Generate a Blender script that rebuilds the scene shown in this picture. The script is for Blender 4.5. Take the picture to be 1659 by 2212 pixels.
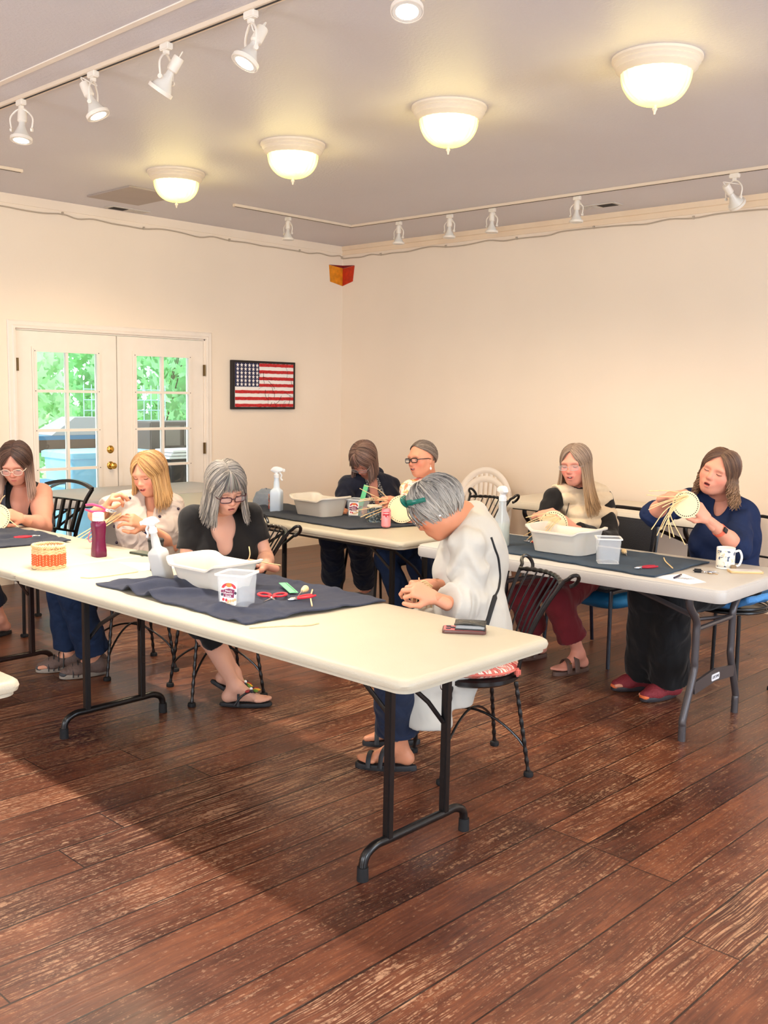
import bpy, bmesh, math, random
import numpy as np
from mathutils import Vector, Matrix, Euler
V = Vector
PI = math.pi
SC = bpy.context.scene
COL = SC.collection
for o_ in list(bpy.data.objects): bpy.data.objects.remove(o_)

# ---------------- camera, exposure, world, light ----------------
F_PX = 2154.0
CAM = V((7.483, -7.0946, 1.561))
FW = V((-0.6890, 0.7144, -0.1200)).normalized()
RT = V((0.7183, 0.6955, 0.0178)).normalized()
RT = (RT - FW * RT.dot(FW)).normalized()
UP = RT.cross(FW).normalized()
cd = bpy.data.cameras.new('camera')
cam = bpy.data.objects.new('camera', cd)
COL.objects.link(cam)
cd.sensor_fit = 'VERTICAL'; cd.sensor_height = 24.0
cd.lens = 24.0 * F_PX / 2212.0
cd.clip_start = 0.05; cd.clip_end = 200
M = Matrix((RT, UP, -FW)).transposed().to_4x4(); M.translation = CAM
cam.matrix_world = M
SC.camera = cam
SC.view_settings.view_transform = 'Standard'
SC.view_settings.look = 'None'
SC.view_settings.gamma = 1.0
SC.view_settings.exposure = 0.90
SC.view_settings.use_curve_mapping = False
try:
    SC.cycles.max_bounces = 8; SC.cycles.diffuse_bounces = 5; SC.cycles.transparent_max_bounces = 12
    SC.cycles.sample_clamp_indirect = 6.0
except Exception: pass

world = bpy.data.worlds.new('sky'); SC.world = world; world.use_nodes = True
wn = world.node_tree; wn.nodes.clear()
wo = wn.nodes.new('ShaderNodeOutputWorld'); wb = wn.nodes.new('ShaderNodeBackground')
wb.inputs['Color'].default_value = (0.74, 0.88, 1.0, 1); wb.inputs['Strength'].default_value = 1.7
wn.links.new(wb.outputs[0], wo.inputs[0])

def sun(direction, strength, color, angle=2.0):
    l = bpy.data.lights.new('sun', 'SUN'); l.energy = strength; l.color = color; l.angle = math.radians(angle)
    o = bpy.data.objects.new('sun', l); COL.objects.link(o); o.rotation_euler = V(direction).to_track_quat('-Z', 'Y').to_euler(); return o
sun((0.25, 0.75, -0.8), 2.6, (1.0, 0.95, 0.85))

def area(name, loc, direction, sx, sy, power, color):
    l = bpy.data.lights.new(name, 'AREA'); l.shape = 'RECTANGLE'; l.size = sx; l.size_y = sy; l.energy = power; l.color = color
    o = bpy.data.objects.new(name, l); COL.objects.link(o); o.location = loc
    o.rotation_euler = V(direction).to_track_quat('-Z', 'Y').to_euler(); return o
ROOM_X = 10.4; ROOM_Y = -9.6; HC = 3.0
# daylight entering through the windows of the wall behind the camera (x = 10.4) and the wall at its left (y = -9.6)
area('window_daylight', (ROOM_X - 0.12, -2.2, 1.55), (-1, 0, -0.05), 2.0, 1.7, 66, (0.72, 0.84, 1.0))
area('window_daylight', (ROOM_X - 0.12, -6.0, 1.55), (-1, 0, -0.05), 2.0, 1.7, 66, (0.74, 0.86, 1.0))
area('window_daylight', (7.6, ROOM_Y + 0.12, 1.55), (0, 1, -0.05), 2.0, 1.7, 66, (0.84, 0.90, 1.0))
area('window_daylight', (3.6, ROOM_Y + 0.12, 1.55), (0, 1, -0.05), 2.0, 1.7, 58, (0.88, 0.92, 1.0))
DOME_W = 23.0      # W per ceiling dome
SPOT_W = 105.0      # W per lit track spotlight

# ---------------- object bookkeeping ----------------
def tag(o, label=None, cat=None, group=None, kind=None):
    if label: o['label'] = label
    if cat: o['category'] = cat
    if group: o['group'] = group
    if kind: o['kind'] = kind
    return o

def empty(name, loc=(0, 0, 0), rz=0.0, rot=None):
    o = bpy.data.objects.new(name, None); COL.objects.link(o); o.empty_display_size = 0.05
    o.location = loc; o.rotation_euler = rot if rot else (0, 0, rz)
    return o

def copy_tree(o, parent=None):
    c = o.copy(); COL.objects.link(c); c.parent = parent
    for ch in list(o.children): copy_tree(ch, c)
    return c

def J(px, py, d):
    """point seen at (px, py) of the 1659x2212 frame at distance d along the viewing axis"""
    return CAM + (FW + RT * ((px - 829.5) / F_PX) - UP * ((py - 1106.0) / F_PX)) * d

def JZ(px, py, z):
    r = FW + RT * ((px - 829.5) / F_PX) - UP * ((py - 1106.0) / F_PX)
    return CAM + r * ((z - CAM.z) / r.z)

# ---------------- materials ----------------
MATS = {}
def srgb(c):
    return tuple((x / 255.0 / 12.92) if x / 255.0 <= 0.04045 else ((x / 255.0 + 0.055) / 1.055) ** 2.4 for x in c)

def mat(name, rgb, rough=0.6, metal=0.0, bump=0.0, bscale=60.0, var=0.0, vscale=8.0, spec=0.5, trans=0.0, alpha=1.0,
        coat=0.0, sss=0.0, attr=False, emit=None, estr=0.0, ior=1.45, sheen=0.0, wave=None, bdist=.01, dist=0.0):
    if name in MATS: return MATS[name]
    m = bpy.data.materials.new(name); m.use_nodes = True; MATS[name] = m
    nt = m.node_tree; b = nt.nodes['Principled BSDF']
    c = srgb(rgb)
    b.inputs['Roughness'].default_value = rough; b.inputs['Metallic'].default_value = metal
    b.inputs['Specular IOR Level'].default_value = spec
    b.inputs['Transmission Weight'].default_value = trans; b.inputs['Alpha'].default_value = alpha
    b.inputs['Coat Weight'].default_value = coat; b.inputs['IOR'].default_value = ior
    if sheen: b.inputs['Sheen Weight'].default_value = sheen
    if sss:
        b.inputs['Subsurface Weight'].default_value = sss; b.inputs['Subsurface Radius'].default_value = (1, .35, .2)
        b.inputs['Subsurface Scale'].default_value = 0.01
    if emit:
        b.inputs['Emission Color'].default_value = (*srgb(emit), 1); b.inputs['Emission Strength'].default_value = estr
    tc = nt.nodes.new('ShaderNodeTexCoord')
    src = None
    if attr:
        a = nt.nodes.new('ShaderNodeAttribute'); a.attribute_name = 'Col'; src = a.outputs['Color']
    if var > 0 or src is None:
        n = nt.nodes.new('ShaderNodeTexNoise'); n.inputs['Scale'].default_value = vscale; n.inputs['Detail'].default_value = 3
        nt.links.new(tc.outputs['Object'], n.inputs['Vector'])
        mr = nt.nodes.new('ShaderNodeMapRange'); mr.inputs['From Min'].default_value = .3; mr.inputs['From Max'].default_value = .7
        v = max(var, .02)
        mr.inputs['To Min'].default_value = 1 - v; mr.inputs['To Max'].default_value = 1 + v
        nt.links.new(n.outputs['Fac'], mr.inputs['Value'])
        mx = nt.nodes.new('ShaderNodeVectorMath'); mx.operation = 'SCALE'
        if src: nt.links.new(src, mx.inputs[0])
        else: mx.inputs[0].default_value = c
        nt.links.new(mr.outputs[0], mx.inputs['Scale']); src = mx.outputs[0]
    nt.links.new(src, b.inputs['Base Color'])
    if bump:
        n2 = nt.nodes.new('ShaderNodeTexNoise'); n2.inputs['Scale'].default_value = bscale; n2.inputs['Detail'].default_value = 4
        if wave:
            mp = nt.nodes.new('ShaderNodeMapping'); mp.inputs['Scale'].default_value = wave
            nt.links.new(tc.outputs['Object'], mp.inputs['Vector']); nt.links.new(mp.outputs[0], n2.inputs['Vector'])
        else: nt.links.new(tc.outputs['Object'], n2.inputs['Vector'])
        bp = nt.nodes.new('ShaderNodeBump'); bp.inputs['Strength'].default_value = bump; bp.inputs['Distance'].default_value = bdist; n2.inputs['Distortion'].default_value = dist * .5; n2.inputs['Detail'].default_value = 4 if bdist <= .01 else 1.5
        nt.links.new(n2.outputs['Fac'], bp.inputs['Height']); nt.links.new(bp.outputs[0], b.inputs['Normal'])
    return m

class Graph:
    def __init__(s, name):
        s.m = bpy.data.materials.new(name); s.m.use_nodes = True; s.nt = s.m.node_tree; MATS[name] = s.m
        s.b = s.nt.nodes['Principled BSDF']; s.tc = s.nt.nodes.new('ShaderNodeTexCoord')
    def n(s, t, **kw):
        x = s.nt.nodes.new(t)
        for k, v in kw.items(): setattr(x, k, v)
        return x
    def put(s, sock, v):
        if isinstance(v, bpy.types.NodeSocket): s.nt.links.new(v, sock)
        else: sock.default_value = v
    def math(s, op, a, b=0.0, c=None):
        x = s.n('ShaderNodeMath', operation=op); s.put(x.inputs[0], a); s.put(x.inputs[1], b)
        if c is not None: s.put(x.inputs[2], c)
        return x.outputs[0]
    def noise(s, vec, scale, detail=3, rough=.5, dist=0.0):
        x = s.n('ShaderNodeTexNoise'); s.put(x.inputs['Vector'], vec); x.inputs['Scale'].default_value = scale
        x.inputs['Detail'].default_value = detail; x.inputs['Roughness'].default_value = rough; x.inputs['Distortion'].default_value = dist
        return x.outputs['Fac']
    def mapr(s, v, a, b, c=0.0, d=1.0):
        x = s.n('ShaderNodeMapRange'); s.put(x.inputs[0], v); x.inputs[1].default_value = a; x.inputs[2].default_value = b
        x.inputs[3].default_value = c; x.inputs[4].default_value = d; return x.outputs[0]
    def mix(s, f, a, b):
        x = s.n('ShaderNodeMix', data_type='RGBA'); s.put(x.inputs[0], f); s.put(x.inputs[6], a); s.put(x.inputs[7], b); return x.outputs[2]
    def xyz(s, vec):
        x = s.n('ShaderNodeSeparateXYZ'); s.put(x.inputs[0], vec); return x.outputs
    def comb(s, x_, y_, z_):
        x = s.n('ShaderNodeCombineXYZ'); s.put(x.inputs[0], x_); s.put(x.inputs[1], y_); s.put(x.inputs[2], z_); return x.outputs[0]
    def white(s, v):
        x = s.n('ShaderNodeTexWhiteNoise', noise_dimensions='3D'); s.put(x.inputs['Vector'], v); return x.outputs['Value']
    def bump(s, h, st=.3, dist=.01):
        x = s.n('ShaderNodeBump'); x.inputs['Strength'].default_value = st; x.inputs['Distance'].default_value = dist
        s.put(x.inputs['Height'], h); s.nt.links.new(x.outputs[0], s.b.inputs['Normal'])
def C4(*c): return (*srgb(c), 1.0)

def floor_material():
    g = Graph('plank_floor'); x, y, z = g.xyz(g.tc.outputs['Object'])
    W = 0.175
    xs = g.math('DIVIDE', g.math('ADD', x, 0.075), W); pid = g.math('FLOOR', xs); fx = g.math('FRACT', xs)
    r1 = g.white(g.comb(pid, 0.0, 0.0)); r2 = g.white(g.comb(pid, 7.0, 0.0))
    ys = g.math('DIVIDE', g.math('ADD', y, g.math('MULTIPLY', r1, 9.0)), 3.1)
    bid = g.math('FLOOR', ys); fy = g.math('FRACT', ys)
    rb = g.white(g.comb(pid, bid, 3.0)); rc = g.white(g.comb(pid, bid, 9.0))
    # board local coordinates, grain runs along y
    off = g.math('MULTIPLY', rb, 40.0)
    wob = g.noise(g.comb(g.math('ADD', x, off), g.math('MULTIPLY', y, .8), rb), 2.2, 2)
    gx = g.math('ADD', x, g.math('MULTIPLY', wob, .08))
    rings = g.noise(g.comb(g.math('ADD', g.math('MULTIPLY', gx, 1.0), off), g.math('MULTIPLY', y, .035), rb), 95, 3, .6)
    fine = g.noise(g.comb(g.math('ADD', x, off), g.math('MULTIPLY', y, .05), 0.0), 260, 2)
    blot = g.noise(g.comb(g.math('ADD', x, off), g.math('MULTIPLY', y, .45), rb), 7, 4, .6)
    tone = g.math('ADD', g.math('MULTIPLY', blot, .72), g.math('MULTIPLY', rb, .17))
    tone = g.math('ADD', tone, g.math('MULTIPLY', g.math('SUBTRACT', rings, .5), .50))
    tone = g.math('ADD', tone, g.math('MULTIPLY', g.math('SUBTRACT', fine, .5), .25))
    cr = g.n('ShaderNodeValToRGB'); g.put(cr.inputs[0], tone)
    e = cr.color_ramp.elements; e[0].position = .12; e[0].color = C4(50, 27, 19); e[1].position = .85; e[1].color = C4(146, 88, 55)
    for p_, c_ in ((.32, (76, 42, 30)), (.5, (100, 57, 39)), (.66, (122, 71, 46))):
        q = e.new(p_); q.color = C4(*c_)
    col = cr.outputs[0]
    # knots
    vo = g.n('ShaderNodeTexVoronoi'); vo.feature = 'F1'; g.put(vo.inputs['Vector'], g.comb(g.math('ADD', g.math('MULTIPLY', x, 1.6), off), g.math('MULTIPLY', y, .7), rb)); vo.inputs['Scale'].default_value = 1.25
    kn = g.mapr(vo.outputs['Distance'], .03, .13, 1.0, 0.0)
    ringk = g.math('SINE', g.math('MULTIPLY', vo.outputs['Distance'], 150.0))
    kn2 = g.math('MULTIPLY', kn, g.mapr(ringk, -1, 1, .35, 1.0))
    col = g.mix(g.math('MULTIPLY', kn2, .6), col, C4(58, 26, 16))
    # worn flecks following the grain, in patches
    patch = g.noise(g.comb(x, g.math('MULTIPLY', y, .5), 5.0), 1.5, 3, .6)
    ln = g.noise(g.comb(g.math('ADD', gx, off), g.math('MULTIPLY', y, .018), 2.0), 185, 1, .5)
    brk = g.noise(g.comb(x, g.math('MULTIPLY', y, .55), rb), 80, 5, .72)
    seam = g.mapr(g.math('ABSOLUTE', g.math('SUBTRACT', fx, .5)), .40, .5, 0.0, .045)
    wear = g.math('ADD', g.math('ADD', brk, g.math('MULTIPLY', g.math('SUBTRACT', patch, .5), .55)), seam)
    wear = g.math('ADD', wear, g.math('MULTIPLY', g.math('SUBTRACT', rc, .5), .14))
    w = g.math('MULTIPLY', g.mapr(wear, .47, .62), g.mapr(ln, .48, .60))
    col = g.mix(g.math('MULTIPLY', w, .50), col, C4(206, 160, 122))
    sc = g.noise(g.comb(x, g.math('MULTIPLY', y, .6), 1.0), 190, 4, .75)
    w2 = g.math('MULTIPLY', g.mapr(sc, .62, .68), g.mapr(patch, .45, .62))
    col = g.mix(g.math('MULTIPLY', w2, .55), col, C4(196, 150, 116))
    # gaps
    gap = g.math('LESS_THAN', g.math('MINIMUM', fx, g.math('SUBTRACT', 1.0, fx)), g.math('ADD', .013, g.math('MULTIPLY', r2, .012)))
    gapy = g.math('LESS_THAN', g.math('MINIMUM', fy, g.math('SUBTRACT', 1.0, fy)), .0008)
    gp = g.math('MAXIMUM', gap, gapy)
    col = g.mix(g.math('MULTIPLY', gp, .9), col, C4(26, 12, 8))
    g.put(g.b.inputs['Base Color'], col)
    ro = g.math('ADD', .23, g.math('MULTIPLY', blot, .14)); ro = g.math('ADD', ro, g.math('MULTIPLY', w, .22))
    g.put(g.b.inputs['Roughness'], ro); g.b.inputs['Specular IOR Level'].default_value = .52
    h = g.math('ADD', g.math('MULTIPLY', rings, .5), g.math('MULTIPLY', gp, -2.0)); g.bump(h, .30, .004)
    return g.m

def wall_material(name, rgb, bs=.08, sc=35, rough=.85):
    g = Graph(name); n = g.noise(g.tc.outputs['Object'], .8, 3); n2 = g.noise(g.tc.outputs['Object'], sc, 5, .6)
    c = g.mix(g.mapr(n, .3, .7), C4(*rgb), C4(*[max(0, v - 7) for v in rgb]))
    g.put(g.b.inputs['Base Color'], c); g.b.inputs['Roughness'].default_value = rough; g.bump(n2, bs, .01); return g.m

# ---------------- mesh collector ----------------
class MB:
    def __init__(s): s.v = []; s.f = []; s.c = []; s.M = None; s.col = None
    def _add(s, vs, fs):
        n = len(s.v)
        for p in vs:
            p = V(p)
            s.v.append(s.M @ p if s.M is not None else p)
            if s.col is not None: s.c.append(s.col)
        s.f += [tuple(i + n for i in f) for f in fs]
        return s
    def box(s, c, sz, R=None, bev=0.0):
        c = V(c); x, y, z = [q / 2 for q in sz]
        if bev > 0:
            bm = bmesh.new(); bmesh.ops.create_cube(bm, size=1.0)
            for v in bm.verts: v.co = V((v.co.x * 2 * x, v.co.y * 2 * y, v.co.z * 2 * z))
            bmesh.ops.bevel(bm, geom=bm.edges[:], offset=bev, segments=3, affect='EDGES')
            bm.verts.index_update()
            vs = [v.co.copy() for v in bm.verts]; fs = [[v.index for v in f.verts] for f in bm.faces]; bm.free()
        else:
            vs = [V((a * x, b * y, d * z)) for a in (-1, 1) for b in (-1, 1) for d in (-1, 1)]
            fs = [(0, 1, 3, 2), (4, 6, 7, 5), (0, 4, 5, 1), (2, 3, 7, 6), (0, 2, 6, 4), (1, 5, 7, 3)]
        if R is not None: vs = [R @ v for v in vs]
        return s._add([c + v for v in vs], fs)
    def tube(s, pts, r, n=8, cap=True, sq=None, closed=False, twist=0.0):
        """pts polyline; r radius or list; sq=(normal, factor) flattens along normal"""
        P = [V(p) for p in pts]; m = len(P); rs = r if isinstance(r, (list, tuple)) else [r] * m
        tg = []
        for i in range(m):
            if closed: t = P[(i + 1) % m] - P[i - 1]
            else: t = P[min(i + 1, m - 1)] - P[max(i - 1, 0)]
            tg.append(t.normalized() if t.length > 1e-9 else V((0, 0, 1)))
        a = tg[0].orthogonal().normalized() if sq is None else None
        vs = []
        for i in range(m):
            t = tg[i]
            if sq is not None:
                nn = V(sq[0]); a = (nn - t * nn.dot(t))
                a = a.normalized() if a.length > 1e-6 else t.orthogonal().normalized()
            else:
                a = (a - t * a.dot(t)); a = a.normalized() if a.length > 1e-6 else t.orthogonal().normalized()
            b = t.cross(a)
            for k in range(n):
                th = 2 * PI * k / n + twist * i
                fa = sq[1] if sq else 1.0
                vs.append(P[i] + a * (math.cos(th) * rs[i] * fa) + b * (math.sin(th) * rs[i]))
        fs = []
        for i in range(m if closed else m - 1):
            for k in range(n):
                fs.append((i * n + k, i * n + (k + 1) % n, ((i + 1) % m) * n + (k + 1) % n, ((i + 1) % m) * n + k))
        if cap and not closed:
            fs.append(tuple(range(n - 1, -1, -1))); fs.append(tuple((m - 1) * n + k for k in range(n)))
        return s._add(vs, fs)
    def lathe(s, prof, c=(0, 0, 0), n=32, sx=1.0, sy=1.0, fn=None):
        c = V(c); m = len(prof); vs = []
        for r, z in prof:
            for k in range(n):
                a = 2 * PI * k / n; rr = fn(r, z, a) if fn else r
                vs.append(c + V((rr * math.cos(a) * sx, rr * math.sin(a) * sy, z)))
        fs = [(i * n + k, i * n + (k + 1) % n, (i + 1) * n + (k + 1) % n, (i + 1) * n + k) for i in range(m - 1) for k in range(n)]
        if prof[0][0] > 1e-6: fs.append(tuple(range(n - 1, -1, -1)))
        if prof[-1][0] > 1e-6: fs.append(tuple((m - 1) * n + k for k in range(n)))
        return s._add(vs, fs)
    def prism(s, poly, z0, z1):
        n = len(poly); vs = [V((p[0], p[1], z0)) for p in poly] + [V((p[0], p[1], z1)) for p in poly]
        fs = [tuple(range(n - 1, -1, -1)), tuple(range(n, 2 * n))] + [(i, (i + 1) % n, n + (i + 1) % n, n + i) for i in range(n)]
        return s._add(vs, fs)
    def loft(s, rings, cap0=True, cap1=True):
        n = len(rings[0]); vs = [p for r in rings for p in r]; m = len(rings)
        fs = [(i * n + k, i * n + (k + 1) % n, (i + 1) * n + (k + 1) % n, (i + 1) * n + k) for i in range(m - 1) for k in range(n)]
        if cap0: fs.append(tuple(range(n - 1, -1, -1)))
        if cap1: fs.append(tuple((m - 1) * n + k for k in range(n)))
        return s._add(vs, fs)
    def grid(s, fn, nu, nv):
        vs = [fn(i / nu, j / nv) for j in range(nv + 1) for i in range(nu + 1)]
        fs = [(j * (nu + 1) + i, j * (nu + 1) + i + 1, (j + 1) * (nu + 1) + i + 1, (j + 1) * (nu + 1) + i) for j in range(nv) for i in range(nu)]
        return s._add(vs, fs)
    def ball(s, c, r, R=None, nu=16, nv=10):
        r = (r, r, r) if not isinstance(r, (list, tuple)) else r; c = V(c); vs = []
        for i in range(nv + 1):
            t = PI * i / nv
            for k in range(nu):
                p = V((r[0] * math.sin(t) * math.cos(2 * PI * k / nu), r[1] * math.sin(t) * math.sin(2 * PI * k / nu), r[2] * math.cos(t)))
                vs.append(c + (R @ p if R is not None else p))
        fs = [(i * nu + k, (i + 1) * nu + k, (i + 1) * nu + (k + 1) % nu, i * nu + (k + 1) % nu) for i in range(nv) for k in range(nu)]
        return s._add(vs, fs)
    def build(s, name, m, parent=None, smooth=True, sub=None, solid=0.0):
        me = bpy.data.meshes.new(name)
        off = V((0, 0, 0))
        me.from_pydata([tuple(v) for v in s.v], [], s.f); me.update()
        bm = bmesh.new(); bm.from_mesh(me); bmesh.ops.remove_doubles(bm, verts=bm.verts, dist=1e-6) if s.col is None else None
        bmesh.ops.recalc_face_normals(bm, faces=bm.faces); bm.to_mesh(me); bm.free()
        if s.c and len(s.c) == len(me.vertices):
            ca = me.color_attributes.new('Col', 'FLOAT_COLOR', 'POINT')
            ca.data.foreach_set('color', np.array([(*c[:3], 1.0) for c in s.c], dtype=np.float32).ravel())
        if smooth:
            me.polygons.foreach_set('use_smooth', [True] * len(me.polygons))
            try: me.set_sharp_from_angle(angle=math.radians(38))
            except Exception: pass
        me.materials.append(m)
        o = bpy.data.objects.new(name, me); COL.objects.link(o); o.parent = parent
        if solid:
            md = o.modifiers.new('thickness', 'SOLIDIFY'); md.thickness = solid; md.offset = 0
        if sub:
            md = o.modifiers.new('subdivision', 'SUBSURF'); md.levels = sub; md.render_levels = sub
        return o

def spline(pts, n=8):
    """Catmull-Rom through pts"""
    P = [V(p) for p in pts]; P = [P[0] * 2 - P[1]] + P + [P[-1] * 2 - P[-2]]; out = []
    for i in range(1, len(P) - 2):
        for k in range(n):
            t = k / n; a, b, c, d = P[i - 1], P[i], P[i + 1], P[i + 2]
            out.append(.5 * ((2 * b) + (c - a) * t + (2 * a - 5 * b + 4 * c - d) * t * t + (3 * b - a - 3 * c + d) * t ** 3))
    out.append(P[-2]); return out

def rrect(w, d, r, n=5):
    """rounded rectangle outline centred on the origin"""
    out = []
    for cx, cy, a0 in ((w / 2 - r, d / 2 - r, 0), (-w / 2 + r, d / 2 - r, 90), (-w / 2 + r, -d / 2 + r, 180), (w / 2 - r, -d / 2 + r, 270)):
        for k in range(n + 1):
            a = math.radians(a0 + 90 * k / n); out.append((cx + r * math.cos(a), cy + r * math.sin(a)))
    return out

def text_mesh(name, body, size, m, parent, mw, align='CENTER', ext=0.0004):
    cu = bpy.data.curves.new(name, 'FONT'); cu.body = body; cu.size = size; cu.align_x = align; cu.align_y = 'CENTER'; cu.extrude = ext
    t = bpy.data.objects.new(name, cu); COL.objects.link(t)
    dg = bpy.context.evaluated_depsgraph_get(); me = bpy.data.meshes.new_from_object(t.evaluated_get(dg))
    bpy.data.objects.remove(t); me.materials.clear(); me.materials.append(m)
    o = bpy.data.objects.new(name, me); COL.objects.link(o); o.parent = parent; o.matrix_local = mw; return o
# ================= the room =================
M_WALL = wall_material('cream_wall', (246, 229, 208))
M_CEIL = wall_material('grey_ceiling', (214, 210, 214), .35, 60, .5)
M_TRIM = mat('cream_trim', (238, 214, 184), .5)
M_WHITE = mat('white_paint', (238, 226, 212), .45)
M_FLOOR = floor_material()
def struct(o): o['kind'] = 'structure'; return o
def sbox(name, x0, x1, y0, y1, z0, z1, m, parent=None, smooth=False):
    b = MB(); b.box(((x0 + x1) / 2, (y0 + y1) / 2, (z0 + z1) / 2), (x1 - x0, y1 - y0, z1 - z0))
    o = b.build(name, m, parent, smooth)
    if parent is None: struct(o)
    return o
sbox('floor', 0, ROOM_X, ROOM_Y, 0, -.12, 0, M_FLOOR)
sbox('ceiling', -.0, ROOM_X, ROOM_Y, 0, HC, HC + .12, M_CEIL)
sbox('wall_right', -.15, ROOM_X + .15, 0, .15, -.12, HC + .12, M_WALL)
# left wall (x = 0) with an opening for the french doors
DY0, DY1, DZ = -3.475, -1.690, 1.995
b = MB()
for y0, y1, z0, z1 in ((ROOM_Y - .15, DY0, -.12, HC + .12), (DY1, 0, -.12, HC + .12), (DY0, DY1, DZ, HC + .12), (DY0, DY1, -.12, 0)):
    b.box((-.075, (y0 + y1) / 2, (z0 + z1) / 2), (.15, y1 - y0, z1 - z0))
struct(b.build('wall_left', M_WALL, None, False))
def holed_wall(name, axis, pos, sgn, a0, a1, holes):
    b = MB(); cur = a0
    def bx(p0, p1, z0, z1):
        if p1 - p0 < 1e-4 or z1 - z0 < 1e-4: return
        if axis == 'x': b.box((pos + sgn * .075, (p0 + p1) / 2, (z0 + z1) / 2), (.15, p1 - p0, z1 - z0))
        else: b.box(((p0 + p1) / 2, pos + sgn * .075, (z0 + z1) / 2), (p1 - p0, .15, z1 - z0))
    for h0, h1, z0, z1 in holes:
        bx(cur, h0, -.12, HC + .12); bx(h0, h1, -.12, z0); bx(h0, h1, z1, HC + .12); cur = h1
    bx(cur, a1, -.12, HC + .12)
    struct(b.build(name, M_WALL, None, False))
holed_wall('wall_back', 'x', ROOM_X, 1, ROOM_Y - .15, 0, [(-7.0, -5.0, .7, 2.4), (-3.2, -1.2, .7, 2.4)])
holed_wall('wall_front', 'y', ROOM_Y, -1, 0, ROOM_X, [(2.6, 4.6, .7, 2.4), (6.6, 8.6, .7, 2.4)])
M_GLASS = Graph('window_glass')
gb = M_GLASS.nt; tr = gb.nodes.new('ShaderNodeBsdfTransparent'); gl = gb.nodes.new('ShaderNodeBsdfGlossy'); mxs = gb.nodes.new('ShaderNodeMixShader')
tr.inputs[0].default_value = (.93, .97, .97, 1); gl.inputs['Roughness'].default_value = .02
fr = gb.nodes.new('ShaderNodeFresnel'); gb.links.new(fr.outputs[0], mxs.inputs[0]); gb.links.new(tr.outputs[0], mxs.inputs[1]); gb.links.new(gl.outputs[0], mxs.inputs[2])
gb.links.new(mxs.outputs[0], gb.nodes['Material Output'].inputs[0]); M_GLASS = M_GLASS.m
def window(n, axis, pos, c):
    b = MB(); p = MB()
    def bx(mb, u0, u1, z0, z1, t):
        if axis == 'x': mb.box((pos, (u0 + u1) / 2, (z0 + z1) / 2), (t, u1 - u0, z1 - z0))
        else: mb.box(((u0 + u1) / 2, pos, (z0 + z1) / 2), (u1 - u0, t, z1 - z0))
    for u in (c - .97, c, c + .97): bx(b, u - .03, u + .03, .7, 2.4, .06)
    for z in (.73, 1.55, 2.37): bx(b, c - 1, c + 1, z - .03, z + .03, .06)
    o = struct(b.build('window_%d' % n, M_WHITE, None, False)); bx(p, c - .97, c + .97, .73, 2.37, .006); p.build('pane', M_GLASS, o, False)
window(1, 'x', ROOM_X + .09, -6.0); window(2, 'x', ROOM_X + .09, -2.2); window(3, 'y', ROOM_Y - .09, 3.6); window(4, 'y', ROOM_Y - .09, 7.6)

# trims
def prof_strip(name, prof, p0, p1, inward, m):
    """extrude a (depth, height) profile from p0 to p1; inward = unit vector away from the wall"""
    p0 = V(p0); p1 = V(p1); inw = V(inward); b = MB()
    b.loft([[p + inw * d + V((0, 0, z)) for d, z in prof] for p in (p0, p1)])
    return b.build(name, m, None, False)
bp = [(0, 0), (.016, 0), (.016, .085), (.012, .10), (.008, .112), (0, .115)]
for nm, a, c, i in (('baseboard_left', (0, ROOM_Y, 0), (0, DY0 - .07, 0), (1, 0, 0)), ('baseboard_left', (0, DY1 + .07, 0), (0, 0, 0), (1, 0, 0)),
                    ('baseboard_right', (0, 0, 0), (ROOM_X, 0, 0), (0, -1, 0)), ('baseboard_back', (ROOM_X, ROOM_Y, 0), (ROOM_X, 0, 0), (-1, 0, 0)),
                    ('baseboard_front', (0, ROOM_Y, 0), (ROOM_X, ROOM_Y, 0), (0, 1, 0))):
    struct(prof_strip(nm, bp, a, c, i, M_TRIM))
cp = [(0, -.085), (.010, -.085), (.012, -.075), (.012, -.045), (.022, -.040), (.024, -.004), (.024, 0), (0, 0)]
struct(prof_strip('trim_1', cp, (0, -.0, HC), (ROOM_X, -.0, HC), (0, -1, 0), M_TRIM))
struct(prof_strip('trim_2', [(0, -.07), (.008, -.07), (.008, 0), (0, 0)], (0, ROOM_Y, HC), (0, -.0, HC), (1, 0, 0), M_WALL))
# door casing
cas = [(0, 0), (.018, .004), (.020, .02), (.012, .03), (.014, .055), (.006, .065), (0, .065)]
b = MB()
def mitre(pts2, outs):
    rings = []
    for (y, z), (oy, oz) in zip(pts2, outs):
        rings.append([V((d, y + oy * w, z + oz * w)) for d, w in cas])
    return rings
b.loft(mitre([(DY0, 0), (DY0, DZ), (DY1, DZ), (DY1, 0)], [(-1, 0), (-1, 1), (1, 1), (1, 0)]))
struct(b.build('trim_3', M_WHITE, None, False))
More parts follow.
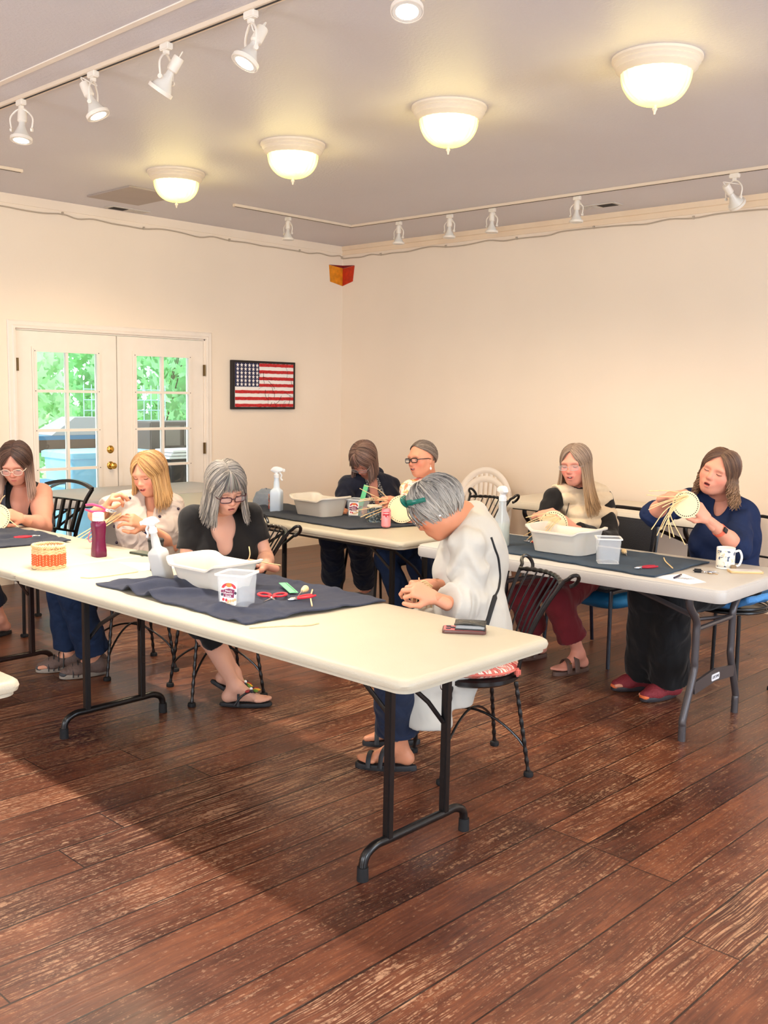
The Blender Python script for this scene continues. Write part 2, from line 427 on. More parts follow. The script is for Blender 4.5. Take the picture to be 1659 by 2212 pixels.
# jamb + stop in the opening
b = MB()
for y0, y1, z0, z1 in ((DY0, DY0 + .012, 0, DZ), (DY1 - .012, DY1, 0, DZ), (DY0, DY1, DZ - .010, DZ)):
    b.box((-.07, (y0 + y1) / 2, (z0 + z1) / 2), (.13, y1 - y0, z1 - z0))
struct(b.build('trim_4', M_WHITE, None, False))
M_BRASS = mat('brass', (214, 170, 84), .18, 1.0, .05, 40)
M_HINGE = mat('aged_brass', (120, 98, 66), .4, 1.0)
M_SCREW = mat('dark_screw', (60, 44, 34), .5)
def french_door(n, y0, y1, gy0, gy1, hinge_y, handle_y):
    r = empty('door_%d' % n, (-.02, (y0 + y1) / 2, 0)); struct(r)
    off = V((.02, -(y0 + y1) / 2, 0)); xf = -.016; T = .04; gz0, gz1 = .26, 1.83
    def bx(mb, a0, a1, z0, z1, x0, x1): mb.box(V(((x0 + x1) / 2, (a0 + a1) / 2, (z0 + z1) / 2)) + off, (x1 - x0, a1 - a0, z1 - z0))
    s = MB()
    for a in ((y0, gy0, .012, 1.982), (gy1, y1, .012, 1.982), (gy0, gy1, .012, gz0), (gy0, gy1, gz1, 1.982)): bx(s, *a, xf - T, xf)
    s.build('leaf', M_WHITE, r, False)
    f = MB(); w = .032
    for a in ((gy0 - w, gy0 + .006, gz0 - w, gz1 + w), (gy1 - .006, gy1 + w, gz0 - w, gz1 + w), (gy0 + .006, gy1 - .006, gz0 - w, gz0 + .006), (gy0 + .006, gy1 - .006, gz1 - .006, gz1 + w)):
        bx(f, *a, xf, xf + .009)
    for a in ((gy0 - w * .55, gy0 + .006, gz0 - w * .5, gz1 + w * .5), (gy1 - .006, gy1 + w * .55, gz0 - w * .5, gz1 + w * .5), (gy0 + .006, gy1 - .006, gz0 - w * .5, gz0 + .006), (gy0 + .006, gy1 - .006, gz1 - .006, gz1 + w * .5)):
        bx(f, *a, xf + .009, xf + .015)
    fo = f.build('glazing_frame', M_WHITE, r, False)
    sc = MB()
    for k in range(6):
        z = gz0 + (gz1 - gz0) * k / 5
        for a in (gy0 - w * .3, gy1 + w * .3): sc.ball(V((xf + .0155, a, z)) + off, .004, nu=8, nv=5)
    sc.build('screws', M_SCREW, fo)
    mu = MB(); ym = (gy0 + gy1) / 2
    bx(mu, ym - .011, ym + .011, gz0, gz1, xf - .03, xf + .006)
    for k in range(1, 5):
        z = gz0 + (gz1 - gz0) * k / 5; bx(mu, gy0, gy1, z - .011, z + .011, xf - .028, xf + .005)
    mu.build('glazing_bars', M_WHITE, r, False)
    g = MB(); bx(g, gy0, gy1, gz0, gz1, xf - .022, xf - .018); g.build('glass', M_GLASS, r, False)
    for z in (.25, 1.02, 1.72):
        h = MB(); h.box(V((.0, hinge_y, z)) + off, (.012, .022, .10)); h.tube([V((.008, hinge_y, z - .05)) + off, V((.008, hinge_y, z + .05)) + off], .006); h.build('hinge', M_HINGE, r, False)
    if handle_y is not None:
        k = MB(); c = V((xf, handle_y, .90)) + off
        k.M = Matrix.Translation(c) @ Matrix.Rotation(PI / 2, 4, 'Y')
        k.lathe([(0, 0), (.034, 0), (.034, .004), (.028, .010), (.012, .012), (.011, .030), (.020, .036), (.028, .048), (.026, .060), (.014, .066), (0, .067)])
        k.build('door_knob', M_BRASS, r)
        k = MB(); c = V((xf, handle_y, 1.035)) + off; k.M = Matrix.Translation(c) @ Matrix.Rotation(PI / 2, 4, 'Y')
        k.lathe([(0, 0), (.033, 0), (.033, .005), (.026, .012), (.014, .014), (0, .015)]); k.box((0, 0, .02), (.022, .006, .012))
        k.build('deadbolt', M_BRASS, r)
    return r
ymid = -2.583
french_door(1, DY0 + .014, ymid - .004, -3.305, -2.768, DY0 + .012, -2.655)
french_door(2, ymid + .004, DY1 - .014, -2.405, -1.862, DY1 - .012, None)
b = MB(); b.box((-.012, ymid + .02, .99), (.008, .035, 1.97)); struct(b.build('trim_5', M_WHITE, None, False))

# ---- things on the walls and ceiling ----
M_GREYCABLE = mat('cable_grey', (186, 170, 150), .6)
random.seed(4)
pts = []
y = -8.0
while y < -.02:
    pts.append((.008, y, HC - .105 + random.uniform(-.012, .012))); y += random.uniform(.12, .2)
pts.append((.008, -.02, HC - .115)); pts.append((.02, -.008, HC - .118)); x = .15
while x < 9:
    pts.append((x, -.008, HC - .112 + random.uniform(-.012, .012))); x += random.uniform(.12, .2)
b = MB(); b.tube(spline(pts, 4), .006, 6); cable = b.build('wall_cable', M_GREYCABLE)
tag(cable, 'wavy beige cable pinned along the tops of both walls', 'cable')
for q in pts[2::5]:
    s = MB(); s.box((q[0], q[1], q[2] + .006), (.014, .014, .024)); s.build('cable_clip', M_GREYCABLE, cable, False)

def flat_panel(name, x0, x1, y0, y1, z0, z1, m, label, cat):
    b = MB(); b.box(((x0 + x1) / 2, (y0 + y1) / 2, (z0 + z1) / 2), (x1 - x0, y1 - y0, z1 - z0), bev=.002)
    return tag(b.build(name, m, None, False), label, cat)
M_HATCH = mat('hatch_grey', (176, 164, 156), .7, bump=.2, bscale=80)
flat_panel('attic_hatch', .40, 1.0, -3.07, -2.62, HC - .012, HC, M_HATCH, 'flat beige hatch panel in the ceiling near the far left dome light', 'hatch')
M_VENT = mat('vent_white', (206, 198, 188), .5); M_DARK = mat('dark_slot', (60, 56, 54), .8)
def vent(x, y, rz, label):
    r = empty('ceiling_vent', (x, y, HC), rz); tag(r, label, 'vent', 'ceiling air vents')
    b = MB(); b.box((0, 0, -.004), (.36, .13, .008), bev=.002); b.build('frame', M_VENT, r, False)
    b = MB()
    for k in range(16): b.box((-.15 + k * .0085, 0, -.009), (.005, .09, .003))
    b.build('slots', M_DARK, r, False)
    b = MB()
    for k in range(9): b.box((.01 + k * .017, 0, -.010), (.004, .09, .004))
    b.build('louvres', M_VENT, r, False)
vent(.13, -2.55, PI / 2, 'ceiling air vent beside the beige hatch above the left wall')
vent(3.18, -.34, PI, 'ceiling air vent behind the back track above the right wall')

# painted corner cube
r = empty('corner_painting', (0, 0, 2.72)); tag(r, 'orange and red painted cube picture wrapped into the corner of the walls', 'painting')
def onwall(name, rgb, wall, poly, t=.006, vs=25, t0=.0):
    m = mat('paint_' + name, rgb, .55, var=.18, vscale=vs, bump=.2, bscale=50)
    b = MB(); n = len(poly); A = []; B = []
    for u, z in poly:
        if wall == 'L': A.append(V((t0, -u, z - 2.72))); B.append(V((t0 + t, -u, z - 2.72)))
        else: A.append(V((u, -t0, z - 2.72))); B.append(V((u, -t0 - t, z - 2.72)))
    b.loft([A, B]); b.build(name, m, r, False)
onwall('orange_face', (226, 140, 24), 'L', [(.001, 2.787), (.19, 2.803), (.172, 2.642), (.001, 2.612)])
onwall('red_face', (196, 52, 22), 'R', [(.001, 2.782), (.172, 2.803), (.150, 2.650), (.001, 2.612)])
onwall('dark_top', (128, 26, 26), 'L', [(.001, 2.787), (.192, 2.806), (.001, 2.815)])
onwall('dark_top', (128, 26, 26), 'R', [(.001, 2.785), (.172, 2.806), (.001, 2.815)])

# flag artwork on the left wall
r = empty('flag_artwork', (0, -1.038, 1.598)); tag(r, 'black framed painting of a cracked red and white striped flag with white stars', 'painting')
W_, H_ = .762, .452
M_BLACKF = mat('black_frame', (30, 22, 22), .45)
b = MB(); b.box((.022, 0, 0), (.040, W_, H_), bev=.003); b.build('frame', M_BLACKF, r, False)
random.seed(8)
M_FR = mat('flag_red', (206, 40, 42), .6, bump=1.0, bscale=120, var=.2, vscale=60); M_FW = mat('flag_white', (246, 240, 234), .55, bump=.3, bscale=60)
M_FB = mat('flag_navy', (38, 40, 76), .6, var=.15, vscale=60)
w, h = W_ - .056, H_ - .044; cw, chh = w * .40, h * 7 / 13
def rough_strip(y0, y1, z0, z1, x, seed, am):
    random.seed(seed); n = 26; top = []; bot = []
    for k in range(n + 1):
        yy = y0 + (y1 - y0) * k / n; top.append((yy, z1 + random.uniform(-am, am))); bot.append((yy, z0 + random.uniform(-am, am)))
    return [V((x, a, c)) for a, c in bot + top[::-1]]
bw = MB(); bw.box((.0430, 0, 0), (.002, w, h)); bw.build('white_field', M_FW, r, False)
for k in range(13):
    if k % 2: continue
    z1 = h / 2 - k * h / 13; z0 = z1 - h / 13; y0 = -w / 2 + (cw if k < 7 else 0)
    ring = rough_strip(y0, w / 2, z0 + .001, z1 - .001, .044, k, .0016)
    b = MB(); b.loft([ring, [p + V((.0018, 0, 0)) for p in ring]]); b.build('red_stripe', M_FR, r, False)
b = MB(); b.box((.0445, -w / 2 + cw / 2, h / 2 - chh / 2), (.0035, cw, chh)); cant = b.build('canton', M_FB, r, False)
b = MB()
for i in range(6):
    for j in range(6):
        cy = -w / 2 + cw * (i + .62) / 6.15; cz = h / 2 - chh * (j + .6) / 6.2; ro, ri = .0195, .0085
        st = [V((.0465, cy + (ro if q % 2 == 0 else ri) * math.sin(q * PI / 5), cz + (ro if q % 2 == 0 else ri) * math.cos(q * PI / 5))) for q in range(10)]
        b.loft([st, [p + V((.0012, 0, 0)) for p in st]])
b.build('stars', M_FW, cant, False)
b = MB(); random.seed(3)
for q in range(24):
    y_ = random.uniform(-w / 2 + .02, w / 2 - .02); z_ = random.uniform(-h / 2 + .02, h / 2 - .02)
    if y_ < -w / 2 + cw and z_ > h / 2 - chh - .03: continue
    a = random.uniform(-2.4, -.6); pl = [V((.0468, y_, z_))]
    for _ in range(5):
        a += random.uniform(-.5, .5); q2 = pl[-1] + V((0, math.cos(a) * .022, math.sin(a) * .022))
        if abs(q2.y) > w / 2 or abs(q2.z) > h / 2 or (q2.y < -w / 2 + cw and q2.z > h / 2 - chh): break
        pl.append(q2)
    if len(pl) > 1: b.tube(pl, random.uniform(.0008, .0018), 4)
b.build('cracks', M_BLACKF, r, False)

sbox('trim_6', 0, 8.6, -4.815, -4.785, HC - .005, HC + .001, M_WHITE)
# ---- dome ceiling lights ----
M_RIM = mat('dome_rim', (232, 218, 196), .35)
g = Graph('dome_glass')
lay = g.n('ShaderNodeLayerWeight'); lay.inputs[0].default_value = .35
nz = g.noise(g.tc.outputs['Object'], 9, 2)
stn = g.math('ADD', g.mapr(lay.outputs['Facing'], .0, .80, 1.9, .55), g.mapr(nz, .3, .7, -.35, .5))
g.put(g.b.inputs['Emission Color'], g.mix(g.mapr(lay.outputs['Facing'], .1, .8), (1.0, .84, .34, 1), (1.0, .78, .13, 1)))
g.put(g.b.inputs['Emission Strength'], stn); g.b.inputs['Base Color'].default_value = (.75, .6, .35, 1); g.b.inputs['Roughness'].default_value = .3
M_DOME = g.m
def dome(x, y, label, dimmer=1.0):
    r = empty('ceiling_light', (x, y, HC)); tag(r, label, 'ceiling light', 'row of dome ceiling lights')
    b = MB(); b.lathe([(0, 0), (.192, 0), (.192, -.010), (.180, -.020), (.184, -.026), (.170, -.040), (.174, -.046), (.158, -.060), (.150, -.066), (.140, -.060), (0, -.058)], n=48); b.build('rim', M_RIM, r)
    b = MB(); R_ = .150
    prof = [(R_, -.060)] + [(R_ * math.cos(t) ** .8 if t < 1.55 else 0, -.060 - .135 * math.sin(t)) for t in [PI / 2 * k / 14 for k in range(1, 15)]]
    b.lathe(prof, n=96, fn=lambda rr, z, a: rr * (1 + .010 * math.sin(a * 24 + z * 30))); b.build('glass_bowl', M_DOME, r)
    b = MB(); b.lathe([(0, -.19), (.010, -.192), (.006, -.202), (.012, -.210), (.006, -.220), (.004, -.232), (0, -.234)], n=14); b.build('finial', M_RIM, r)
    l = bpy.data.lights.new('dome_bulb', 'SPOT'); l.energy = DOME_W * dimmer; l.color = (1.0, .78, .54); l.shadow_soft_size = .14; l.spot_size = math.radians(168); l.spot_blend = .35
    o = bpy.data.objects.new('dome_bulb', l); COL.objects.link(o); o.parent = r; o.location = (0, 0, -.30)
    l = bpy.data.lights.new('dome_glow', 'POINT'); l.energy = 9.0; l.color = (1.0, .80, .30); l.shadow_soft_size = .172
    o = bpy.data.objects.new('dome_glow', l); COL.objects.link(o); o.parent = r; o.location = (0, 0, -.125)
dl = ['dome ceiling light furthest away, beside the beige ceiling hatch', 'second dome ceiling light from the left, over the back tables', 'third dome ceiling light from the left, with a swirled glass bowl', 'largest and nearest dome ceiling light at upper right']
for k, (x, y) in enumerate(((1.63, -3.10), (2.83, -3.10), (4.03, -3.09), (5.19, -3.08))): dome(x, y, dl[k])
for x, y, lb in ((6.9, -3.1, 'unseen dome ceiling light added beyond the right edge for fill'), (8.6, -3.1, 'unseen dome ceiling light added near the windows for fill'), (6.9, -7.2, 'unseen dome ceiling light added above and behind the photographer for fill'), (3.2, -7.2, 'unseen dome ceiling light added over the left part of the room for fill')): dome(x, y, lb, 1.25)  # unseen extra domes, added as fill light for the whole room

# ---- track lighting ----
M_TRACK = mat('track_cream', (226, 208, 186), .4); M_HEAD = mat('spot_white', (232, 222, 208), .35)
M_BULB = mat('bulb_glass', (225, 222, 215), .1, trans=.4, bump=.4, bscale=5)
M_BULBON = mat('bulb_lit', (255, 250, 240), .4, emit=(255, 238, 205), estr=9.0)
M_BULBOFF = mat('bulb_off', (222, 216, 206), .25)
def track(name_pts, label):
    b = MB(); p0, p1 = V(name_pts[0]), V(name_pts[1]); d = (p1 - p0); L = d.length; c = (p0 + p1) / 2
    r = empty('light_track', (c.x, c.y, HC), math.atan2(d.y, d.x)); tag(r, label, 'light track', 'ceiling light tracks')
    b.box((0, 0, -.010), (L, .036, .020), bev=.002); b.build('rail', M_TRACK, r, False)
    b = MB(); b.box((0, 0, -.0205), (L - .02, .010, .002)); b.build('slot', M_DARK, r, False)
    return r
track([(-.2 + .3, -4.66, 3), (8.6, -4.56, 3)], 'long white ceiling track nearest the camera carrying the lit spotlights')
track([(1.02, -2.15, 3), (1.02, -.87, 3)], 'short cream ceiling track running back towards the corner')
track([(1.00, -.87, 3), (9.0, -.80, 3)], 'long cream ceiling track along the right wall')
track([(.88, -6.6, 3), (.88, -3.82, 3)], 'end of a cream ceiling track at the left edge of the picture')
M_GIMB = M_HEAD
def spot(x, y, aim, lit, label, group, s=1.0, power=SPOT_W, cone=95):
    aim = V(aim).normalized(); r = empty('track_spotlight', (x, y, HC - .02)); tag(r, label, 'spotlight', group)
    b = MB(); b.box((0, 0, -.014), (.062 * s, .030, .028), bev=.004); b.box((0, 0, -.036), (.022, .022, .02), bev=.003); b.build('track_adapter', M_HEAD, r, False)
    piv = V((0, 0, -.145 * s)); side = aim.cross(V((0, 0, 1))); side = side.normalized() if side.length > .05 else V((1, 0, 0))
    b = MB()
    for sg in (-1, 1):
        a = V((0, 0, -.042)); e = piv + side * (.052 * s * sg)
        b.tube(spline([a, V((0, 0, -.055)) + side * .03 * sg * s, piv * .62 + side * (.058 * s * sg), e], 5), .0045 * s, 6)
        b.tube([e - side * .004 * sg, e + side * .006 * sg], .010 * s, 10)
    b.build('yoke', M_HEAD, r)
    R = aim.to_track_quat('Z', 'Y').to_matrix().to_4x4(); MM = Matrix.Translation(piv) @ R
    b = MB(); b.M = MM; b.lathe([(0, -.105 * s), (.021 * s, -.105 * s), (.023 * s, -.10 * s), (.023 * s, -.045 * s), (.019 * s, -.040 * s), (.015 * s, -.038 * s)], n=20); b.build('lamp_holder', M_HEAD, r)
    b = MB(); b.M = MM; b.lathe([(.015 * s, -.04 * s), (.017 * s, -.02 * s), (.030 * s, .01 * s), (.044 * s, .035 * s), (.049 * s, .045 * s), (.049 * s, .055 * s)], n=36, fn=lambda rr, z, a: rr * (1 + .025 * math.sin(a * 18))); b.build('bulb', M_BULBOFF, r)
    b = MB(); b.M = MM
    for k in (0,): b.lathe([(.050 * s, .040 * s), (.054 * s, .040 * s), (.054 * s, .056 * s), (.050 * s, .056 * s), (.050 * s, .040 * s)], n=32)
    b.build('ring', M_HEAD, r)
    b = MB(); b.M = MM; b.lathe([(0, .058 * s), (.030 * s, .057 * s), (.048 * s, .052 * s)][::-1], n=28); b.build('lens', M_BULBON if lit else M_BULBOFF, r)
    b = MB(); b.tube(spline([V((0, 0, -.04)), V((.02, .012, -.07)) + side * .02, MM @ V((0, 0, -.13 * s)), MM @ V((0, 0, -.105 * s))], 6), .0025, 5); b.build('wire', M_HEAD, r)
    if lit:
        l = bpy.data.lights.new('spot_lamp', 'SPOT'); l.energy = power; l.color = (1.0, .90, .76); l.spot_size = math.radians(cone); l.spot_blend = .9; l.shadow_soft_size = .045
        o = bpy.data.objects.new('spot_lamp', l); COL.objects.link(o); o.parent = r; o.location = piv + aim * (.075 * s); o.rotation_euler = aim.to_track_quat('-Z', 'Y').to_euler()
near = 'spotlights on the near ceiling track'; far = 'spotlights on the back ceiling tracks'
spot(2.53, -4.635, (.10, -.12, -1), True, 'leftmost lit spotlight on the near track, aimed straight down', near)
spot(3.22, -4.63, (.34, .30, -1), True, 'lit spotlight on the near track, second from left, tilted right', near, power=SPOT_W)
spot(3.79, -4.62, (-.55, -.30, -.9), True, 'spotlight on the near track turned away towards the left wall', near, power=SPOT_W * .8, cone=70)
spot(4.34, -4.61, (-.16, -.50, -1), True, 'spotlight on the near track tilted left under a stubby adapter', near, power=SPOT_W)
spot(5.14, -4.60, (.25, -.25, -1), True, 'lit spotlight cut by the top edge of the picture', near, power=SPOT_W * .5)
spot(6.3, -4.59, (.4, -.3, -1), True, 'lit spotlight further right on the near track, outside the picture', near, power=SPOT_W * .5)
spot(.98, -1.56, (0, 0, -1), False, 'unlit spotlight on the short track left of the corner', far, .92)
for x, am, lb in ((1.56, (0, 0, -1), 'unlit spotlight nearest the corner on the right wall track'), (2.12, (0, 0, -1), 'unlit clear bulb spotlight with a golden neck on the right wall track'),
                  (2.55, (0, 0, -1), 'unlit ribbed spotlight third from the corner on the right wall track'), (3.32, (0, 0, -1), 'unlit spotlight beside the ceiling vent on the right wall track'),
                  (4.50, (.15, .72, -.6), 'unlit spotlight at upper right tilted towards the wall')):
    spot(x, -.835, am, False, lb, far, .92 if x < 4 else 1.05)
# ================= furniture =================
TZ = .737
M_HDPE = mat('table_white', (182, 173, 153), .42, bump=.12, bscale=220, var=.02)
M_HDPE2 = mat('table_pale_grey', (188, 183, 176), .45, bump=.12, bscale=220, var=.02)
M_HDPE3 = mat('table_grey', (190, 186, 182), .5, bump=.12, bscale=220)
M_BLACKM = mat('black_enamel', (16, 15, 16), .28, spec=.6)
M_BROWNM = mat('brown_enamel', (44, 28, 24), .35)
M_GREYM = mat('grey_enamel', (78, 74, 76), .3, .3)
M_RUBBER = mat('black_rubber', (20, 20, 22), .7)
M_STEEL = mat('steel', (190, 190, 192), .25, 1.0)

def folding_table(cx, cy, rz, L, W, label, style='T', topm=None, legm=None, us=None, group=None, edge=.045, nm='folding_table'):
    r = empty(nm, (cx, cy, 0), rz); tag(r, label, 'table', group)
    topm = topm or M_HDPE; legm = legm or M_BLACKM
    b = MB(); rr = .045; rings = []
    if edge < .055:      # rounded bull-nose top with a slimmer lip below
        for ins, z in ((.030, TZ - .052), (.012, TZ - .046), (.012, TZ - .036), (.003, TZ - .032), (0, TZ - .020), (.003, TZ - .009), (.010, TZ - .003), (.020, TZ)):
            rings.append([V((x, y, z)) for x, y in rrect(L - 2 * ins, W - 2 * ins, rr, 7)])
    else:
        for ins, z in ((.012, TZ - edge), (.004, TZ - edge), (0, TZ - edge + .01), (0, TZ - .016), (.002, TZ - .010), (.004, TZ - .0095), (.005, TZ - .003), (.010, TZ)):
            rings.append([V((x, y, z)) for x, y in rrect(L - 2 * ins, W - 2 * ins, rr, 7)])
    b.loft(rings); b.build('tabletop', topm, r)
    b = MB()
    for sg in (-1, 1): b.box((0, sg * (W / 2 - .09), TZ - .062), (L - .30, .028, .022))
    b.build('underframe', legm, r, False)
    us = us or (.25, .25)
    for sx, u in ((1, us[1]), (-1, us[0])):
        ux = sx * (L / 2 - u)
        if style == 'T':
            for sg in (-1, 1):
                p = MB(); p.box((ux, sg * .145, (.10 + TZ - .05) / 2), (.028, .028, TZ - .05 - .10), bev=.004); p.build('leg_post', legm, r, False)
            f = MB(); h = .100
            pts = spline([(ux, -.262, .0), (ux, -.262, .035), (ux, -.250, .078), (ux, -.205, h), (ux, -.14, h), (ux, 0, h), (ux, .14, h), (ux, .205, h), (ux, .250, .078), (ux, .262, .035), (ux, .262, .0)], 6)
            f.tube(pts, .0155, 10); ft = f.build('foot_bar', legm, r)
            for sg in (-1, 1):
                c = MB(); c.lathe([(.0, 0), (.020, 0), (.019, .045), (.0, .046)], (ux, sg * .262, 0), 12); c.build('foot_cap', M_RUBBER, ft)
            br = MB(); br.tube([(ux, 0, TZ - .075), (ux, -.13, TZ - .075)], .009, 6)
            br.tube([(ux, -.13, .43), (ux - sx * .045, -.10, .50), (ux - sx * .33, -.06, TZ - .07)], .010, 6, sq=((0, 1, 0), .5))
            br.tube([(ux, .13, .43), (ux - sx * .045, .10, .50), (ux - sx * .33, .06, TZ - .07)], .010, 6, sq=((0, 1, 0), .5))
            br.build('folding_brace', legm, r)
            kk = MB(); kk.tube([V((ux - sx * .02, .145 + .012 * math.cos(t), .56 + .02 * math.sin(t))) for t in [k * .5 for k in range(12)]], .002, 5); kk.build('lock_ring', M_STEEL, r)
        else:
            for sg in (-1, 1):
                p = MB(); p.tube(spline([(ux, sg * .285, TZ - .04), (ux, sg * .285, .63), (ux, sg * .205, .545), (ux, sg * .20, .47), (ux, sg * .20, .36), (ux, sg * .205, .30), (ux, sg * .288, .11), (ux, sg * .292, .07), (ux, sg * .292, 0)], 6), .0175, 12)
                p.build('leg', legm, r)
            p = MB(); p.tube([(ux, -.20, .505), (ux, .20, .505)], .012, 8); p.build('crossbar', legm, r)
            p = MB(); pl = [V((ux + .004, y_, z_)) for y_, z_ in ((-.215, .205), (0, .222), (.215, .205), (.222, .235), (.21, .262), (0, .285), (-.21, .262), (-.222, .235))]
            p.loft([pl, [q + V((.012, 0, 0)) for q in pl]]); pp = p.build('brace_plate', legm, r, False)
            p = MB(); pl = rrect(.085, .032, .008); p.loft([[V((ux + sx * .0165, x, .246 + y)) for x, y in pl], [V((ux + sx * .0185, x, .246 + y)) for x, y in pl]])
            lg = p.build('logo_plate', mat('logo_white', (226, 228, 234), .4), pp, False)
            text_mesh('logo_text', 'LIFETIME', .019, mat('logo_ink', (60, 62, 74), .5), lg, Matrix.Translation((ux + sx * .0190, 0, .246)) @ Matrix.Rotation(sx * PI / 2, 4, 'Z') @ Matrix.Rotation(PI / 2, 4, 'X'))
            p = MB(); p.tube([(ux, -.205, .40), (ux - sx * .09, -.02, .52), (ux - sx * .70, 0, TZ - .05)], .014, 8); p.tube([(ux - sx * .085, -.03, .51), (ux, .20, .505)], .009, 6); p.build('folding_brace', legm, r)
            p = MB(); p.tube([V((ux - sx * .09 + .016 * math.cos(t), -.02, .52 + .026 * math.sin(t))) for t in [k * .45 for k in range(10)]], .003, 5); p.build('lock_ring', M_STEEL, r)
    return r
R_ = math.radians
T1 = folding_table(4.437, -4.698, R_(1.33), 2.33, .765, 'nearest white folding table on black legs, with the phone and wallet at its end', us=(.21, .27))
T0 = folding_table(2.366, -4.735, R_(1.33), 1.83, .765, 'white folding table on dark brown legs behind the woven orange basket', legm=M_BROWNM, us=(.25, .87))
T2 = folding_table(2.865, -2.75, R_(.6), 1.83, .765, 'white folding table under the back row dark towel and the pink can', us=(.25, .28))
T2b = folding_table(1.425, -2.76, R_(.5), 1.0, .765, 'white folding table seen between the blonde person and the grey haired person')
T3 = folding_table(4.735, -2.70, R_(1.9), 1.74, .765, 'pale folding table with grey wishbone legs and a small logo plate', style='W', topm=M_HDPE2, legm=M_GREYM, edge=.062, us=(.20, .195))
T4 = folding_table(3.57, -.47, R_(2.0), 1.83, .765, 'pale folding table standing empty against the right wall', style='W', topm=mat('table_cream', (236, 226, 206), .4), legm=M_BLACKM, edge=.055)
T6 = folding_table(.50, -2.85, PI / 2, 1.86, .765, 'grey edged folding table standing in front of the french doors', topm=M_HDPE3, edge=.055)
c5 = JZ(14, 1474, TZ)
T5 = folding_table(c5.x - .90, c5.y - .36, R_(2), 1.83, .765, 'white rounded table corner cut off by the left edge of the picture')

# ---- chairs ----
M_WOODSEAT = mat('pale_cushion', (206, 178, 140), .8, bump=.4, bscale=50)
def twisted(b, pts, r, n=6):
    b.tube(pts, [r * (1 + .16 * math.sin(k * 1.9)) for k in range(len(pts))], n, sq=None, twist=.5)
def dense(a, b_, n): return [V(a).lerp(V(b_), k / n) for k in range(n + 1)]
def face(dx, dy): return math.atan2(-dx, dy)
def bistro_chair(x, y, rz, label, legs='twist', hseat=.44, lean=0.0, s=1.0, group='black iron chairs with scrolled backs'):
    r = empty('iron_chair', (x, y, 0), rz); tag(r, label, 'chair', group)
    b = MB(); b.lathe([(0, hseat - .018), (.185, hseat - .020), (.195, hseat - .012), (.195, hseat + .004), (.185, hseat + .010), (0, hseat + .012)], n=40); b.build('seat', M_BLACKM, r)
    legpt = {}
    for sx in (-1, 1):
        for sy in (-1, 1):
            top = V((sx * .140, sy * .140, hseat - .015)); bot = V((sx * .185, sy * .190, .012)); legpt[(sx, sy)] = (top, bot)
            b = MB(); b.tube(dense(top, bot, 40) if legs == 'twist' else dense(top, bot, 2), [.0085 * (1 + .2 * math.sin(k * 1.5)) for k in range(41)] if legs == 'twist' else .009, 8)
            lg = b.build('leg', M_BLACKM, r)
            c = MB(); c.lathe([(0, 0), (.019, 0), (.021, .006), (.019, .018), (.010, .022), (0, .023)], (bot.x, bot.y, 0), 12); c.build('foot_cap', M_RUBBER, lg)
    for a, c in (((-1, -1), (1, 1)), ((-1, 1), (1, -1))):
        A = legpt[a][0].lerp(legpt[a][1], .72); C = legpt[c][0].lerp(legpt[c][1], .72)
        b = MB(); b.tube([A.lerp(C, k / 16) + V((0, 0, .125 * math.sin(PI * k / 16) ** .8)) for k in range(17)], .0055, 8); b.build('arched_stretcher', M_BLACKM, r)
    # back
    def upright(sx, t):  # t 0..1
        return V((sx * (.135 + .075 * t ** 2.0), -.145 - .030 * t - .10 * t ** 2 - lean * t, hseat + .41 * t))
    ends = []
    for sx in (-1, 1):
        p = [upright(sx, k / 10) for k in range(11)]
        e = p[-1]; sc = [e + V((sx * (.012 + .026 * math.sin(a)), -.028 * (1 - math.cos(a)) * .9 - .004, .030 * math.sin(a) if a < PI else .026 * math.sin(a))) for a in [k * .42 for k in range(1, 12)]]
        b = MB(); b.tube(p + sc, .0085, 8); b.build('back_post', M_BLACKM, r); ends.append(upright(sx, .95))
    def rail(t, z): # t -1..1
        e = upright(1, .95); return V((t * e.x, e.y - .055 * (1 - t * t), e.z + .012 * (1 - t * t)))
    b = MB(); rp = [rail(-1 + 2 * k / 40, 0) for k in range(41)]; b.tube(rp, [.0095 * (1 + .22 * math.sin(k * 1.6)) for k in range(41)], 8); b.build('top_rail', M_BLACKM, r)
    b = MB(); lr = [V((t * .14, -.15 - .03 * (1 - t * t), hseat + .03)) for t in [-1 + k / 5 for k in range(11)]]; b.tube(lr, .006, 6); b.build('lower_rail', M_BLACKM, r)
    for k in range(7):
        t = -.78 + 1.56 * k / 6; a = V((t * .14, -.15 - .03 * (1 - t * t), hseat + .03)); e = rail(t, 0); m = a.lerp(e, .5) + V((0, .022, 0))
        b = MB(); b.tube(spline([a, m, e], 5), .0042, 6); b.build('spindle', M_BLACKM, r)
    return r
ch_F = bistro_chair(4.93, -3.90, face(-.50, -.86), 'black iron chair with a red striped cushion under the person in the white shirt', lean=.03, hseat=.405)
ch_C = bistro_chair(3.38, -4.07, face(-.30, -.95), 'black iron chair behind the grey haired person in the black T-shirt', lean=.04)
ch_B = bistro_chair(2.70, -4.15, face(-.25, -.97), 'black iron chair under the blonde person in the pale blouse')
ch_E = bistro_chair(3.22, -1.98, face(-.2, -.98), 'black iron chair whose scroll shows between the white shirted person and the plastic chair', hseat=.45, lean=.02)
M_STRIPE = Graph('striped_cushion')
g = M_STRIPE; x_, y_, z_ = g.xyz(g.tc.outputs['Object'])
wv = g.noise(g.comb(g.math('MULTIPLY', x_, 1.2), g.math('MULTIPLY', y_, 6.5), z_), 7, 2, .5, .6)
cr = g.n('ShaderNodeValToRGB'); g.put(cr.inputs[0], wv); cr.color_ramp.interpolation = 'CONSTANT'; e = cr.color_ramp.elements
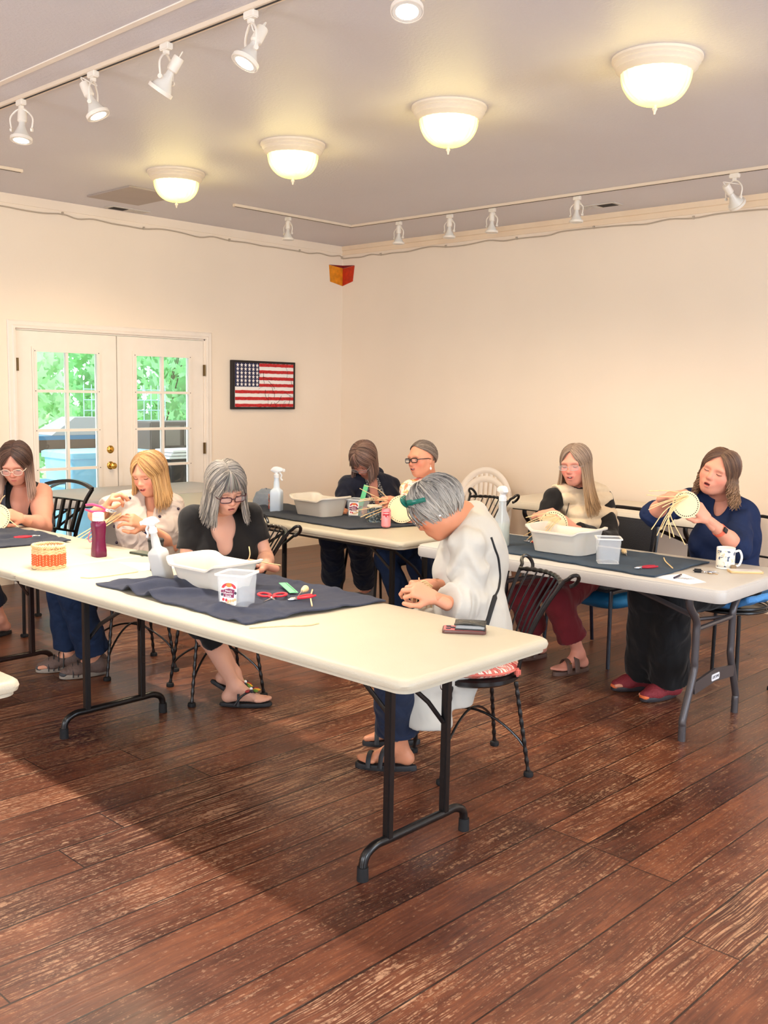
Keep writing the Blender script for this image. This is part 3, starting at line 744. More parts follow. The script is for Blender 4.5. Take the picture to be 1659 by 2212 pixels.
e[0].position = 0; e[0].color = C4(206, 96, 88); e[1].position = .74; e[1].color = C4(80, 50, 46)
for p_, c_ in ((.40, (232, 214, 196)), (.47, (216, 116, 100)), (.55, (96, 66, 60)), (.57, (236, 218, 202)), (.63, (204, 84, 78))):
    q = e.new(p_); q.color = C4(*c_)
g.put(g.b.inputs['Base Color'], cr.outputs[0]); g.b.inputs['Roughness'].default_value = .85; g.bump(g.noise(g.tc.outputs['Object'], 60, 3), .3, .004)
r = empty('seat_cushion', (4.93, -3.90, .419), .4); tag(r, 'round cushion striped in coral, cream and brown on the iron chair', 'cushion')
b = MB(); b.lathe([(0, 0), (.165, 0), (.188, .010), (.196, .022), (.188, .036), (.160, .048), (.08, .052), (0, .050)], n=48, fn=lambda rr, z, a: rr * (1 + .015 * math.sin(a * 9))); b.build('pad', g.m, r)
b = MB(); b.tube([V((.196 * math.cos(t), .196 * math.sin(t), .022)) for t in [2 * PI * k / 48 for k in range(48)]], .005, 6, closed=True); b.build('piping', mat('cushion_coral', (210, 110, 96), .8), r)
for a in (-.15, PI + .7):
    b = MB(); b.box((.205 * math.cos(a), .205 * math.sin(a), .012), (.024, .03, .035), bev=.008); b.build('tie', mat('cushion_coral', (210, 110, 96), .8), r)

# square angular metal chair of the person at the left edge
r = empty('metal_chair', (1.42, -4.10, 0), face(.15, -.99)); tag(r, 'angular black metal chair with vertical back slats at the far left', 'chair')
for sx in (-1, 1):
    for sy in (-1, 1):
        b = MB(); b.tube([(sx * .20, sy * .19, .44), (sx * .21, sy * .20, .012)], .011, 8); lg = b.build('leg', M_BLACKM, r)
        c = MB(); c.box((sx * .21, sy * .20, .010), (.036, .036, .02), bev=.003); c.build('foot_cap', M_RUBBER, lg)
b = MB(); b.box((0, 0, .45), (.42, .42, .03), bev=.012); b.build('seat', M_BLACKM, r)
def sqb(pts, rr=.013): b = MB(); b.tube(pts, rr, 4); return b
for sx in (-1, 1):
    sqb(spline([(sx * .19, -.19, .44), (sx * .20, -.21, .62), (sx * .225, -.26, .80), (sx * .245, -.31, .895)], 5)).build('back_post', M_BLACKM, r)
sqb([V((t * .245, -.31 - .03 * (1 - t * t), .895 + .035 * (1 - t * t))) for t in [-1 + k / 6 for k in range(13)]], .015).build('top_rail', M_BLACKM, r)
sqb([V((t * .222, -.265 - .02 * (1 - t * t), .815)) for t in [-1 + k / 6 for k in range(13)]], .008).build('middle_rail', M_BLACKM, r)
sqb([(-.20, -.215, .62), (.20, -.215, .62)], .010).build('lower_rail', M_BLACKM, r)
for k in range(5):
    t = -.7 + .35 * k; sqb([(t * .2, -.22, .62), (t * .22, -.27, .815)], .009 if k % 2 else .014).build('slat', M_BLACKM, r)
b = MB(); b.tube(spline([(.22, -.25, .70), (.30, -.15, .66), (.32, .05, .665), (.27, .16, .65)], 6), .012, 8); b.tube([(.27, .16, .65), (.20, .19, .45)], .010, 6); b.build('armrest', M_BLACKM, r)

# simple black chair with wooden seat, back row
r = empty('metal_chair', (2.50, -1.98, 0), face(-.1, -1)); tag(r, 'thin legged black chair under the person in the navy hooded jacket', 'chair')
for sx in (-1, 1):
    for sy in (-1, 1):
        b = MB(); b.tube([(sx * .165, sy * .15, .45), (sx * .20, sy * .20, 0)], .010, 8); b.build('leg', M_BLACKM, r)
b = MB(); b.lathe([(0, .44), (.20, .44), (.205, .452), (.195, .46), (0, .46)], n=32); b.build('seat', M_BLACKM, r)
b = MB(); b.lathe([(0, .462), (.19, .462), (.195, .475), (.17, .488), (0, .49)], n=32); b.build('cushion_pad', M_WOODSEAT, r)
b = MB(); b.tube(spline([(-.17, -.16, .45), (-.19, -.22, .75), (-.12, -.25, .86), (.12, -.25, .86), (.19, -.22, .75), (.17, -.16, .45)], 6), .010, 8); b.build('backrest', M_BLACKM, r)

# stacking chair with padded back (person in the vest)
M_PAD = mat('charcoal_pad', (44, 46, 54), .8, bump=.3, bscale=150); M_FRAMEB = mat('dark_blue_frame', (22, 26, 40), .3)
r = empty('stacking_chair', (4.32, -1.93, 0), face(-.10, -.99)); tag(r, 'stacking chair with a charcoal padded back behind the person in the vest', 'chair')
for sx in (-1, 1):
    b = MB(); b.tube(spline([(sx * .245, .215, 0), (sx * .225, .19, .40), (sx * .222, .165, .432), (sx * .222, 0, .435), (sx * .225, -.16, .432), (sx * .228, -.20, .40), (sx * .25, -.27, 0)], 7), .0115, 8); b.build('leg_frame', M_FRAMEB, r)
b = MB(); b.tube(spline([(-.215, -.10, .44), (-.215, -.20, .50), (-.215, -.255, .80), (-.18, -.275, .865), (0, -.285, .875), (.18, -.275, .865), (.215, -.255, .80), (.215, -.20, .50), (.215, -.10, .44)], 6), .0115, 8); b.build('back_frame', M_BLACKM, r)
b = MB(); b.M = Matrix.Translation((0, -.243, .70)) @ Matrix.Rotation(R_(10), 4, 'X'); b.box((0, 0, 0), (.40, .030, .24), bev=.014); b.build('back_pad', M_PAD, r)
b = MB(); b.box((0, 0, .455), (.43, .42, .045), bev=.02); b.build('seat_pad', M_PAD, r)
M_BLUE = mat('teal_blue_cloth', (28, 116, 170), .6, bump=.5, bscale=22, var=.2)
r = empty('blue_pillow', (4.34, -1.90, .36), face(-.1, -.99)); tag(r, 'blue pillow tucked under the seat of the charcoal stacking chair', 'pillow')
b = MB(); b.ball((0, 0, 0), (.21, .19, .055), nu=32, nv=16)
b.v = [V((math.copysign(abs(v.x / .21) ** .6 * .21, v.x), math.copysign(abs(v.y / .19) ** .6 * .19, v.y), v.z)) for v in b.v]; b.build('pillow', M_BLUE, r)

# hoop back wire chair with blue cushion (person in the navy top)
r = empty('hoop_chair', (5.17, -2.03, 0), face(-.10, -.99)); tag(r, 'black metal chair with a round hoop back at the right edge', 'chair')
for sx in (-1, 1):
    for sy in (-1, 1):
        b = MB(); b.tube([(sx * .165, sy * .165, .45), (sx * .178, sy * .178, .01)], .0105, 8); lg = b.build('leg', M_BLACKM, r)
        c = MB(); c.lathe([(0, 0), (.019, 0), (.018, .018), (0, .02)], (sx * .178, sy * .178, 0), 10); c.build('foot_cap', M_RUBBER, lg)
b = MB()
for z in (.455, .475): b.tube([V((.205 * math.cos(t), .205 * math.sin(t), z)) for t in [2 * PI * k / 48 for k in range(48)]], .007, 6, closed=True)
b.lathe([(0, .448), (.195, .448), (.195, .458), (0, .46)], n=32); b.build('seat', M_BLACKM, r)
b = MB(); b.tube([V((.240 * math.cos(t), -.20 - .08 * max(0, math.sin(t) + .4), .70 + .215 * math.sin(t))) for t in [-1.0 + (2 * PI - 1.14) * k / 40 - .0 for k in range(41)]], .0095, 8); b.build('hoop_back', M_BLACKM, r)
b = MB(); b.tube([V((t * .235, -.235 - .03 * (1 - t * t), .70)) for t in [-1 + k / 5 for k in range(11)]], .006, 6)
b.tube([V((-.1, -.22, .50)), V((-.12, -.25, .72))], .006, 6); b.tube([V((.1, -.22, .50)), V((.12, -.25, .72))], .006, 6); b.build('back_wires', M_BLACKM, r)
M_CUSH = mat('sky_blue_cushion', (76, 142, 206), .75, bump=.8, bscale=30, var=.12)
r = empty('seat_cushion', (5.18, -2.03, .485), face(-.1, -.99)); tag(r, 'quilted sky blue cushion curling over the hoop backed chair', 'cushion')
b = MB(); b.grid(lambda u, v: V(((u - .5) * .46, (v - .5) * .44, .012 + .055 * (abs(u - .5) * 2) ** 3 + .06 * (max(0, .5 - v) * 2) ** 3 + .006 * math.sin(u * 22) * math.sin(v * 22))), 30, 30); b.build('pad', M_CUSH, r, solid=.03)

# white plastic armchairs, nested stack against the right wall
M_PLAST = mat('white_plastic', (236, 224, 210), .4)
def plastic_chair(x, y, z, rz, label):
    r = empty('plastic_armchair', (x, y, z), rz); tag(r, label, 'chair', 'stack of white plastic armchairs')
    def back(t, h):  # t -1..1 across, h 0..1 up
        wd = .235 + .03 * h; rnd = (1 - max(0, h - .55) / .45) if h > .55 else 1
        return V((t * wd, -.22 - .11 * h + .09 * t * t, .43 + .45 * h))
    arc = [V((-.255, -.06, .43))] + [V((-.27 * math.cos(a) * (1 if math.sin(a) < .3 else 1), -.13 - .17 * max(math.sin(a), 0) ** .7, .56 + .34 * math.sin(a))) for a in [-.2 + (PI + .4) * k / 24 for k in range(25)]] + [V((.255, -.06, .43))]
    b = MB(); b.tube(arc, .030, 10, sq=((0, 1, 0), .55)); b.build('back_frame', M_PLAST, r)
    for k in range(9):
        t = -.8 + .2 * k; top = math.sqrt(max(0, 1 - (t * .93) ** 2)); e = V((t * .25, -.13 - .17 * top ** .7, .56 + .33 * top - .02))
        b = MB(); a = V((t * .19, -.20, .42)); b.tube([a, a.lerp(e, .5) + V((0, -.012, 0)), e], .017, 8, sq=((0, 1, 0), .3)); b.build('back_slat', M_PLAST, r)
    b = MB(); b.grid(lambda u, v: V(((u - .5) * (.46 + .04 * v), -.21 + .44 * v, .42 - .02 * math.sin(PI * u) + (.01 if v < .9 else .01 - (v - .9) * .25))), 14, 14); b.build('seat', M_PLAST, r, solid=.012)
    for sx in (-1, 1):
        b = MB(); b.tube(spline([(sx * .26, -.20, .70), (sx * .285, -.05, .655), (sx * .29, .10, .65), (sx * .275, .19, .61), (sx * .265, .215, .48), (sx * .27, .24, 0)], 6), .026, 10, sq=((1, 0, 0), .6)); b.build('arm_and_leg', M_PLAST, r)
        b = MB(); b.tube([(sx * .23, -.19, .43), (sx * .27, -.29, 0)], .024, 8, sq=((0, 1, 0), .5)); b.build('leg', M_PLAST, r)
    return r
pc = plastic_chair(2.27, -.55, 0, face(.42, -.90), 'white plastic armchair at the bottom of the stack beside the empty table'); pc.scale = (.86, .86, .92)
pc = plastic_chair(2.262, -.535, .075, face(.42, -.90), 'white plastic armchair on top of the stack beside the empty table'); pc.scale = (.86, .86, .92)
# ================= things on the tables =================
from mathutils import noise as mnoise
def rot_about(p, c, a):
    d = V(p) - V(c); return V((c[0] + d.x * math.cos(a) - d.y * math.sin(a), c[1] + d.x * math.sin(a) + d.y * math.cos(a)))
def towel(corners, label, rgb, amp=.012, seed=1, z=TZ, name='towel', sc=7.0, ridges=()):
    """corners: 4 (x, y) points in order; pile cloth with folds"""
    c = [V((p[0], p[1], 0)) for p in corners]; cen = sum(c, V()) / 4
    r = empty(name, (cen.x, cen.y, z)); tag(r, label, 'towel', 'dark towels spread on the tables')
    def fn(u, v):
        p = c[0].lerp(c[1], u).lerp(c[3].lerp(c[2], u), v)
        ed = min(u, v, 1 - u, 1 - v)
        w1 = mnoise.noise(V((p.x * sc * 1.9, p.y * sc * .8, seed))); w2 = mnoise.noise(V((p.x * sc * .6 + 9, p.y * sc * 2.2, seed + 5.3)))
        h = .006 + amp * (max(0, w1) ** 1.1 + .8 * max(0, w2)) * (1.0 if ed > .04 else .55 + ed * 11)
        for (rx, ry, dx, dy, hh, ww) in ridges:
            t = (p.x - rx) * dy - (p.y - ry) * dx; al = (p.x - rx) * dx + (p.y - ry) * dy
            h += hh * math.exp(-(t / ww) ** 2) * math.exp(-(al / .16) ** 2)
        j = .010 * (1 if ed < .03 else 0)
        return V((p.x - cen.x + j * mnoise.noise(V((p.x * 9, p.y * 9, 3))), p.y - cen.y + j * mnoise.noise(V((p.x * 9, p.y * 9, 8))), h))
    b = MB(); b.grid(fn, 150, 90)
    m = mat('terry_%d_%d_%d' % rgb, rgb, .97, bump=.7, bscale=700, var=.14, vscale=120, sheen=.2, spec=.1)
    b.build('cloth', m, r, solid=.006); return r
towel([(3.78, -4.98), (4.76, -4.965), (4.82, -4.31), (3.90, -4.33)], 'navy terry towel under the basin on the nearest table', (48, 52, 72), .026, 2,
      ridges=[(4.06, -4.87, .3, 1, .045, .035), (4.20, -4.90, .5, 1, .030, .022), (3.98, -4.80, 1, .8, .03, .03), (4.62, -4.86, 1, .6, .02, .02)])
towel([(1.75, -4.98), (2.62, -4.86), (2.66, -4.48), (1.80, -4.50)], 'dark grey towel at the far left beneath the red handled pliers', (46, 50, 64), .026, 5, ridges=[(2.45, -4.62, .4, 1, .03, .03), (2.5, -4.86, .3, 1, .02, .03)])
towel([(2.02, -2.98), (3.26, -3.00), (3.42, -2.45), (2.02, -2.47)], 'black blue towel under the basin on the middle back table', (30, 40, 56), .014, 7)
towel([(3.98, -2.96), (5.26, -3.01), (5.24, -2.42), (3.95, -2.44)], 'dark teal towel on the pale table with wishbone legs', (40, 62, 82), .013, 9)

M_BASIN = mat('basin_white', (214, 207, 194), .35, sss=.05)
def basin(x, y, z, rz, L, W, H, label):
    r = empty('basin', (x, y, z), rz); tag(r, label, 'basin', 'white plastic basins')
    def ring(ins, zf, wav=0.0):
        pts = rrect(L - 2 * ins, W - 2 * ins, max(.02, .075 - ins * .6), 8); out = []
        for px, py in pts:
            k = abs(px) / (L / 2); ws = .024 * (1 / (1 + math.exp(-(k - .72) * 22))) * wav
            out.append(V((px, py, zf + ws)))
        return out
    b = MB(); zt = H - .018
    b.loft([ring(.058, 0), ring(.048, .004), ring(.022, zt - .012, 1), ring(.018, zt - .004, 1), ring(0, zt - .008, 1), ring(0, zt, 1), ring(.010, zt + .003, 1), ring(.022, zt, 1), ring(.028, zt - .016, 1), ring(.052, .010), ring(.075, .006)])
    b.build('bowl', M_BASIN, r)
    return r
basin(4.15, -4.645, TZ + .012, R_(4), .365, .29, .110, 'white plastic basin on the navy towel of the nearest table')
basin(2.66, -2.70, TZ + .010, R_(2), .375, .29, .125, 'white plastic basin on the middle back table between spray bottle and labelled tub')
basin(4.60, -2.74, TZ + .010, R_(3), .385, .29, .132, 'white plastic basin in front of the person in the cream vest')

def spray_bottle(x, y, z, rz, tilt, body, label, s=1.0, nozzle=None, group='spray bottles', square=False):
    r = empty('spray_bottle', (x, y, z), rz, rot=(tilt[0], tilt[1], rz)); tag(r, label, 'spray bottle', group)
    b = MB(); n = 28
    if square:
        rings = []
        for w, zz, rr in ((.068, 0, .012), (.074, .006, .014), (.074, .125, .014), (.070, .140, .018), (.046, .152, .018), (.040, .158, .018), (.036, .195, .017), (.031, .205, .015), (.031, .225, .015)):
            rings.append([V((px * s, py * s, zz * s)) for px, py in rrect(w, w, rr, 6)])
        b.loft(rings)
    else:
        b.lathe([(p * s, q * s) for p, q in [(0, 0), (.034, 0), (.038, .005), (.038, .125), (.037, .131), (.036, .134), (.034, .142), (.026, .162), (.020, .176), (.018, .205), (.019, .212), (.0175, .216), (.016, .225)]], n=32)
    b.build('bottle', body, r)
    m = mat('sprayer_white', (222, 222, 222), .3)
    b = MB(); b.lathe([(p * s, q * s) for p, q in [(0, .222), (.019, .222), (.019, .242), (.014, .246), (.012, .262), (0, .263)]], n=20); b.build('collar', m, r)
    b = MB()
    prof = [(-.022, .258), (-.010, .252), (.030, .262), (.046, .266), (.048, .280), (.030, .290), (.0, .296), (-.020, .292), (-.034, .280), (-.040, .268)]
    for w0, sc in ((-.013, .86), (-.011, 1.0), (.011, 1.0), (.013, .86)): pass
    rg = [[V(((.004 + (px - .004) * sc) * s, w0 * s, (.273 + (pz - .273) * sc) * s)) for px, pz in prof] for w0, sc in ((-.014, .80), (-.011, .97), (0, 1.02), (.011, .97), (.014, .80))]
    b.loft(rg); b.box((.052 * s, 0, .272 * s), (.012 * s, .018 * s, .018 * s), bev=.002); b.build('spray_head', m, r)
    b = MB(); b.tube(spline([(.020 * s, 0, .258 * s), (.034 * s, 0, .240 * s), (.030 * s, 0, .222 * s), (.040 * s, 0, .205 * s)], 5), .006 * s, 8, sq=((0, 1, 0), 1.0)); b.build('trigger', m, r)
    return r
M_FROST = mat('bottle_frosted', (196, 194, 190), .3, alpha=.93)
M_CLEARB = mat('bottle_clear', (228, 236, 240), .12, trans=.55, ior=1.2, alpha=.7)
spray_bottle(3.93, -4.745, TZ + .012, R_(200), (R_(-6), R_(10), 0), M_FROST, 'white spray bottle leaning on the nearest table beside the basin', .94, square=True)
spray_bottle(2.335, -2.80, TZ + .008, R_(30), (0, 0, 0), mat('bottle_pale', (216, 230, 244), .2, alpha=.85), 'tall pale blue spray bottle on the back table beside the patterned mug', 1.03, square=True)
sb = spray_bottle(4.245, -2.82, TZ + .008, R_(150), (0, 0, 0), M_CLEARB, 'clear spray bottle half full of water beside the blue flowered mug', 1.10)
b = MB(); b.lathe([(p * 1.10, q * 1.10) for p, q in [(0, .004), (.0345, .005), (.0350, .110), (0, .1105)]], n=28); b.build('water', mat('pale_water', (222, 226, 206), .1, alpha=.75), sb)
b = MB(); b.tube([(0, 0, .02), (.004, 0, .24)], .003, 6); b.build('dip_tube', mat('tube_white', (235, 240, 240), .3), sb)

M_TUB = mat('tub_clear', (232, 236, 240), .15, trans=.2, ior=1.1, alpha=.24)
M_TUBR = mat('tub_rim', (240, 240, 238), .2, alpha=.72)
M_LABEL = mat('label_white', (244, 240, 232), .5); M_MAROON = mat('label_maroon', (128, 26, 74), .5); M_ORANGE = mat('label_orange', (222, 126, 46), .5); M_TEXTR = mat('label_red', (196, 40, 52), .5)
M_TAN = mat('label_tan', (206, 170, 120), .5); M_WHITEINK = mat('ink_white', (248, 246, 242), .5); M_DARKINK = mat('ink_dark', (46, 40, 60), .5)
def tub(x, y, z, rz, label, labelled=True, w=.115, h=.128, side=None):
    r = empty('plastic_tub', (x, y, z), rz); tag(r, label, 'tub', 'clear plastic tubs')
    def ring(a, zz, rr=.012): return [V((px, py, zz)) for px, py in rrect(a, a, rr, 4)]
    b = MB(); b.loft([ring(w * .86, 0), ring(w * .88, .003), ring(w, h - .004), ring(w - .004, h - .004), ring(w * .88 - .004, .005), ring(w * .8, .005)]); b.build('tub_body', M_TUB, r)
    b = MB(); b.loft([ring(w, h - .006), ring(w + .012, h - .006), ring(w + .012, h), ring(w - .004, h), ring(w - .004, h - .006)], False, False)
    b.build('rim', M_TUBR, r)
    b = MB(); b.tube([V((q.x, q.y, .002)) for q in ring(w * .87, 0)], .0015, 5, closed=True); b.build('base_edge', M_TUBR, r)
    if labelled:
        F = Matrix.Translation((-.004, -w / 2 * .97 - .0035, h * .47)) @ Matrix.Rotation(R_(-6.5), 4, 'X')
        def plate(nm, rgbm, poly, t, par=r):
            q = MB(); q.M = F; q.loft([[V((a, -t, c)) for a, c in poly], [V((a, -t - .0006, c)) for a, c in poly]]); return q.build(nm, rgbm, par, False)
        lb = plate('label', M_LABEL, rrect(.066, .086, .006), 0)
        plate('label_panel', M_MAROON, [(-.020, -.014), (.022, -.016), (.024, .014), (0, .018), (-.022, .012)], .0008, lb)
        arc = [(.030 * math.cos(a), .018 + .020 * math.sin(a)) for a in [PI * k / 10 for k in range(11)]] + [(.019 * math.cos(a), .018 + .010 * math.sin(a)) for a in [PI * (10 - k) / 10 for k in range(11)]]
        plate('label_banner', M_TEXTR, arc, .0008, lb)
        plate('label_sun', M_ORANGE, [(.012 * math.cos(a), .030 + .008 * math.sin(a)) for a in [2 * PI * k / 12 for k in range(12)]], .0016, lb)
        for k, (a, c, m_) in enumerate(((-.027, .006, M_MAROON), (.028, .002, M_DARKINK), (-.026, -.006, M_DARKINK), (.020, -.026, M_TAN), (.028, -.022, M_TAN), (.010, -.028, M_TAN), (-.008, -.026, M_TEXTR), (-.020, -.024, M_TEXTR), (.0, -.030, M_TAN))):
            plate('label_spot', m_, [(a + .005 * math.cos(t), c + .006 * math.sin(t)) for t in [2 * PI * q / 8 for q in range(8)]], .001, lb)
        for k, (s_, zz) in enumerate((('Mom\'s', .008), ('Munchie', -.001), ('Snack', -.010))):
            text_mesh('label_text', s_, .0105, M_WHITEINK, lb, F @ Matrix.Translation((0, -.0022, zz)) @ Matrix.Rotation(PI / 2, 4, 'X'))
        for zz in (-.036, -.040): plate('label_line', M_TAN, [(-.026, zz), (.026, zz), (.026, zz + .0014), (-.026, zz + .0014)], .001, lb)
    return r
tub(4.535, -4.825, TZ + .012, R_(26), 'empty clear square tub with a maroon label in front of the basin', w=.118, h=.130)
tub(2.86, -2.545, TZ + .010, R_(22), 'clear labelled tub holding a green strip on the middle back table', w=.12, h=.115)
tub(4.92, -2.85, TZ + .010, R_(38), 'unlabelled clear tub beside the basin on the pale table', False, w=.115, h=.125)
b = MB(); b.M = Matrix.Translation((2.845, -2.53, TZ + .02)) @ Matrix.Rotation(R_(20), 4, 'Y') @ Matrix.Rotation(R_(40), 4, 'Z'); b.box((0, 0, .10), (.030, .003, .22)); 
st = b.build('green_strip', mat('green_plastic', (120, 214, 150), .3), None, False); tag(st, 'pale green plastic strip standing in the labelled tub of the back table', 'strip')
# red and brown coils standing in the back tub
for k, (dx, rgb) in enumerate(((-.02, (150, 60, 76)), (.015, (120, 60, 60)))):
    b = MB(); b.tube([V((2.85 + dx + .02 * math.cos(t), -2.545 + .02 * math.sin(t), TZ + .024 + .008 * t)) for t in [q * .5 for q in range(14)]], .004, 5)
    tag(b.build('yarn_coil', mat('yarn_%d' % k, rgb, .8)), ('dark red coil of yarn inside the labelled back tub, left one', 'brown coil of yarn inside the labelled back tub, right one')[k], 'yarn', 'yarn coils in the back tub')

# woven basket
M_REED = mat('reed', (222, 190, 140), .7, var=.15, vscale=40); M_REEDO = mat('reed_orange', (220, 92, 46), .7, var=.2, vscale=50); M_REEDB = mat('reed_brown', (176, 132, 88), .7, var=.2, vscale=40)
r = empty('woven_basket', (3.275, -4.925, TZ)); r.scale = (.84, .84, .84); tag(r, 'small round woven basket with a bright orange band on the table', 'basket')
BR = .080
def wprof(z): return BR * (1.06 - .9 * abs(z - .03) * (1 if z < .06 else .3) + (.05 if z > .105 else 0))
nst = 30
b = MB()
for k in range(nst):
    a = 2 * PI * k / nst; b.tube([V((wprof(z) * math.cos(a), wprof(z) * math.sin(a), z)) for z in [.125 * q / 6 for q in range(7)]], .0026, 5)
b.build('stakes', M_REED, r)
def weave(z0, z1, m, nm, rad, dz):
    b = MB(); z = z0; row = 0
    while z < z1:
        pts = []
        for k in range(nst * 4):
            a = 2 * PI * k / (nst * 4); rr = wprof(z) + .0042 * math.cos(a * nst / 2 + (PI if row % 2 else 0)) ; pts.append(V((rr * math.cos(a), rr * math.sin(a), z)))
        b.tube(pts, rad, 5, closed=True); z += dz; row += 1
    return b.build(nm, m, r)
weave(.003, .020, M_REED, 'natural_foot', .0034, .0055); weave(.022, .082, M_REEDO, 'orange_band', .0034, .0062); weave(.084, .108, M_REED, 'natural_band', .0036, .0062)
b = MB()
for ph in (0, 2.1, 4.2): b.tube([V(((BR * 1.06 + .004 * math.cos(a * 16 + ph)) * math.cos(a), (BR * 1.06 + .004 * math.cos(a * 16 + ph)) * math.sin(a), .122 + .006 * math.sin(a * 16 + ph))) for a in [2 * PI * k / 120 for k in range(120)]], .0040, 5, closed=True)
b.build('braided_rim', M_REED, r)
b = MB(); b.lathe([(0, .004), (.076, .004), (.076, .008), (0, .008)], n=32); b.build('base', M_REEDB, r)

# maroon bottle
r = empty('water_bottle', (3.15, -4.60, TZ)); tag(r, 'maroon water bottle with a cream cap in front of the blonde person', 'bottle')
b = MB(); rr_ = lambda w, z: [V((px, py, z)) for px, py in rrect(w, w * .86, w * .25, 5)]
b.loft([rr_(.066, 0), rr_(.072, .006), rr_(.070, .03), rr_(.060, .075), (rr_(.060, .10)), rr_(.068, .145), rr_(.070, .16), rr_(.060, .172), rr_(.050, .178)])
b.build('body', mat('maroon_plastic', (112, 26, 66), .18, trans=.25, bump=.05, bscale=30), r)
b = MB(); b.lathe([(0, .176), (.029, .176), (.030, .182), (.028, .212), (.022, .216), (0, .217)], n=32); b.build('cap', mat('cream_cap', (240, 232, 212), .35), r)
text_mesh('cap_mark', 'Fulton', .012, mat('cap_emboss', (206, 198, 180), .4), r, Matrix.Rotation(R_(42), 4, 'Z') @ Matrix.Translation((0, -.0295, .196)) @ Matrix.Rotation(PI / 2, 4, 'X'))
# tumbler
r = empty('tumbler', (3.655, -4.605, TZ)); r.scale = (.86, .86, .86); tag(r, 'matt black travel tumbler standing behind the leaning spray bottle', 'tumbler')
b = MB(); b.lathe([(0, 0), (.029, 0), (.031, .004), (.040, .150), (.040, .154), (0, .155)], n=36); b.build('cup', mat('tumbler_black', (52, 52, 50), .5), r)
b = MB(); b.lathe([(0, .154), (.041, .154), (.043, .158), (.042, .168), (.036, .172), (0, .170)], n=36); b.build('lid', M_RUBBER, r)
text_mesh('printed_name', 'Acres', .024, mat('tumbler_print', (226, 226, 222), .5), r, Matrix.Rotation(R_(28), 4, 'Z') @ Matrix.Translation((0, -.0372, .095)) @ Matrix.Rotation(PI / 2, 4, 'X'))
def phone(x, y, z, rz, label, rgb, L=.150, W=.074, T=.010, edge=None):
    r = empty('phone', (x, y, z), rz); tag(r, label, 'phone')
    b = MB(); b.loft([[V((px, py, zz)) for px, py in rrect(L - i, W - i, .012, 5)] for i, zz in ((.003, 0), (0, .002), (0, T - .002), (.003, T))]); b.build('case', mat('phone_%d_%d_%d' % (edge or rgb), edge or rgb, .35), r)
    b = MB(); b.loft([[V((px, py, zz)) for px, py in rrect(L - .010, W - .010, .010, 5)] for zz in (T, T + .0006)]); b.build('back_plate', mat('phone_%d_%d_%d' % rgb, rgb, .3, var=.15, vscale=40), r); return r
phone(3.235, -4.40, TZ, R_(8), 'dark green phone lying behind the maroon bottle', (90, 100, 88), edge=(50, 60, 52))
ph = phone(5.335, -4.455, TZ, R_(38), 'phone in a brown and coral case under the wallet at the table end', (214, 108, 106), L=.152, W=.078, T=.012, edge=(92, 60, 54))
b = MB(); 
for q in ((-.055, .018), (-.040, .002), (-.055, -.014)): b.lathe([(0, .012), (.009, .012), (.009, .0145), (0, .015)], (q[0], q[1], 0), 14)
b.build('camera_lenses', M_DARKINK, ph)
r = empty('wallet', (5.350, -4.440, TZ + .0135), R_(36)); tag(r, 'worn black wallet resting on the brown and coral phone', 'wallet')
b = MB(); b.grid(lambda u, v: V(((u - .5) * .108, (v - .5) * .078, .017 + .004 * math.sin(u * PI) + .002 * math.sin(v * 9 + u * 4))), 14, 10)
b.grid(lambda u, v: V(((u - .5) * .104, (v - .5) * .074, .002)), 4, 4)
b.build('leather', mat('wallet_black', (44, 44, 42), .35, bump=.6, bscale=60), r, solid=.004)
b = MB(); b.box((.0, 0, .0095), (.098, .068, .012), bev=.002); b.build('cards', mat('cards_grey', (150, 150, 150), .5), r, False)

def paper(poly, z, label, name='sheet_of_paper', rgb=(244, 244, 244)):
    cx = sum(p[0] for p in poly) / len(poly); cy = sum(p[1] for p in poly) / len(poly)
    b = MB(); b.prism([(p[0] - cx, p[1] - cy) for p in poly], 0, .0008); o = b.build(name, mat('paper_%d_%d_%d' % rgb, rgb, .7), None, False); o.location = (cx, cy, z); tag(o, label, 'paper'); return o
paper([(3.36, -4.62), (3.53, -4.46), (3.66, -4.50), (3.62, -4.66)], TZ + .0005, 'plain white paper lying between the maroon bottle and the tumbler', rgb=(246, 240, 226))
pp = paper([(5.23, -2.98), (5.30, -2.80), (5.47, -2.92), (5.44, -3.02)], TZ + .0005, 'white note paper near the corner of the pale table', rgb=(240, 242, 248))
b = MB()
for k in range(5): b.tube([V((5.33 + .012 * k, -2.94 + .003 * k, TZ + .0018)), V((5.35 + .012 * k, -2.90 + .003 * k, TZ + .0018))], .0006, 4)
o = b.build('handwriting', M_DARKINK, None); o.parent = pp; o.matrix_parent_inverse = Matrix.Translation(pp.location).inverted()
r = empty('pen', (5.325, -2.905, TZ + .006), R_(100)); tag(r, 'black and silver pen lying on the white note paper', 'pen')
b = MB(); b.tube([(-.055, 0, 0), (.02, 0, 0)], .0045, 10); b.build('barrel', M_DARKINK, r); b = MB(); b.tube([(.02, 0, 0), (.045, 0, 0), (.052, 0, 0)], [.005, .005, .002], 10); b.build('grip', M_STEEL, r)

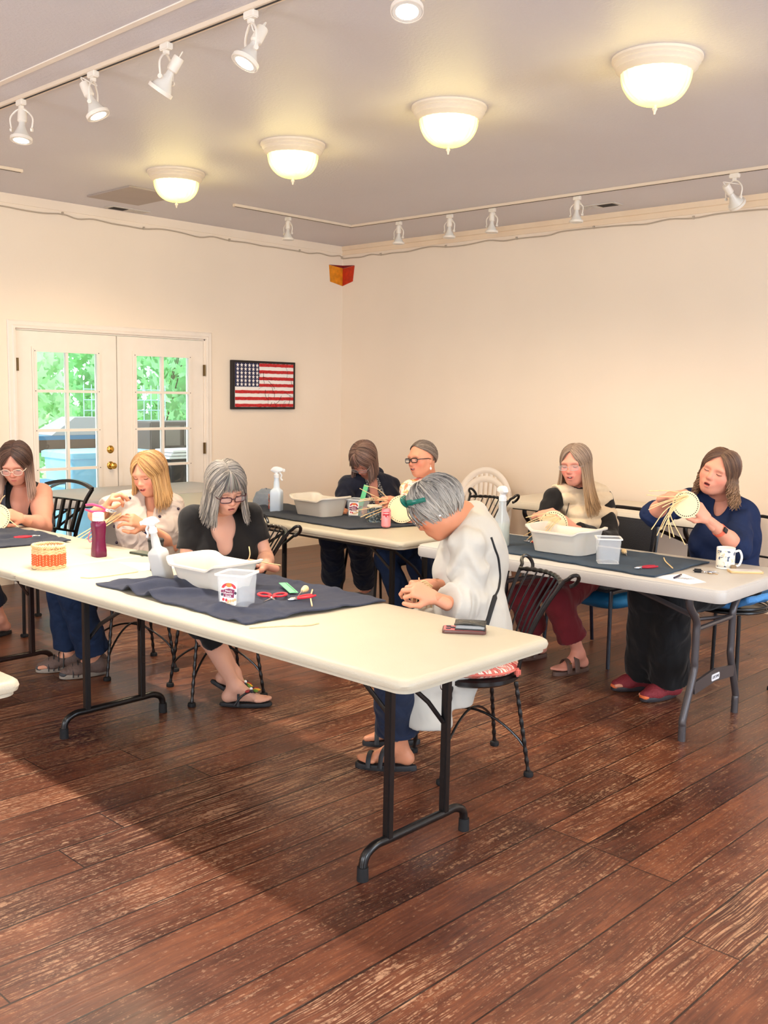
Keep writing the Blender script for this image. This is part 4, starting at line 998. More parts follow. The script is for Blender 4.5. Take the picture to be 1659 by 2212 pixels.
def reed_piece(pts, label, r_=.0022, name='reed_piece', m=None):
    b = MB(); c = V(pts[0]); o = None; b.tube(spline([V(p) - c for p in pts], 5), r_, 6); o = b.build(name, m or M_REED); o.location = c; tag(o, label, 'reed', 'loose pieces of reed'); return o
def on(px, py, z=TZ): return JZ(px, py, z)
reed_piece([on(538, 1356, TZ + .003), on(610, 1352, TZ + .003), on(660, 1351, TZ + .003), on(689, 1346, TZ + .003)], 'long thin reed on the nearest table in front of the navy towel')
reed_piece([on(174, 1247, TZ + .003), on(200, 1248, TZ + .003), on(250, 1242, TZ + .003), on(298, 1235, TZ + .003)], 'long thin reed between the woven basket and the tumbler')
reed_piece([on(675, 1274, TZ + .02), on(671, 1290, TZ + .02), on(674, 1309, TZ + .02)], 'short curved reed at the right of the navy towel', .003)
reed_piece([on(1434, 1205, TZ + .015), on(1438, 1213, TZ + .015), on(1453, 1227, TZ + .015)], 'short bent reed on the dark teal towel', .003)
reed_piece([on(688, 1104, TZ + .015), on(700, 1108, TZ + .02), on(715, 1107, TZ + .015)], 'small curled reed on the middle back towel', .004, m=M_REEDB)

M_REDH = mat('red_handle', (206, 34, 52), .35); 
def scissors(x, y, z, rz, label):
    r = empty('scissors', (x, y, z), rz); tag(r, label, 'scissors')
    for sg in (-1, 1):
        b = MB(); b.M = Matrix.Rotation(R_(20) * sg, 4, 'Z')
        b.loft([[V((0, -.006, .001 * sg)), V((0, .006, .001 * sg)), V((.085, .001 * sg, .001 * sg)), V((.085, 0, .001 * sg))], [V((0, -.006, .001 * sg + .0015)), V((0, .006, .001 * sg + .0015)), V((.085, .001 * sg, .001 * sg + .0015)), V((.085, 0, .001 * sg + .0015))]]); b.build('blade', M_STEEL, r, False)
        b = MB(); b.M = Matrix.Rotation(R_(20) * sg, 4, 'Z'); b.tube([(0, 0, .002), (-.03, .004 * -sg, .002)], [.006, .006], 8, sq=((0, 0, 1), .6))
        b.tube([V((-.062 + .034 * math.cos(t), -.010 * sg + .022 * math.sin(t), .002)) for t in [2 * PI * k / 20 for k in range(20)]], .0062, 8, closed=True, sq=((0, 0, 1), .7)); b.build('handle', M_REDH, r)
    b = MB(); b.lathe([(0, 0), (.005, 0), (.004, .005), (0, .006)], n=10); b.build('pivot', M_STEEL, r)
scissors(4.555, -4.675, TZ + .026, R_(-43), 'red handled scissors lying open on the navy towel')
def pliers(x, y, z, rz, label, rgb=None, lean=0, nm='pliers', s=1.0):
    r = empty(nm, (x, y, z), rz, rot=(0, lean, rz)); tag(r, label, 'pliers')
    for sg in (-1, 1):
        b = MB(); b.tube([V(p) * s for p in [(0, 0, .004), (-.03, .012 * sg, .004), (-.065, .016 * sg, .004), (-.095, .010 * sg, .004)]], [.004 * s, .0055 * s, .0055 * s, .004 * s], 8); b.build('handle', rgb or M_REDH, r)
        b = MB(); b.tube([V(p) * s for p in [(0, 0, .004), (.018, .005 * sg, .004), (.040, .001 * sg, .004)]], [.006 * s, .005 * s, .0015 * s], 6); b.build('jaw', M_STEEL, r)
    b = MB(); b.lathe([(0, 0), (.007 * s, 0), (.007 * s, .009 * s), (0, .009 * s)], n=12); b.build('pivot', M_STEEL, r)
    return r
pliers(4.628, -4.615, TZ + .024, R_(-89), 'red handled side cutters beside the scissors on the navy towel')
pliers(5.13, -2.90, TZ + .016, R_(-110), 'dark red handled pliers on the teal towel before the person in the navy top', rgb=mat('crimson_handle', (170, 24, 46), .35))
pliers(2.51, -4.62, TZ + .024, R_(81), 'red handled cutters on the dark towel at the far left')
pliers(4.30, -2.63, TZ + .016, R_(190), 'red pliers handle poking out behind the basin on the pale table')
def awl(x, y, z, rz, label):
    r = empty('awl', (x, y, z), rz); tag(r, label, 'awl', 'wooden handled awls')
    b = MB(); b.M = Matrix.Rotation(PI / 2, 4, 'Y'); b.lathe([(0, -.060), (.010, -.057), (.014, -.045), (.012, -.02), (.007, 0), (.006, .006), (0, .006)], n=18); b.build('handle', mat('awl_wood', (232, 202, 150), .45), r)
    b = MB(); b.tube([(.004, 0, 0), (.03, 0, -.003), (.066, 0, -.008)], [.003, .0025, .0006], 8); b.build('spike', M_STEEL, r)
awl(4.565, -4.525, TZ + .036, R_(-57), 'wooden awl lying across the side cutters on the navy towel')
awl(4.87, -2.60, TZ + .026, R_(-51), 'wooden awl on the teal towel right of the basin')
r = empty('ruler', (4.45, -4.50, TZ + .028), R_(-28)); r.scale = (1.3, 1.1, 1); tag(r, 'green plastic ruler with dark tick marks on the navy towel', 'ruler')
b = MB(); b.box((0, 0, 0), (.160, .032, .0025), bev=.0008); b.build('blade', mat('green_plastic', (120, 214, 150), .3), r, False)
b = MB()
for k in range(30): b.box((-.075 + k * .005, .011 - (.002 if k % 5 else .0), .0016), (.0007, .005 if k % 5 else .009, .0004))
b.build('marks', M_DARKINK, r, False)

# back table: patterned mug, grey bag, dark cup, pink can
def mug(x, y, z, rz, label, m, rad=.042, h=.098, handle=True, bulge=0.0, rim=None, deco=None):
    r = empty('mug', (x, y, z), rz); tag(r, label, 'mug')
    b = MB(); pr = [(0, 0), (rad * .9, 0), (rad, .004)] + [(rad * (1 + bulge * math.sin(PI * k / 6)), .004 + (h - .006) * k / 6) for k in range(1, 6)] + [(rad, h - .001), (rad - .002, h), (rad - .004, h - .001), (rad - .005, .01), (0, .008)]
    b.lathe(pr, n=40); b.build('cup', m, r)
    if handle: 
        b = MB(); b.tube(spline([(rad * .98, 0, h * .82), (rad + .022, 0, h * .86), (rad + .034, 0, h * .55), (rad + .022, 0, h * .20), (rad * .98, 0, h * .14)], 6), .0062, 10); b.build('handle', m, r)
    if rim: b = MB(); b.tube([V(((rad - .002) * math.cos(t), (rad - .002) * math.sin(t), h)) for t in [2 * PI * k / 32 for k in range(32)]], .0026, 6, closed=True); b.build('rim', rim, r)
    return r
def pattern(name, base, cols, scale, thr, rough=.35, stretch=(1, 1, 1)):
    g = Graph(name); mp = g.n('ShaderNodeMapping'); mp.inputs['Scale'].default_value = stretch; g.put(mp.inputs['Vector'], g.tc.outputs['Object'])
    cur = C4(*base)
    for k, c in enumerate(cols):
        o = g.n('ShaderNodeVectorMath', operation='ADD'); g.put(o.inputs[0], mp.outputs[0]); o.inputs[1].default_value = (k * 3.7, k * 1.3, k * 5.1)
        n = g.noise(o.outputs[0], scale * (1 + .25 * k), 2, .5, .5); cur = g.mix(g.mapr(n, thr, thr + .03), cur, C4(*c))
    g.put(g.b.inputs['Base Color'], cur); g.b.inputs['Roughness'].default_value = rough; return g.m
pm = mug(2.225, -2.72, TZ, R_(80), 'mug printed with a brown and red collage and a round star emblem', pattern('collage', (214, 190, 150), [(40, 28, 24), (120, 80, 50), (30, 26, 30), (190, 40, 34)], 38, .52), .047, .112, handle=False)
b = MB(); b.M = Matrix.Rotation(R_(-36), 4, 'Z'); b.lathe([(0, 0), (.016, 0), (.016, .001), (0, .0012)], n=24); b.v = [Matrix.Rotation(R_(-36), 4, 'Z') @ Matrix.Translation((0, -.0475, .062)) @ Matrix.Rotation(PI / 2, 4, 'X') @ (Matrix.Rotation(R_(36), 4, 'Z') @ v) for v in b.v]; b.build('round_emblem', mat('emblem_grey', (70, 74, 78), .4), pm)
b = MB(); st = [V((.011 * (1 if q % 2 == 0 else .42) * math.sin(q * PI / 5), .011 * (1 if q % 2 == 0 else .42) * math.cos(q * PI / 5), 0)) for q in range(10)]
b.M = Matrix.Rotation(R_(40), 4, 'Z') @ Matrix.Translation((0, -.0492, .062)) @ Matrix.Rotation(PI / 2, 4, 'X'); b.loft([st, [p + V((0, 0, .0008)) for p in st]]); b.build('star', M_WHITEINK, pm, False)
b = MB(); b.M = Matrix.Rotation(R_(40), 4, 'Z') @ Matrix.Translation((0, -.0485, .062)) @ Matrix.Rotation(PI / 2, 4, 'X'); b.tube([V((.0155 * math.cos(t), .0155 * math.sin(t), 0)) for t in [2 * PI * k / 24 for k in range(24)]], .001, 5, closed=True); b.build('emblem_ring', M_WHITEINK, pm)
r = empty('grey_bag', (2.02, -2.62, TZ)); tag(r, 'crumpled grey bag slumped behind the collage printed mug', 'bag')
b = MB(); b.grid(lambda u, v: V((.14 * math.cos(2 * PI * u) * math.sin(PI * v * .5 + .1), .07 * math.sin(2 * PI * u) * math.sin(PI * v * .5 + .1), .125 * math.cos(PI * v * .5) + .012 * mnoise.noise(V((u * 9, v * 7, 1))))), 40, 20); b.build('cloth', mat('bag_grey', (120, 128, 138), .6, bump=.6, bscale=25), r, solid=.003)
cupm = mug(3.13, -2.665, TZ + .008, 0, 'dark botanical patterned cup with a pale rim on the middle back table', pattern('botanical', (44, 52, 56), [(120, 140, 150), (70, 84, 92), (150, 150, 130)], 60, .56), .048, .098, handle=False, rim=mat('cup_rim', (220, 208, 186), .5))
b = MB(); b.lathe([(0, .097), (.047, .097), (.049, .100), (.048, .108), (0, .109)], n=36); b.build('lid', mat('cup_lid', (224, 212, 192), .5), cupm)
r = empty('drink_can', (3.335, -2.775, TZ + .008)); tag(r, 'slim pink drinks can with a red crest on the middle back towel', 'can')
b = MB(); b.lathe([(0, 0), (.022, 0), (.029, .008), (.029, .100), (.024, .112), (.024, .115), (.022, .113), (0, .112)], n=36); b.build('can_body', pattern('pink_can', (222, 140, 142), [(206, 112, 116)], 20, .55, .25), r)
b = MB(); arc = [(-.020, .094), (.020, .094), (.019, .078), (.006, .074), (0, .064), (-.006, .074), (-.019, .078)]
b.grid(lambda u, v: V((.0297 * math.sin(-.75 + 1.5 * u), -.0297 * math.cos(-.75 + 1.5 * u), (.074 if abs(u - .5) > .12 else .064) + ((.095 - .074) if abs(u - .5) > .12 else (.095 - .064)) * v)), 16, 4)
b.v = [Matrix.Rotation(R_(44), 3, 'Z') @ v for v in b.v]; b.build('crest', mat('crest_red', (196, 40, 56), .3), r, solid=.0006)
text_mesh('can_text', 'CHERRY', .011, M_WHITEINK, r, Matrix.Rotation(R_(44), 4, 'Z') @ Matrix.Translation((0, -.0315, .086)) @ Matrix.Rotation(PI / 2, 4, 'X'))
b = MB(); b.lathe([(0, .1135), (.020, .1135), (.020, .1145), (0, .115)], n=24); b.build('can_lid', M_STEEL, r)

# pale table: blue mug, map mug, keys, phone
mug(3.93, -2.62, TZ, R_(150), 'grey stoneware mug with cobalt blue flowers by the clear spray bottle', pattern('cobalt', (196, 196, 196), [(38, 52, 130)], 22, .50), .047, .125, bulge=.10, rim=mat('cobalt_rim', (60, 70, 120), .3))
mm = mug(5.36, -2.50, TZ, R_(28), 'white mug with a pale map drawing at the right end of the pale table', mat('mug_white', (240, 238, 232), .2), .050, .118)
mm.scale = (.88, .88, .88)
b = MB(); b.grid(lambda u, v: V((.0508 * math.cos(R_(195) + R_(140) * u), .0508 * math.sin(R_(195) + R_(140) * u), .012 + .092 * v)), 20, 6); b.build('map_print', pattern('map', (226, 222, 208), [(196, 200, 186), (60, 74, 104), (206, 190, 160)], 30, .60), mm, solid=.0006)
b = MB(); b.box((.028 * math.cos(R_(-42)) + .02, -.052, .016), (.03, .008, .03), bev=.004); b.build('round_seal', mat('seal_brown', (134, 112, 84), .6), mm)
r = empty('keys', (5.36, -2.705, TZ), R_(25)); tag(r, 'bunch of keys with a black fob on the pale table', 'keys')
b = MB(); b.box((-.035, .01, .009), (.045, .030, .016), bev=.007); b.build('fob', M_RUBBER, r)
b = MB(); b.tube([V((.002 + .012 * math.cos(t), .012 * math.sin(t), .006)) for t in [2 * PI * k / 16 for k in range(16)]], .0014, 5, closed=True); b.build('ring', M_STEEL, r)
for k, (a, m_) in enumerate(((-25, M_BRASS), (5, M_STEEL), (35, M_STEEL))):
    b = MB(); b.M = Matrix.Rotation(R_(a), 4, 'Z'); b.lathe([(0, .003 + k * .002), (.010, .003 + k * .002), (.010, .005 + k * .002), (0, .005 + k * .002)], (.022, 0, 0), 14); b.box((.045, 0, .004 + k * .002), (.032, .006, .002)); b.build('key', m_, r, False)
phone(5.475, -2.53, TZ, R_(40), 'phone in a marbled gold edged case beside the map mug', (214, 208, 204), L=.155, W=.078, edge=(206, 172, 120))
phone(4.02, -2.60, TZ + .012, R_(20), 'dark phone lying on papers beside the blue flowered mug', (50, 54, 66))

# ================= outside the french doors =================
M_GRASS = mat('grass', (150, 196, 120), .9, bump=.5, bscale=8, var=.2, vscale=3)
b = MB(); b.box((-6.2, -3, -.30), (12, 22, .1)); struct(b.build('ground_outside', M_GRASS, None, False))
b = MB()
for k in range(16): b.box((-.25 - k * .15, -2.6, -.05), (.14, 5, .04))
struct(b.build('deck', mat('deck_boards', (186, 186, 190), .6, var=.1), None, False))
M_LEAF = mat('maple_leaf', (150, 206, 140), .6, var=.25, vscale=3, attr=False, sss=.0)
M_LEAF2 = mat('maple_leaf_light', (188, 230, 168), .6, var=.2, vscale=3)
def bush(cx, cy, cz, rx, ry, rz_, n, label, m, seed, size=.10, name='leafy_bush', cat='bush'):
    random.seed(seed); r = empty(name, (cx, cy, 0)); tag(r, label, cat, 'shrubs beyond the glass doors')
    b = MB(); leaf = [(0, -.1), (.25, .0), (.55, -.05), (.4, .25), (.6, .5), (.25, .5), (0, 1.0), (-.25, .5), (-.6, .5), (-.4, .25), (-.55, -.05), (-.25, 0)]
    for _ in range(n):
        th = random.uniform(0, 2 * PI); ph = math.acos(random.uniform(-1, 1)); q = random.uniform(.6, 1.0)
        p = V((rx * q * math.sin(ph) * math.cos(th), ry * q * math.sin(ph) * math.sin(th), cz + rz_ * q * math.cos(ph)))
        R = Euler((random.uniform(.5, 2.2), random.uniform(-.7, .7), random.uniform(.8, 2.4))).to_matrix(); s_ = size * random.uniform(.6, 1.2)
        b._add([p + R @ V((x * s_, y * s_, .15 * s_ * abs(x))) for x, y in leaf], [tuple(range(12))])
    b.build('foliage', m, r, False)
    b = MB()
    for k in range(7):
        a = random.uniform(0, 6.28); b.tube([V((0, 0, -.2)), V((rx * .3 * math.cos(a), ry * .3 * math.sin(a), cz * .6)), V((rx * .7 * math.cos(a), ry * .7 * math.sin(a), cz + rz_ * .5))], [.02, .012, .005], 6)
    b.build('branches', mat('bark', (96, 78, 62), .9), r)
bush(-3.6, -2.1, 1.45, .8, .95, 1.30, 1300, 'large maple leaved bush filling the left door panes', M_LEAF2, 11, .15)
bush(-3.5, -.15, 1.45, .8, .80, 1.20, 1000, 'maple leaved bush seen between the two doors', M_LEAF, 12, .14)
bush(-4.2, 1.6, 1.6, .9, .85, 1.2, 1000, 'bright green bush seen through the right door', M_LEAF2, 13, .15)
bush(-6.6, -2.2, 2.3, 1.4, 1.9, 2.4, 1500, 'tall tree standing behind the bush of the left door', M_LEAF, 14, .20, 'tree', 'tree')
bush(-7.4, 2.4, 2.3, 1.4, 2.4, 2.4, 1500, 'tall leafy tree at the back of the garden on the right', M_LEAF, 15, .20, 'tree', 'tree')
M_WIRE = mat('pale_wire', (186, 214, 226), .5)
r = empty('wire_trellis', (-2.0, -1.28, 0)); tag(r, 'pale wire grid trellis standing on the deck outside', 'trellis')
b = MB()
for k in range(12): b.tube([(0, -.50 + k * .09, .0), (0, -.50 + k * .09, 1.58)], .005, 5)
for k in range(14): b.tube([(0, -.50, .1 + k * .11), (0, .50, .1 + k * .11)], .005, 5)
b.build('grid', M_WIRE, r)
r = empty('garden_table', (-1.75, -2.2, 0)); tag(r, 'weathered brown wooden table outside the left door', 'table')
b = MB(); b.box((0, 0, 1.06), (.5, 1.9, .04)); b.build('tabletop', mat('slate_blue', (92, 128, 160), .5), r, False)
b = MB(); b.box((.23, 0, .98), (.04, 1.8, .12)); b.build('apron', mat('brown_wood', (116, 88, 72), .8), r, False)
for y_ in (-.62, .45):
    b = MB(); b.box((.20, y_, .46), (.09, .09, .96)); b.build('leg', mat('brown_wood', (116, 88, 72), .8), r, False)
r = empty('cloth_cover', (-1.75, -1.95, 1.082)); tag(r, 'grey cloth draped in a peak over the garden table', 'cover')
b = MB(); b._add([V((.24, -.45, 0)), V((.24, .45, 0)), V((.16, .16, .17)), V((.16, -.16, .17)), V((-.2, -.45, 0)), V((-.2, .45, 0)), V((-.1, .16, .17)), V((-.1, -.16, .17))], [(0, 1, 2, 3), (4, 7, 6, 5), (0, 3, 7, 4), (1, 5, 6, 2), (3, 2, 6, 7), (0, 4, 5, 1)]); b.build('cloth', mat('cover_grey', (150, 146, 146), .8), r, False)
r = empty('storage_bin', (-.80, -2.32, -.03)); tag(r, 'big translucent blue plastic storage bin outside the left door', 'bin')
b = MB(); rg = lambda w, d, z: [V((x, y, z)) for x, y in rrect(w, d, .06, 5)]
b.loft([rg(.42, .74, 0), rg(.5, .84, .95), rg(.54, .88, .95), rg(.54, .88, 1.0), rg(.50, .84, 1.01)]); b.build('bin_body', mat('bin_blue', (150, 204, 238), .35, var=.1, vscale=6), r)
r = empty('patio_chair', (-.70, -3.0, 0)); tag(r, 'blue grey patio chair with thin curved arms outside the left door', 'chair')
b = MB(); b.box((0, 0, .72), (.4, .42, .02)); b.build('seat', mat('slate_blue', (92, 128, 160), .5), r, False)
b = MB(); b.tube(spline([(.2, -.2, .4), (.2, 0, .66), (.2, .2, .74)], 6), .012, 6)
for q in ((.2, -.2), (.2, .2), (-.2, .2), (-.2, -.2)): b.tube([(q[0], q[1], -.03), (q[0], q[1], .72)], .012, 6)
b.build('frame', M_GREYM, r)
r = empty('dark_cabinet', (-1.25, -1.12, 0)); tag(r, 'dark cabinet with framed doors standing outside the right door', 'cabinet')
b = MB(); b.box((0, .0, .60), (.4, .95, 1.24), bev=.01); b.build('body', mat('cabinet_grey', (92, 84, 82), .6), r, False)
for y_ in (-.22, .0):
    b = MB(); b.box((.205, y_, 1.08), (.012, .17, .20)); b.build('door_panel', mat('panel_grey', (128, 118, 114), .6), r, False)
r = empty('covered_grill', (-.62, -1.42, -.03)); tag(r, 'black covered grill just outside the right door', 'grill')
b = MB(); b.box((0, 0, .46), (.46, .80, .92), bev=.05); b.build('cover', mat('grill_black', (26, 26, 30), .5), r)
for k, lb in enumerate(('lowest white board of the small stack on the black grill', 'middle white board of the small stack on the black grill', 'topmost white board of the small stack on the black grill')):
    b = MB(); b.box((0, 0, 0), (.30, .46, .024), bev=.003); o = b.build('white_board', mat('board_white', (226, 228, 232), .5), None, False); o.location = (-.60, -1.55 + .02 * k, .904 + k * .030)
    tag(o, lb, 'board', 'stacked white boards')
r = empty('garden_flag', (-2.6, .03, 0)); tag(r, 'small garden banner in bright blue, orange and green blocks', 'flag')
for k, (rgb, z0, z1) in enumerate((((70, 190, 150), 1.58, 1.68), ((236, 110, 60), 1.46, 1.58), ((60, 130, 220), 1.30, 1.46), ((240, 200, 60), 1.68, 1.74))):
    b = MB(); b.box((0, 0, (z0 + z1) / 2), (.01, .20, z1 - z0)); b.build('colour_block', mat('flag_block_%d' % k, rgb, .7), r, False)
b = MB(); b.tube([(0, .12, -.2), (0, .12, 1.80)], .008, 6); b.build('pole', M_GREYM, r)
# ================= people: smooth implicit bodies turned into one continuous mesh =================
class SDF:
    def __init__(s, lo, hi, h):
        s.lo = np.array(lo, float); s.h = h; s.n = np.ceil((np.array(hi) - s.lo) / h).astype(int) + 1
        s.F = np.full(tuple(s.n), 9.0, dtype=np.float32)
        s.ax = [s.lo[i] + h * np.arange(s.n[i]) for i in range(3)]
    def block(s, lo, hi):
        i0 = np.clip(np.floor((lo - s.lo) / s.h).astype(int), 0, s.n); i1 = np.clip(np.ceil((hi - s.lo) / s.h).astype(int) + 1, 0, s.n)
        if np.any(i1 <= i0): return None
        sl = tuple(slice(i0[k], i1[k]) for k in range(3))
        X = s.ax[0][sl[0]][:, None, None]; Y = s.ax[1][sl[1]][None, :, None]; Z = s.ax[2][sl[2]][None, None, :]
        return sl, X, Y, Z
    def put(s, sl, d, k, op='+'):
        a = s.F[sl]; d = d.astype(np.float32)
        if op == '+':
            if k > 0: hh = np.maximum(k - np.abs(a - d), 0) / k; s.F[sl] = np.minimum(a, d) - hh * hh * k * .25
            else: s.F[sl] = np.minimum(a, d)
        else:
            d = -d
            if k > 0: hh = np.maximum(k - np.abs(a - d), 0) / k; s.F[sl] = np.maximum(a, d) + hh * hh * k * .25
            else: s.F[sl] = np.maximum(a, d)
    def cone(s, a, b, ra, rb, k=.02, flat=None, op='+', cut=None, wr=None):
        a = np.array(a, float); b = np.array(b, float); m = max(ra, rb) * (max(1.0, flat[1]) if flat else 1) + k + 3 * s.h
        B = s.block(np.minimum(a, b) - m, np.maximum(a, b) + m)
        if B is None: return
        sl, X, Y, Z = B; ab = b - a; L2 = max(ab @ ab, 1e-12)
        px, py, pz = X - a[0], Y - a[1], Z - a[2]
        t = np.clip((px * ab[0] + py * ab[1] + pz * ab[2]) / L2, 0, 1)
        qx, qy, qz = px - t * ab[0], py - t * ab[1], pz - t * ab[2]
        if flat:
            n = np.array(flat[0], float); n /= np.linalg.norm(n); f = 1 / flat[1] - 1
            dn = qx * n[0] + qy * n[1] + qz * n[2]; qx = qx + n[0] * dn * f; qy = qy + n[1] * dn * f; qz = qz + n[2] * dn * f
        d = np.sqrt(qx * qx + qy * qy + qz * qz) - (ra + (rb - ra) * t)
        if wr: d = d + wr[0] * np.sin(t * wr[1] + 2.2 * np.sin(X * 31 + Y * 27) + wr[2])
        if cut is not None:
            for cp, cn in cut:
                cp = np.array(cp, float); cn = np.array(cn, float); cn /= np.linalg.norm(cn)
                d = np.maximum(d, (X - cp[0]) * cn[0] + (Y - cp[1]) * cn[1] + (Z - cp[2]) * cn[2])
        s.put(sl, d, k, op)
    def ell(s, c, r, R=None, k=.03, op='+', cut=None):
        c = np.array(c, float); r = np.array(r, float); m = r.max() + k + 3 * s.h
        B = s.block(c - m, c + m)
        if B is None: return
        sl, X, Y, Z = B; px, py, pz = X - c[0], Y - c[1], Z - c[2]
        if R is not None:
            R = np.array(R, float)   # columns = axes
            qx = px * R[0, 0] + py * R[1, 0] + pz * R[2, 0]; qy = px * R[0, 1] + py * R[1, 1] + pz * R[2, 1]; qz = px * R[0, 2] + py * R[1, 2] + pz * R[2, 2]
        else: qx, qy, qz = np.broadcast_arrays(px, py, pz)
        k0 = np.sqrt((qx / r[0]) ** 2 + (qy / r[1]) ** 2 + (qz / r[2]) ** 2); k1 = np.sqrt((qx / r[0] ** 2) ** 2 + (qy / r[1] ** 2) ** 2 + (qz / r[2] ** 2) ** 2) + 1e-9
        d = k0 * (k0 - 1) / k1
        if cut is not None:
            for cp, cn in cut:
                cp = np.array(cp, float); cn = np.array(cn, float); cn /= np.linalg.norm(cn)
                d = np.maximum(d, (X - cp[0]) * cn[0] + (Y - cp[1]) * cn[1] + (Z - cp[2]) * cn[2])
        s.put(sl, d, k, op)
    def wrinkle(s, amp, fr, seed=0.0):
        X, Y, Z = s.ax[0][:, None, None], s.ax[1][None, :, None], s.ax[2][None, None, :]
        w = np.sin(fr * (X * .7 + Z * 1.1) + 2.5 * np.sin(fr * .45 * (Y * 1.2 - Z * .5) + seed)) * np.sin(fr * .6 * (Y - .6 * Z) + 2.0 * np.sin(fr * .5 * X + seed * 2) + seed)
        s.F += (amp * w).astype(np.float32)
    def mesh(s):
        F = s.F; S = F < 0; h = s.h
        occ = np.zeros(tuple(s.n - 1), dtype=np.int8)
        for i in (0, 1):
            for j in (0, 1):
                for k in (0, 1): occ += S[i:i + s.n[0] - 1, j:j + s.n[1] - 1, k:k + s.n[2] - 1]
        idx = np.argwhere((occ > 0) & (occ < 8)); N = len(idx)
        if N == 0: return np.zeros((0, 3)), np.zeros((0, 4), int)
        vid = np.full(occ.shape, -1, dtype=np.int64); vid[idx[:, 0], idx[:, 1], idx[:, 2]] = np.arange(N)
        cor = [(i, j, k) for i in (0, 1) for j in (0, 1) for k in (0, 1)]
        val = np.stack([F[idx[:, 0] + a, idx[:, 1] + b, idx[:, 2] + c] for a, b, c in cor], 1)
        acc = np.zeros((N, 3)); cnt = np.zeros((N, 1)); cp = np.array(cor, float)
        for p in range(8):
            for q in range(p + 1, 8):
                if np.abs(cp[p] - cp[q]).sum() != 1: continue
                a, b = val[:, p], val[:, q]; m = (a < 0) != (b < 0)
                t = np.where(m, a / (a - b + 1e-12), 0)[:, None]; pos = cp[p] + (cp[q] - cp[p]) * t
                acc += np.where(m[:, None], pos, 0); cnt += m[:, None]
        verts = s.lo + (idx + acc / cnt) * h
        quads = []
        for ax in range(3):
            u, v = (ax + 1) % 3, (ax + 2) % 3
            sl0 = [slice(None)] * 3; sl1 = [slice(None)] * 3; sl0[ax] = slice(0, -1); sl1[ax] = slice(1, None)
            A, B = S[tuple(sl0)], S[tuple(sl1)]; e = np.argwhere(A != B)
            e = e[(e[:, u] > 0) & (e[:, v] > 0) & (e[:, u] < occ.shape[u]) & (e[:, v] < occ.shape[v]) & (e[:, ax] < occ.shape[ax])]
            du = np.zeros(3, int); dv = np.zeros(3, int); du[u] = 1; dv[v] = 1
            g = lambda w: vid[w[:, 0], w[:, 1], w[:, 2]]
            Q = np.stack([g(e - du - dv), g(e - dv), g(e), g(e - du)], 1)
            flip = ~A[e[:, 0], e[:, 1], e[:, 2]]
            Q[flip] = Q[flip][:, ::-1]; quads.append(Q)
        Q = np.concatenate(quads); Q = Q[(Q >= 0).all(1)]
        return verts, Q

def smooth_verts(v, q, it=1, lam=.5):
    for _ in range(it):
        acc = np.zeros_like(v); c = np.zeros(len(v))
        for a in range(4):
            for b in ((a + 1) % 4, (a + 3) % 4):
                np.add.at(acc, q[:, a], v[q[:, b]]); np.add.at(c, q[:, a], 1)
        v = v + lam * (acc / np.maximum(c, 1)[:, None] - v)
    return v

def np_mesh(name, parts, m, parent, origin, cols=None, sm=1):
    vs, fs, n = [], [], 0
    for v, q in parts:
        if sm: v = smooth_verts(v, q, sm)
        vs.append(v - np.array(origin)); fs.append(q + n); n += len(v)
    v = np.concatenate(vs); q = np.concatenate(fs)
    me = bpy.data.meshes.new(name); me.vertices.add(len(v)); me.vertices.foreach_set('co', v.astype(np.float32).ravel())
    me.loops.add(len(q) * 4); me.polygons.add(len(q)); me.loops.foreach_set('vertex_index', q.astype(np.int32).ravel())
    me.polygons.foreach_set('loop_start', np.arange(len(q), dtype=np.int32) * 4)
    me.update(calc_edges=True); me.validate()
    me.polygons.foreach_set('use_smooth', [True] * len(me.polygons))
    if cols is not None:
        ca = me.color_attributes.new('Col', 'FLOAT_COLOR', 'POINT'); ca.data.foreach_set('color', np.concatenate([cols, np.ones((len(cols), 1))], 1).astype(np.float32).ravel())
    me.materials.append(m)
    o = bpy.data.objects.new(name, me); COL.objects.link(o); o.parent = parent; return o

def nv(v): v = V(v); return v.normalized()
def A3(v): return np.array((v[0], v[1], v[2]), float)

def frame(fwd, up):
    """columns: right(person's right)= x, forward = y, up = z"""
    f = nv(fwd); u = V(up); u = nv(u - f * u.dot(f)); r = f.cross(u); return Matrix((r, f, u)).transposed()

def view_dir(p, yaw, pitch, roll=0.0):
    """orientation described against the line from p to the photographer; yaw + turns to the left of the view, pitch + looks down, roll + tips the crown right"""
    t = CAM - V(p); t.z = 0; t.normalize(); left = V((t.y, -t.x, 0))   # left as seen by the photographer
    y = math.radians(yaw); f = t * math.cos(y) + left * math.sin(y)
    pt = math.radians(pitch); side = f.cross(V((0, 0, 1))); f2 = f * math.cos(pt) + V((0, 0, -math.sin(pt))); u = V((0, 0, 1)) * math.cos(pt) + f * math.sin(pt)
    if roll:
        rr = -left; u = u * math.cos(math.radians(roll)) + (rr - f2 * rr.dot(f2)).normalized() * math.sin(math.radians(roll)); 
    return frame(f2, u)

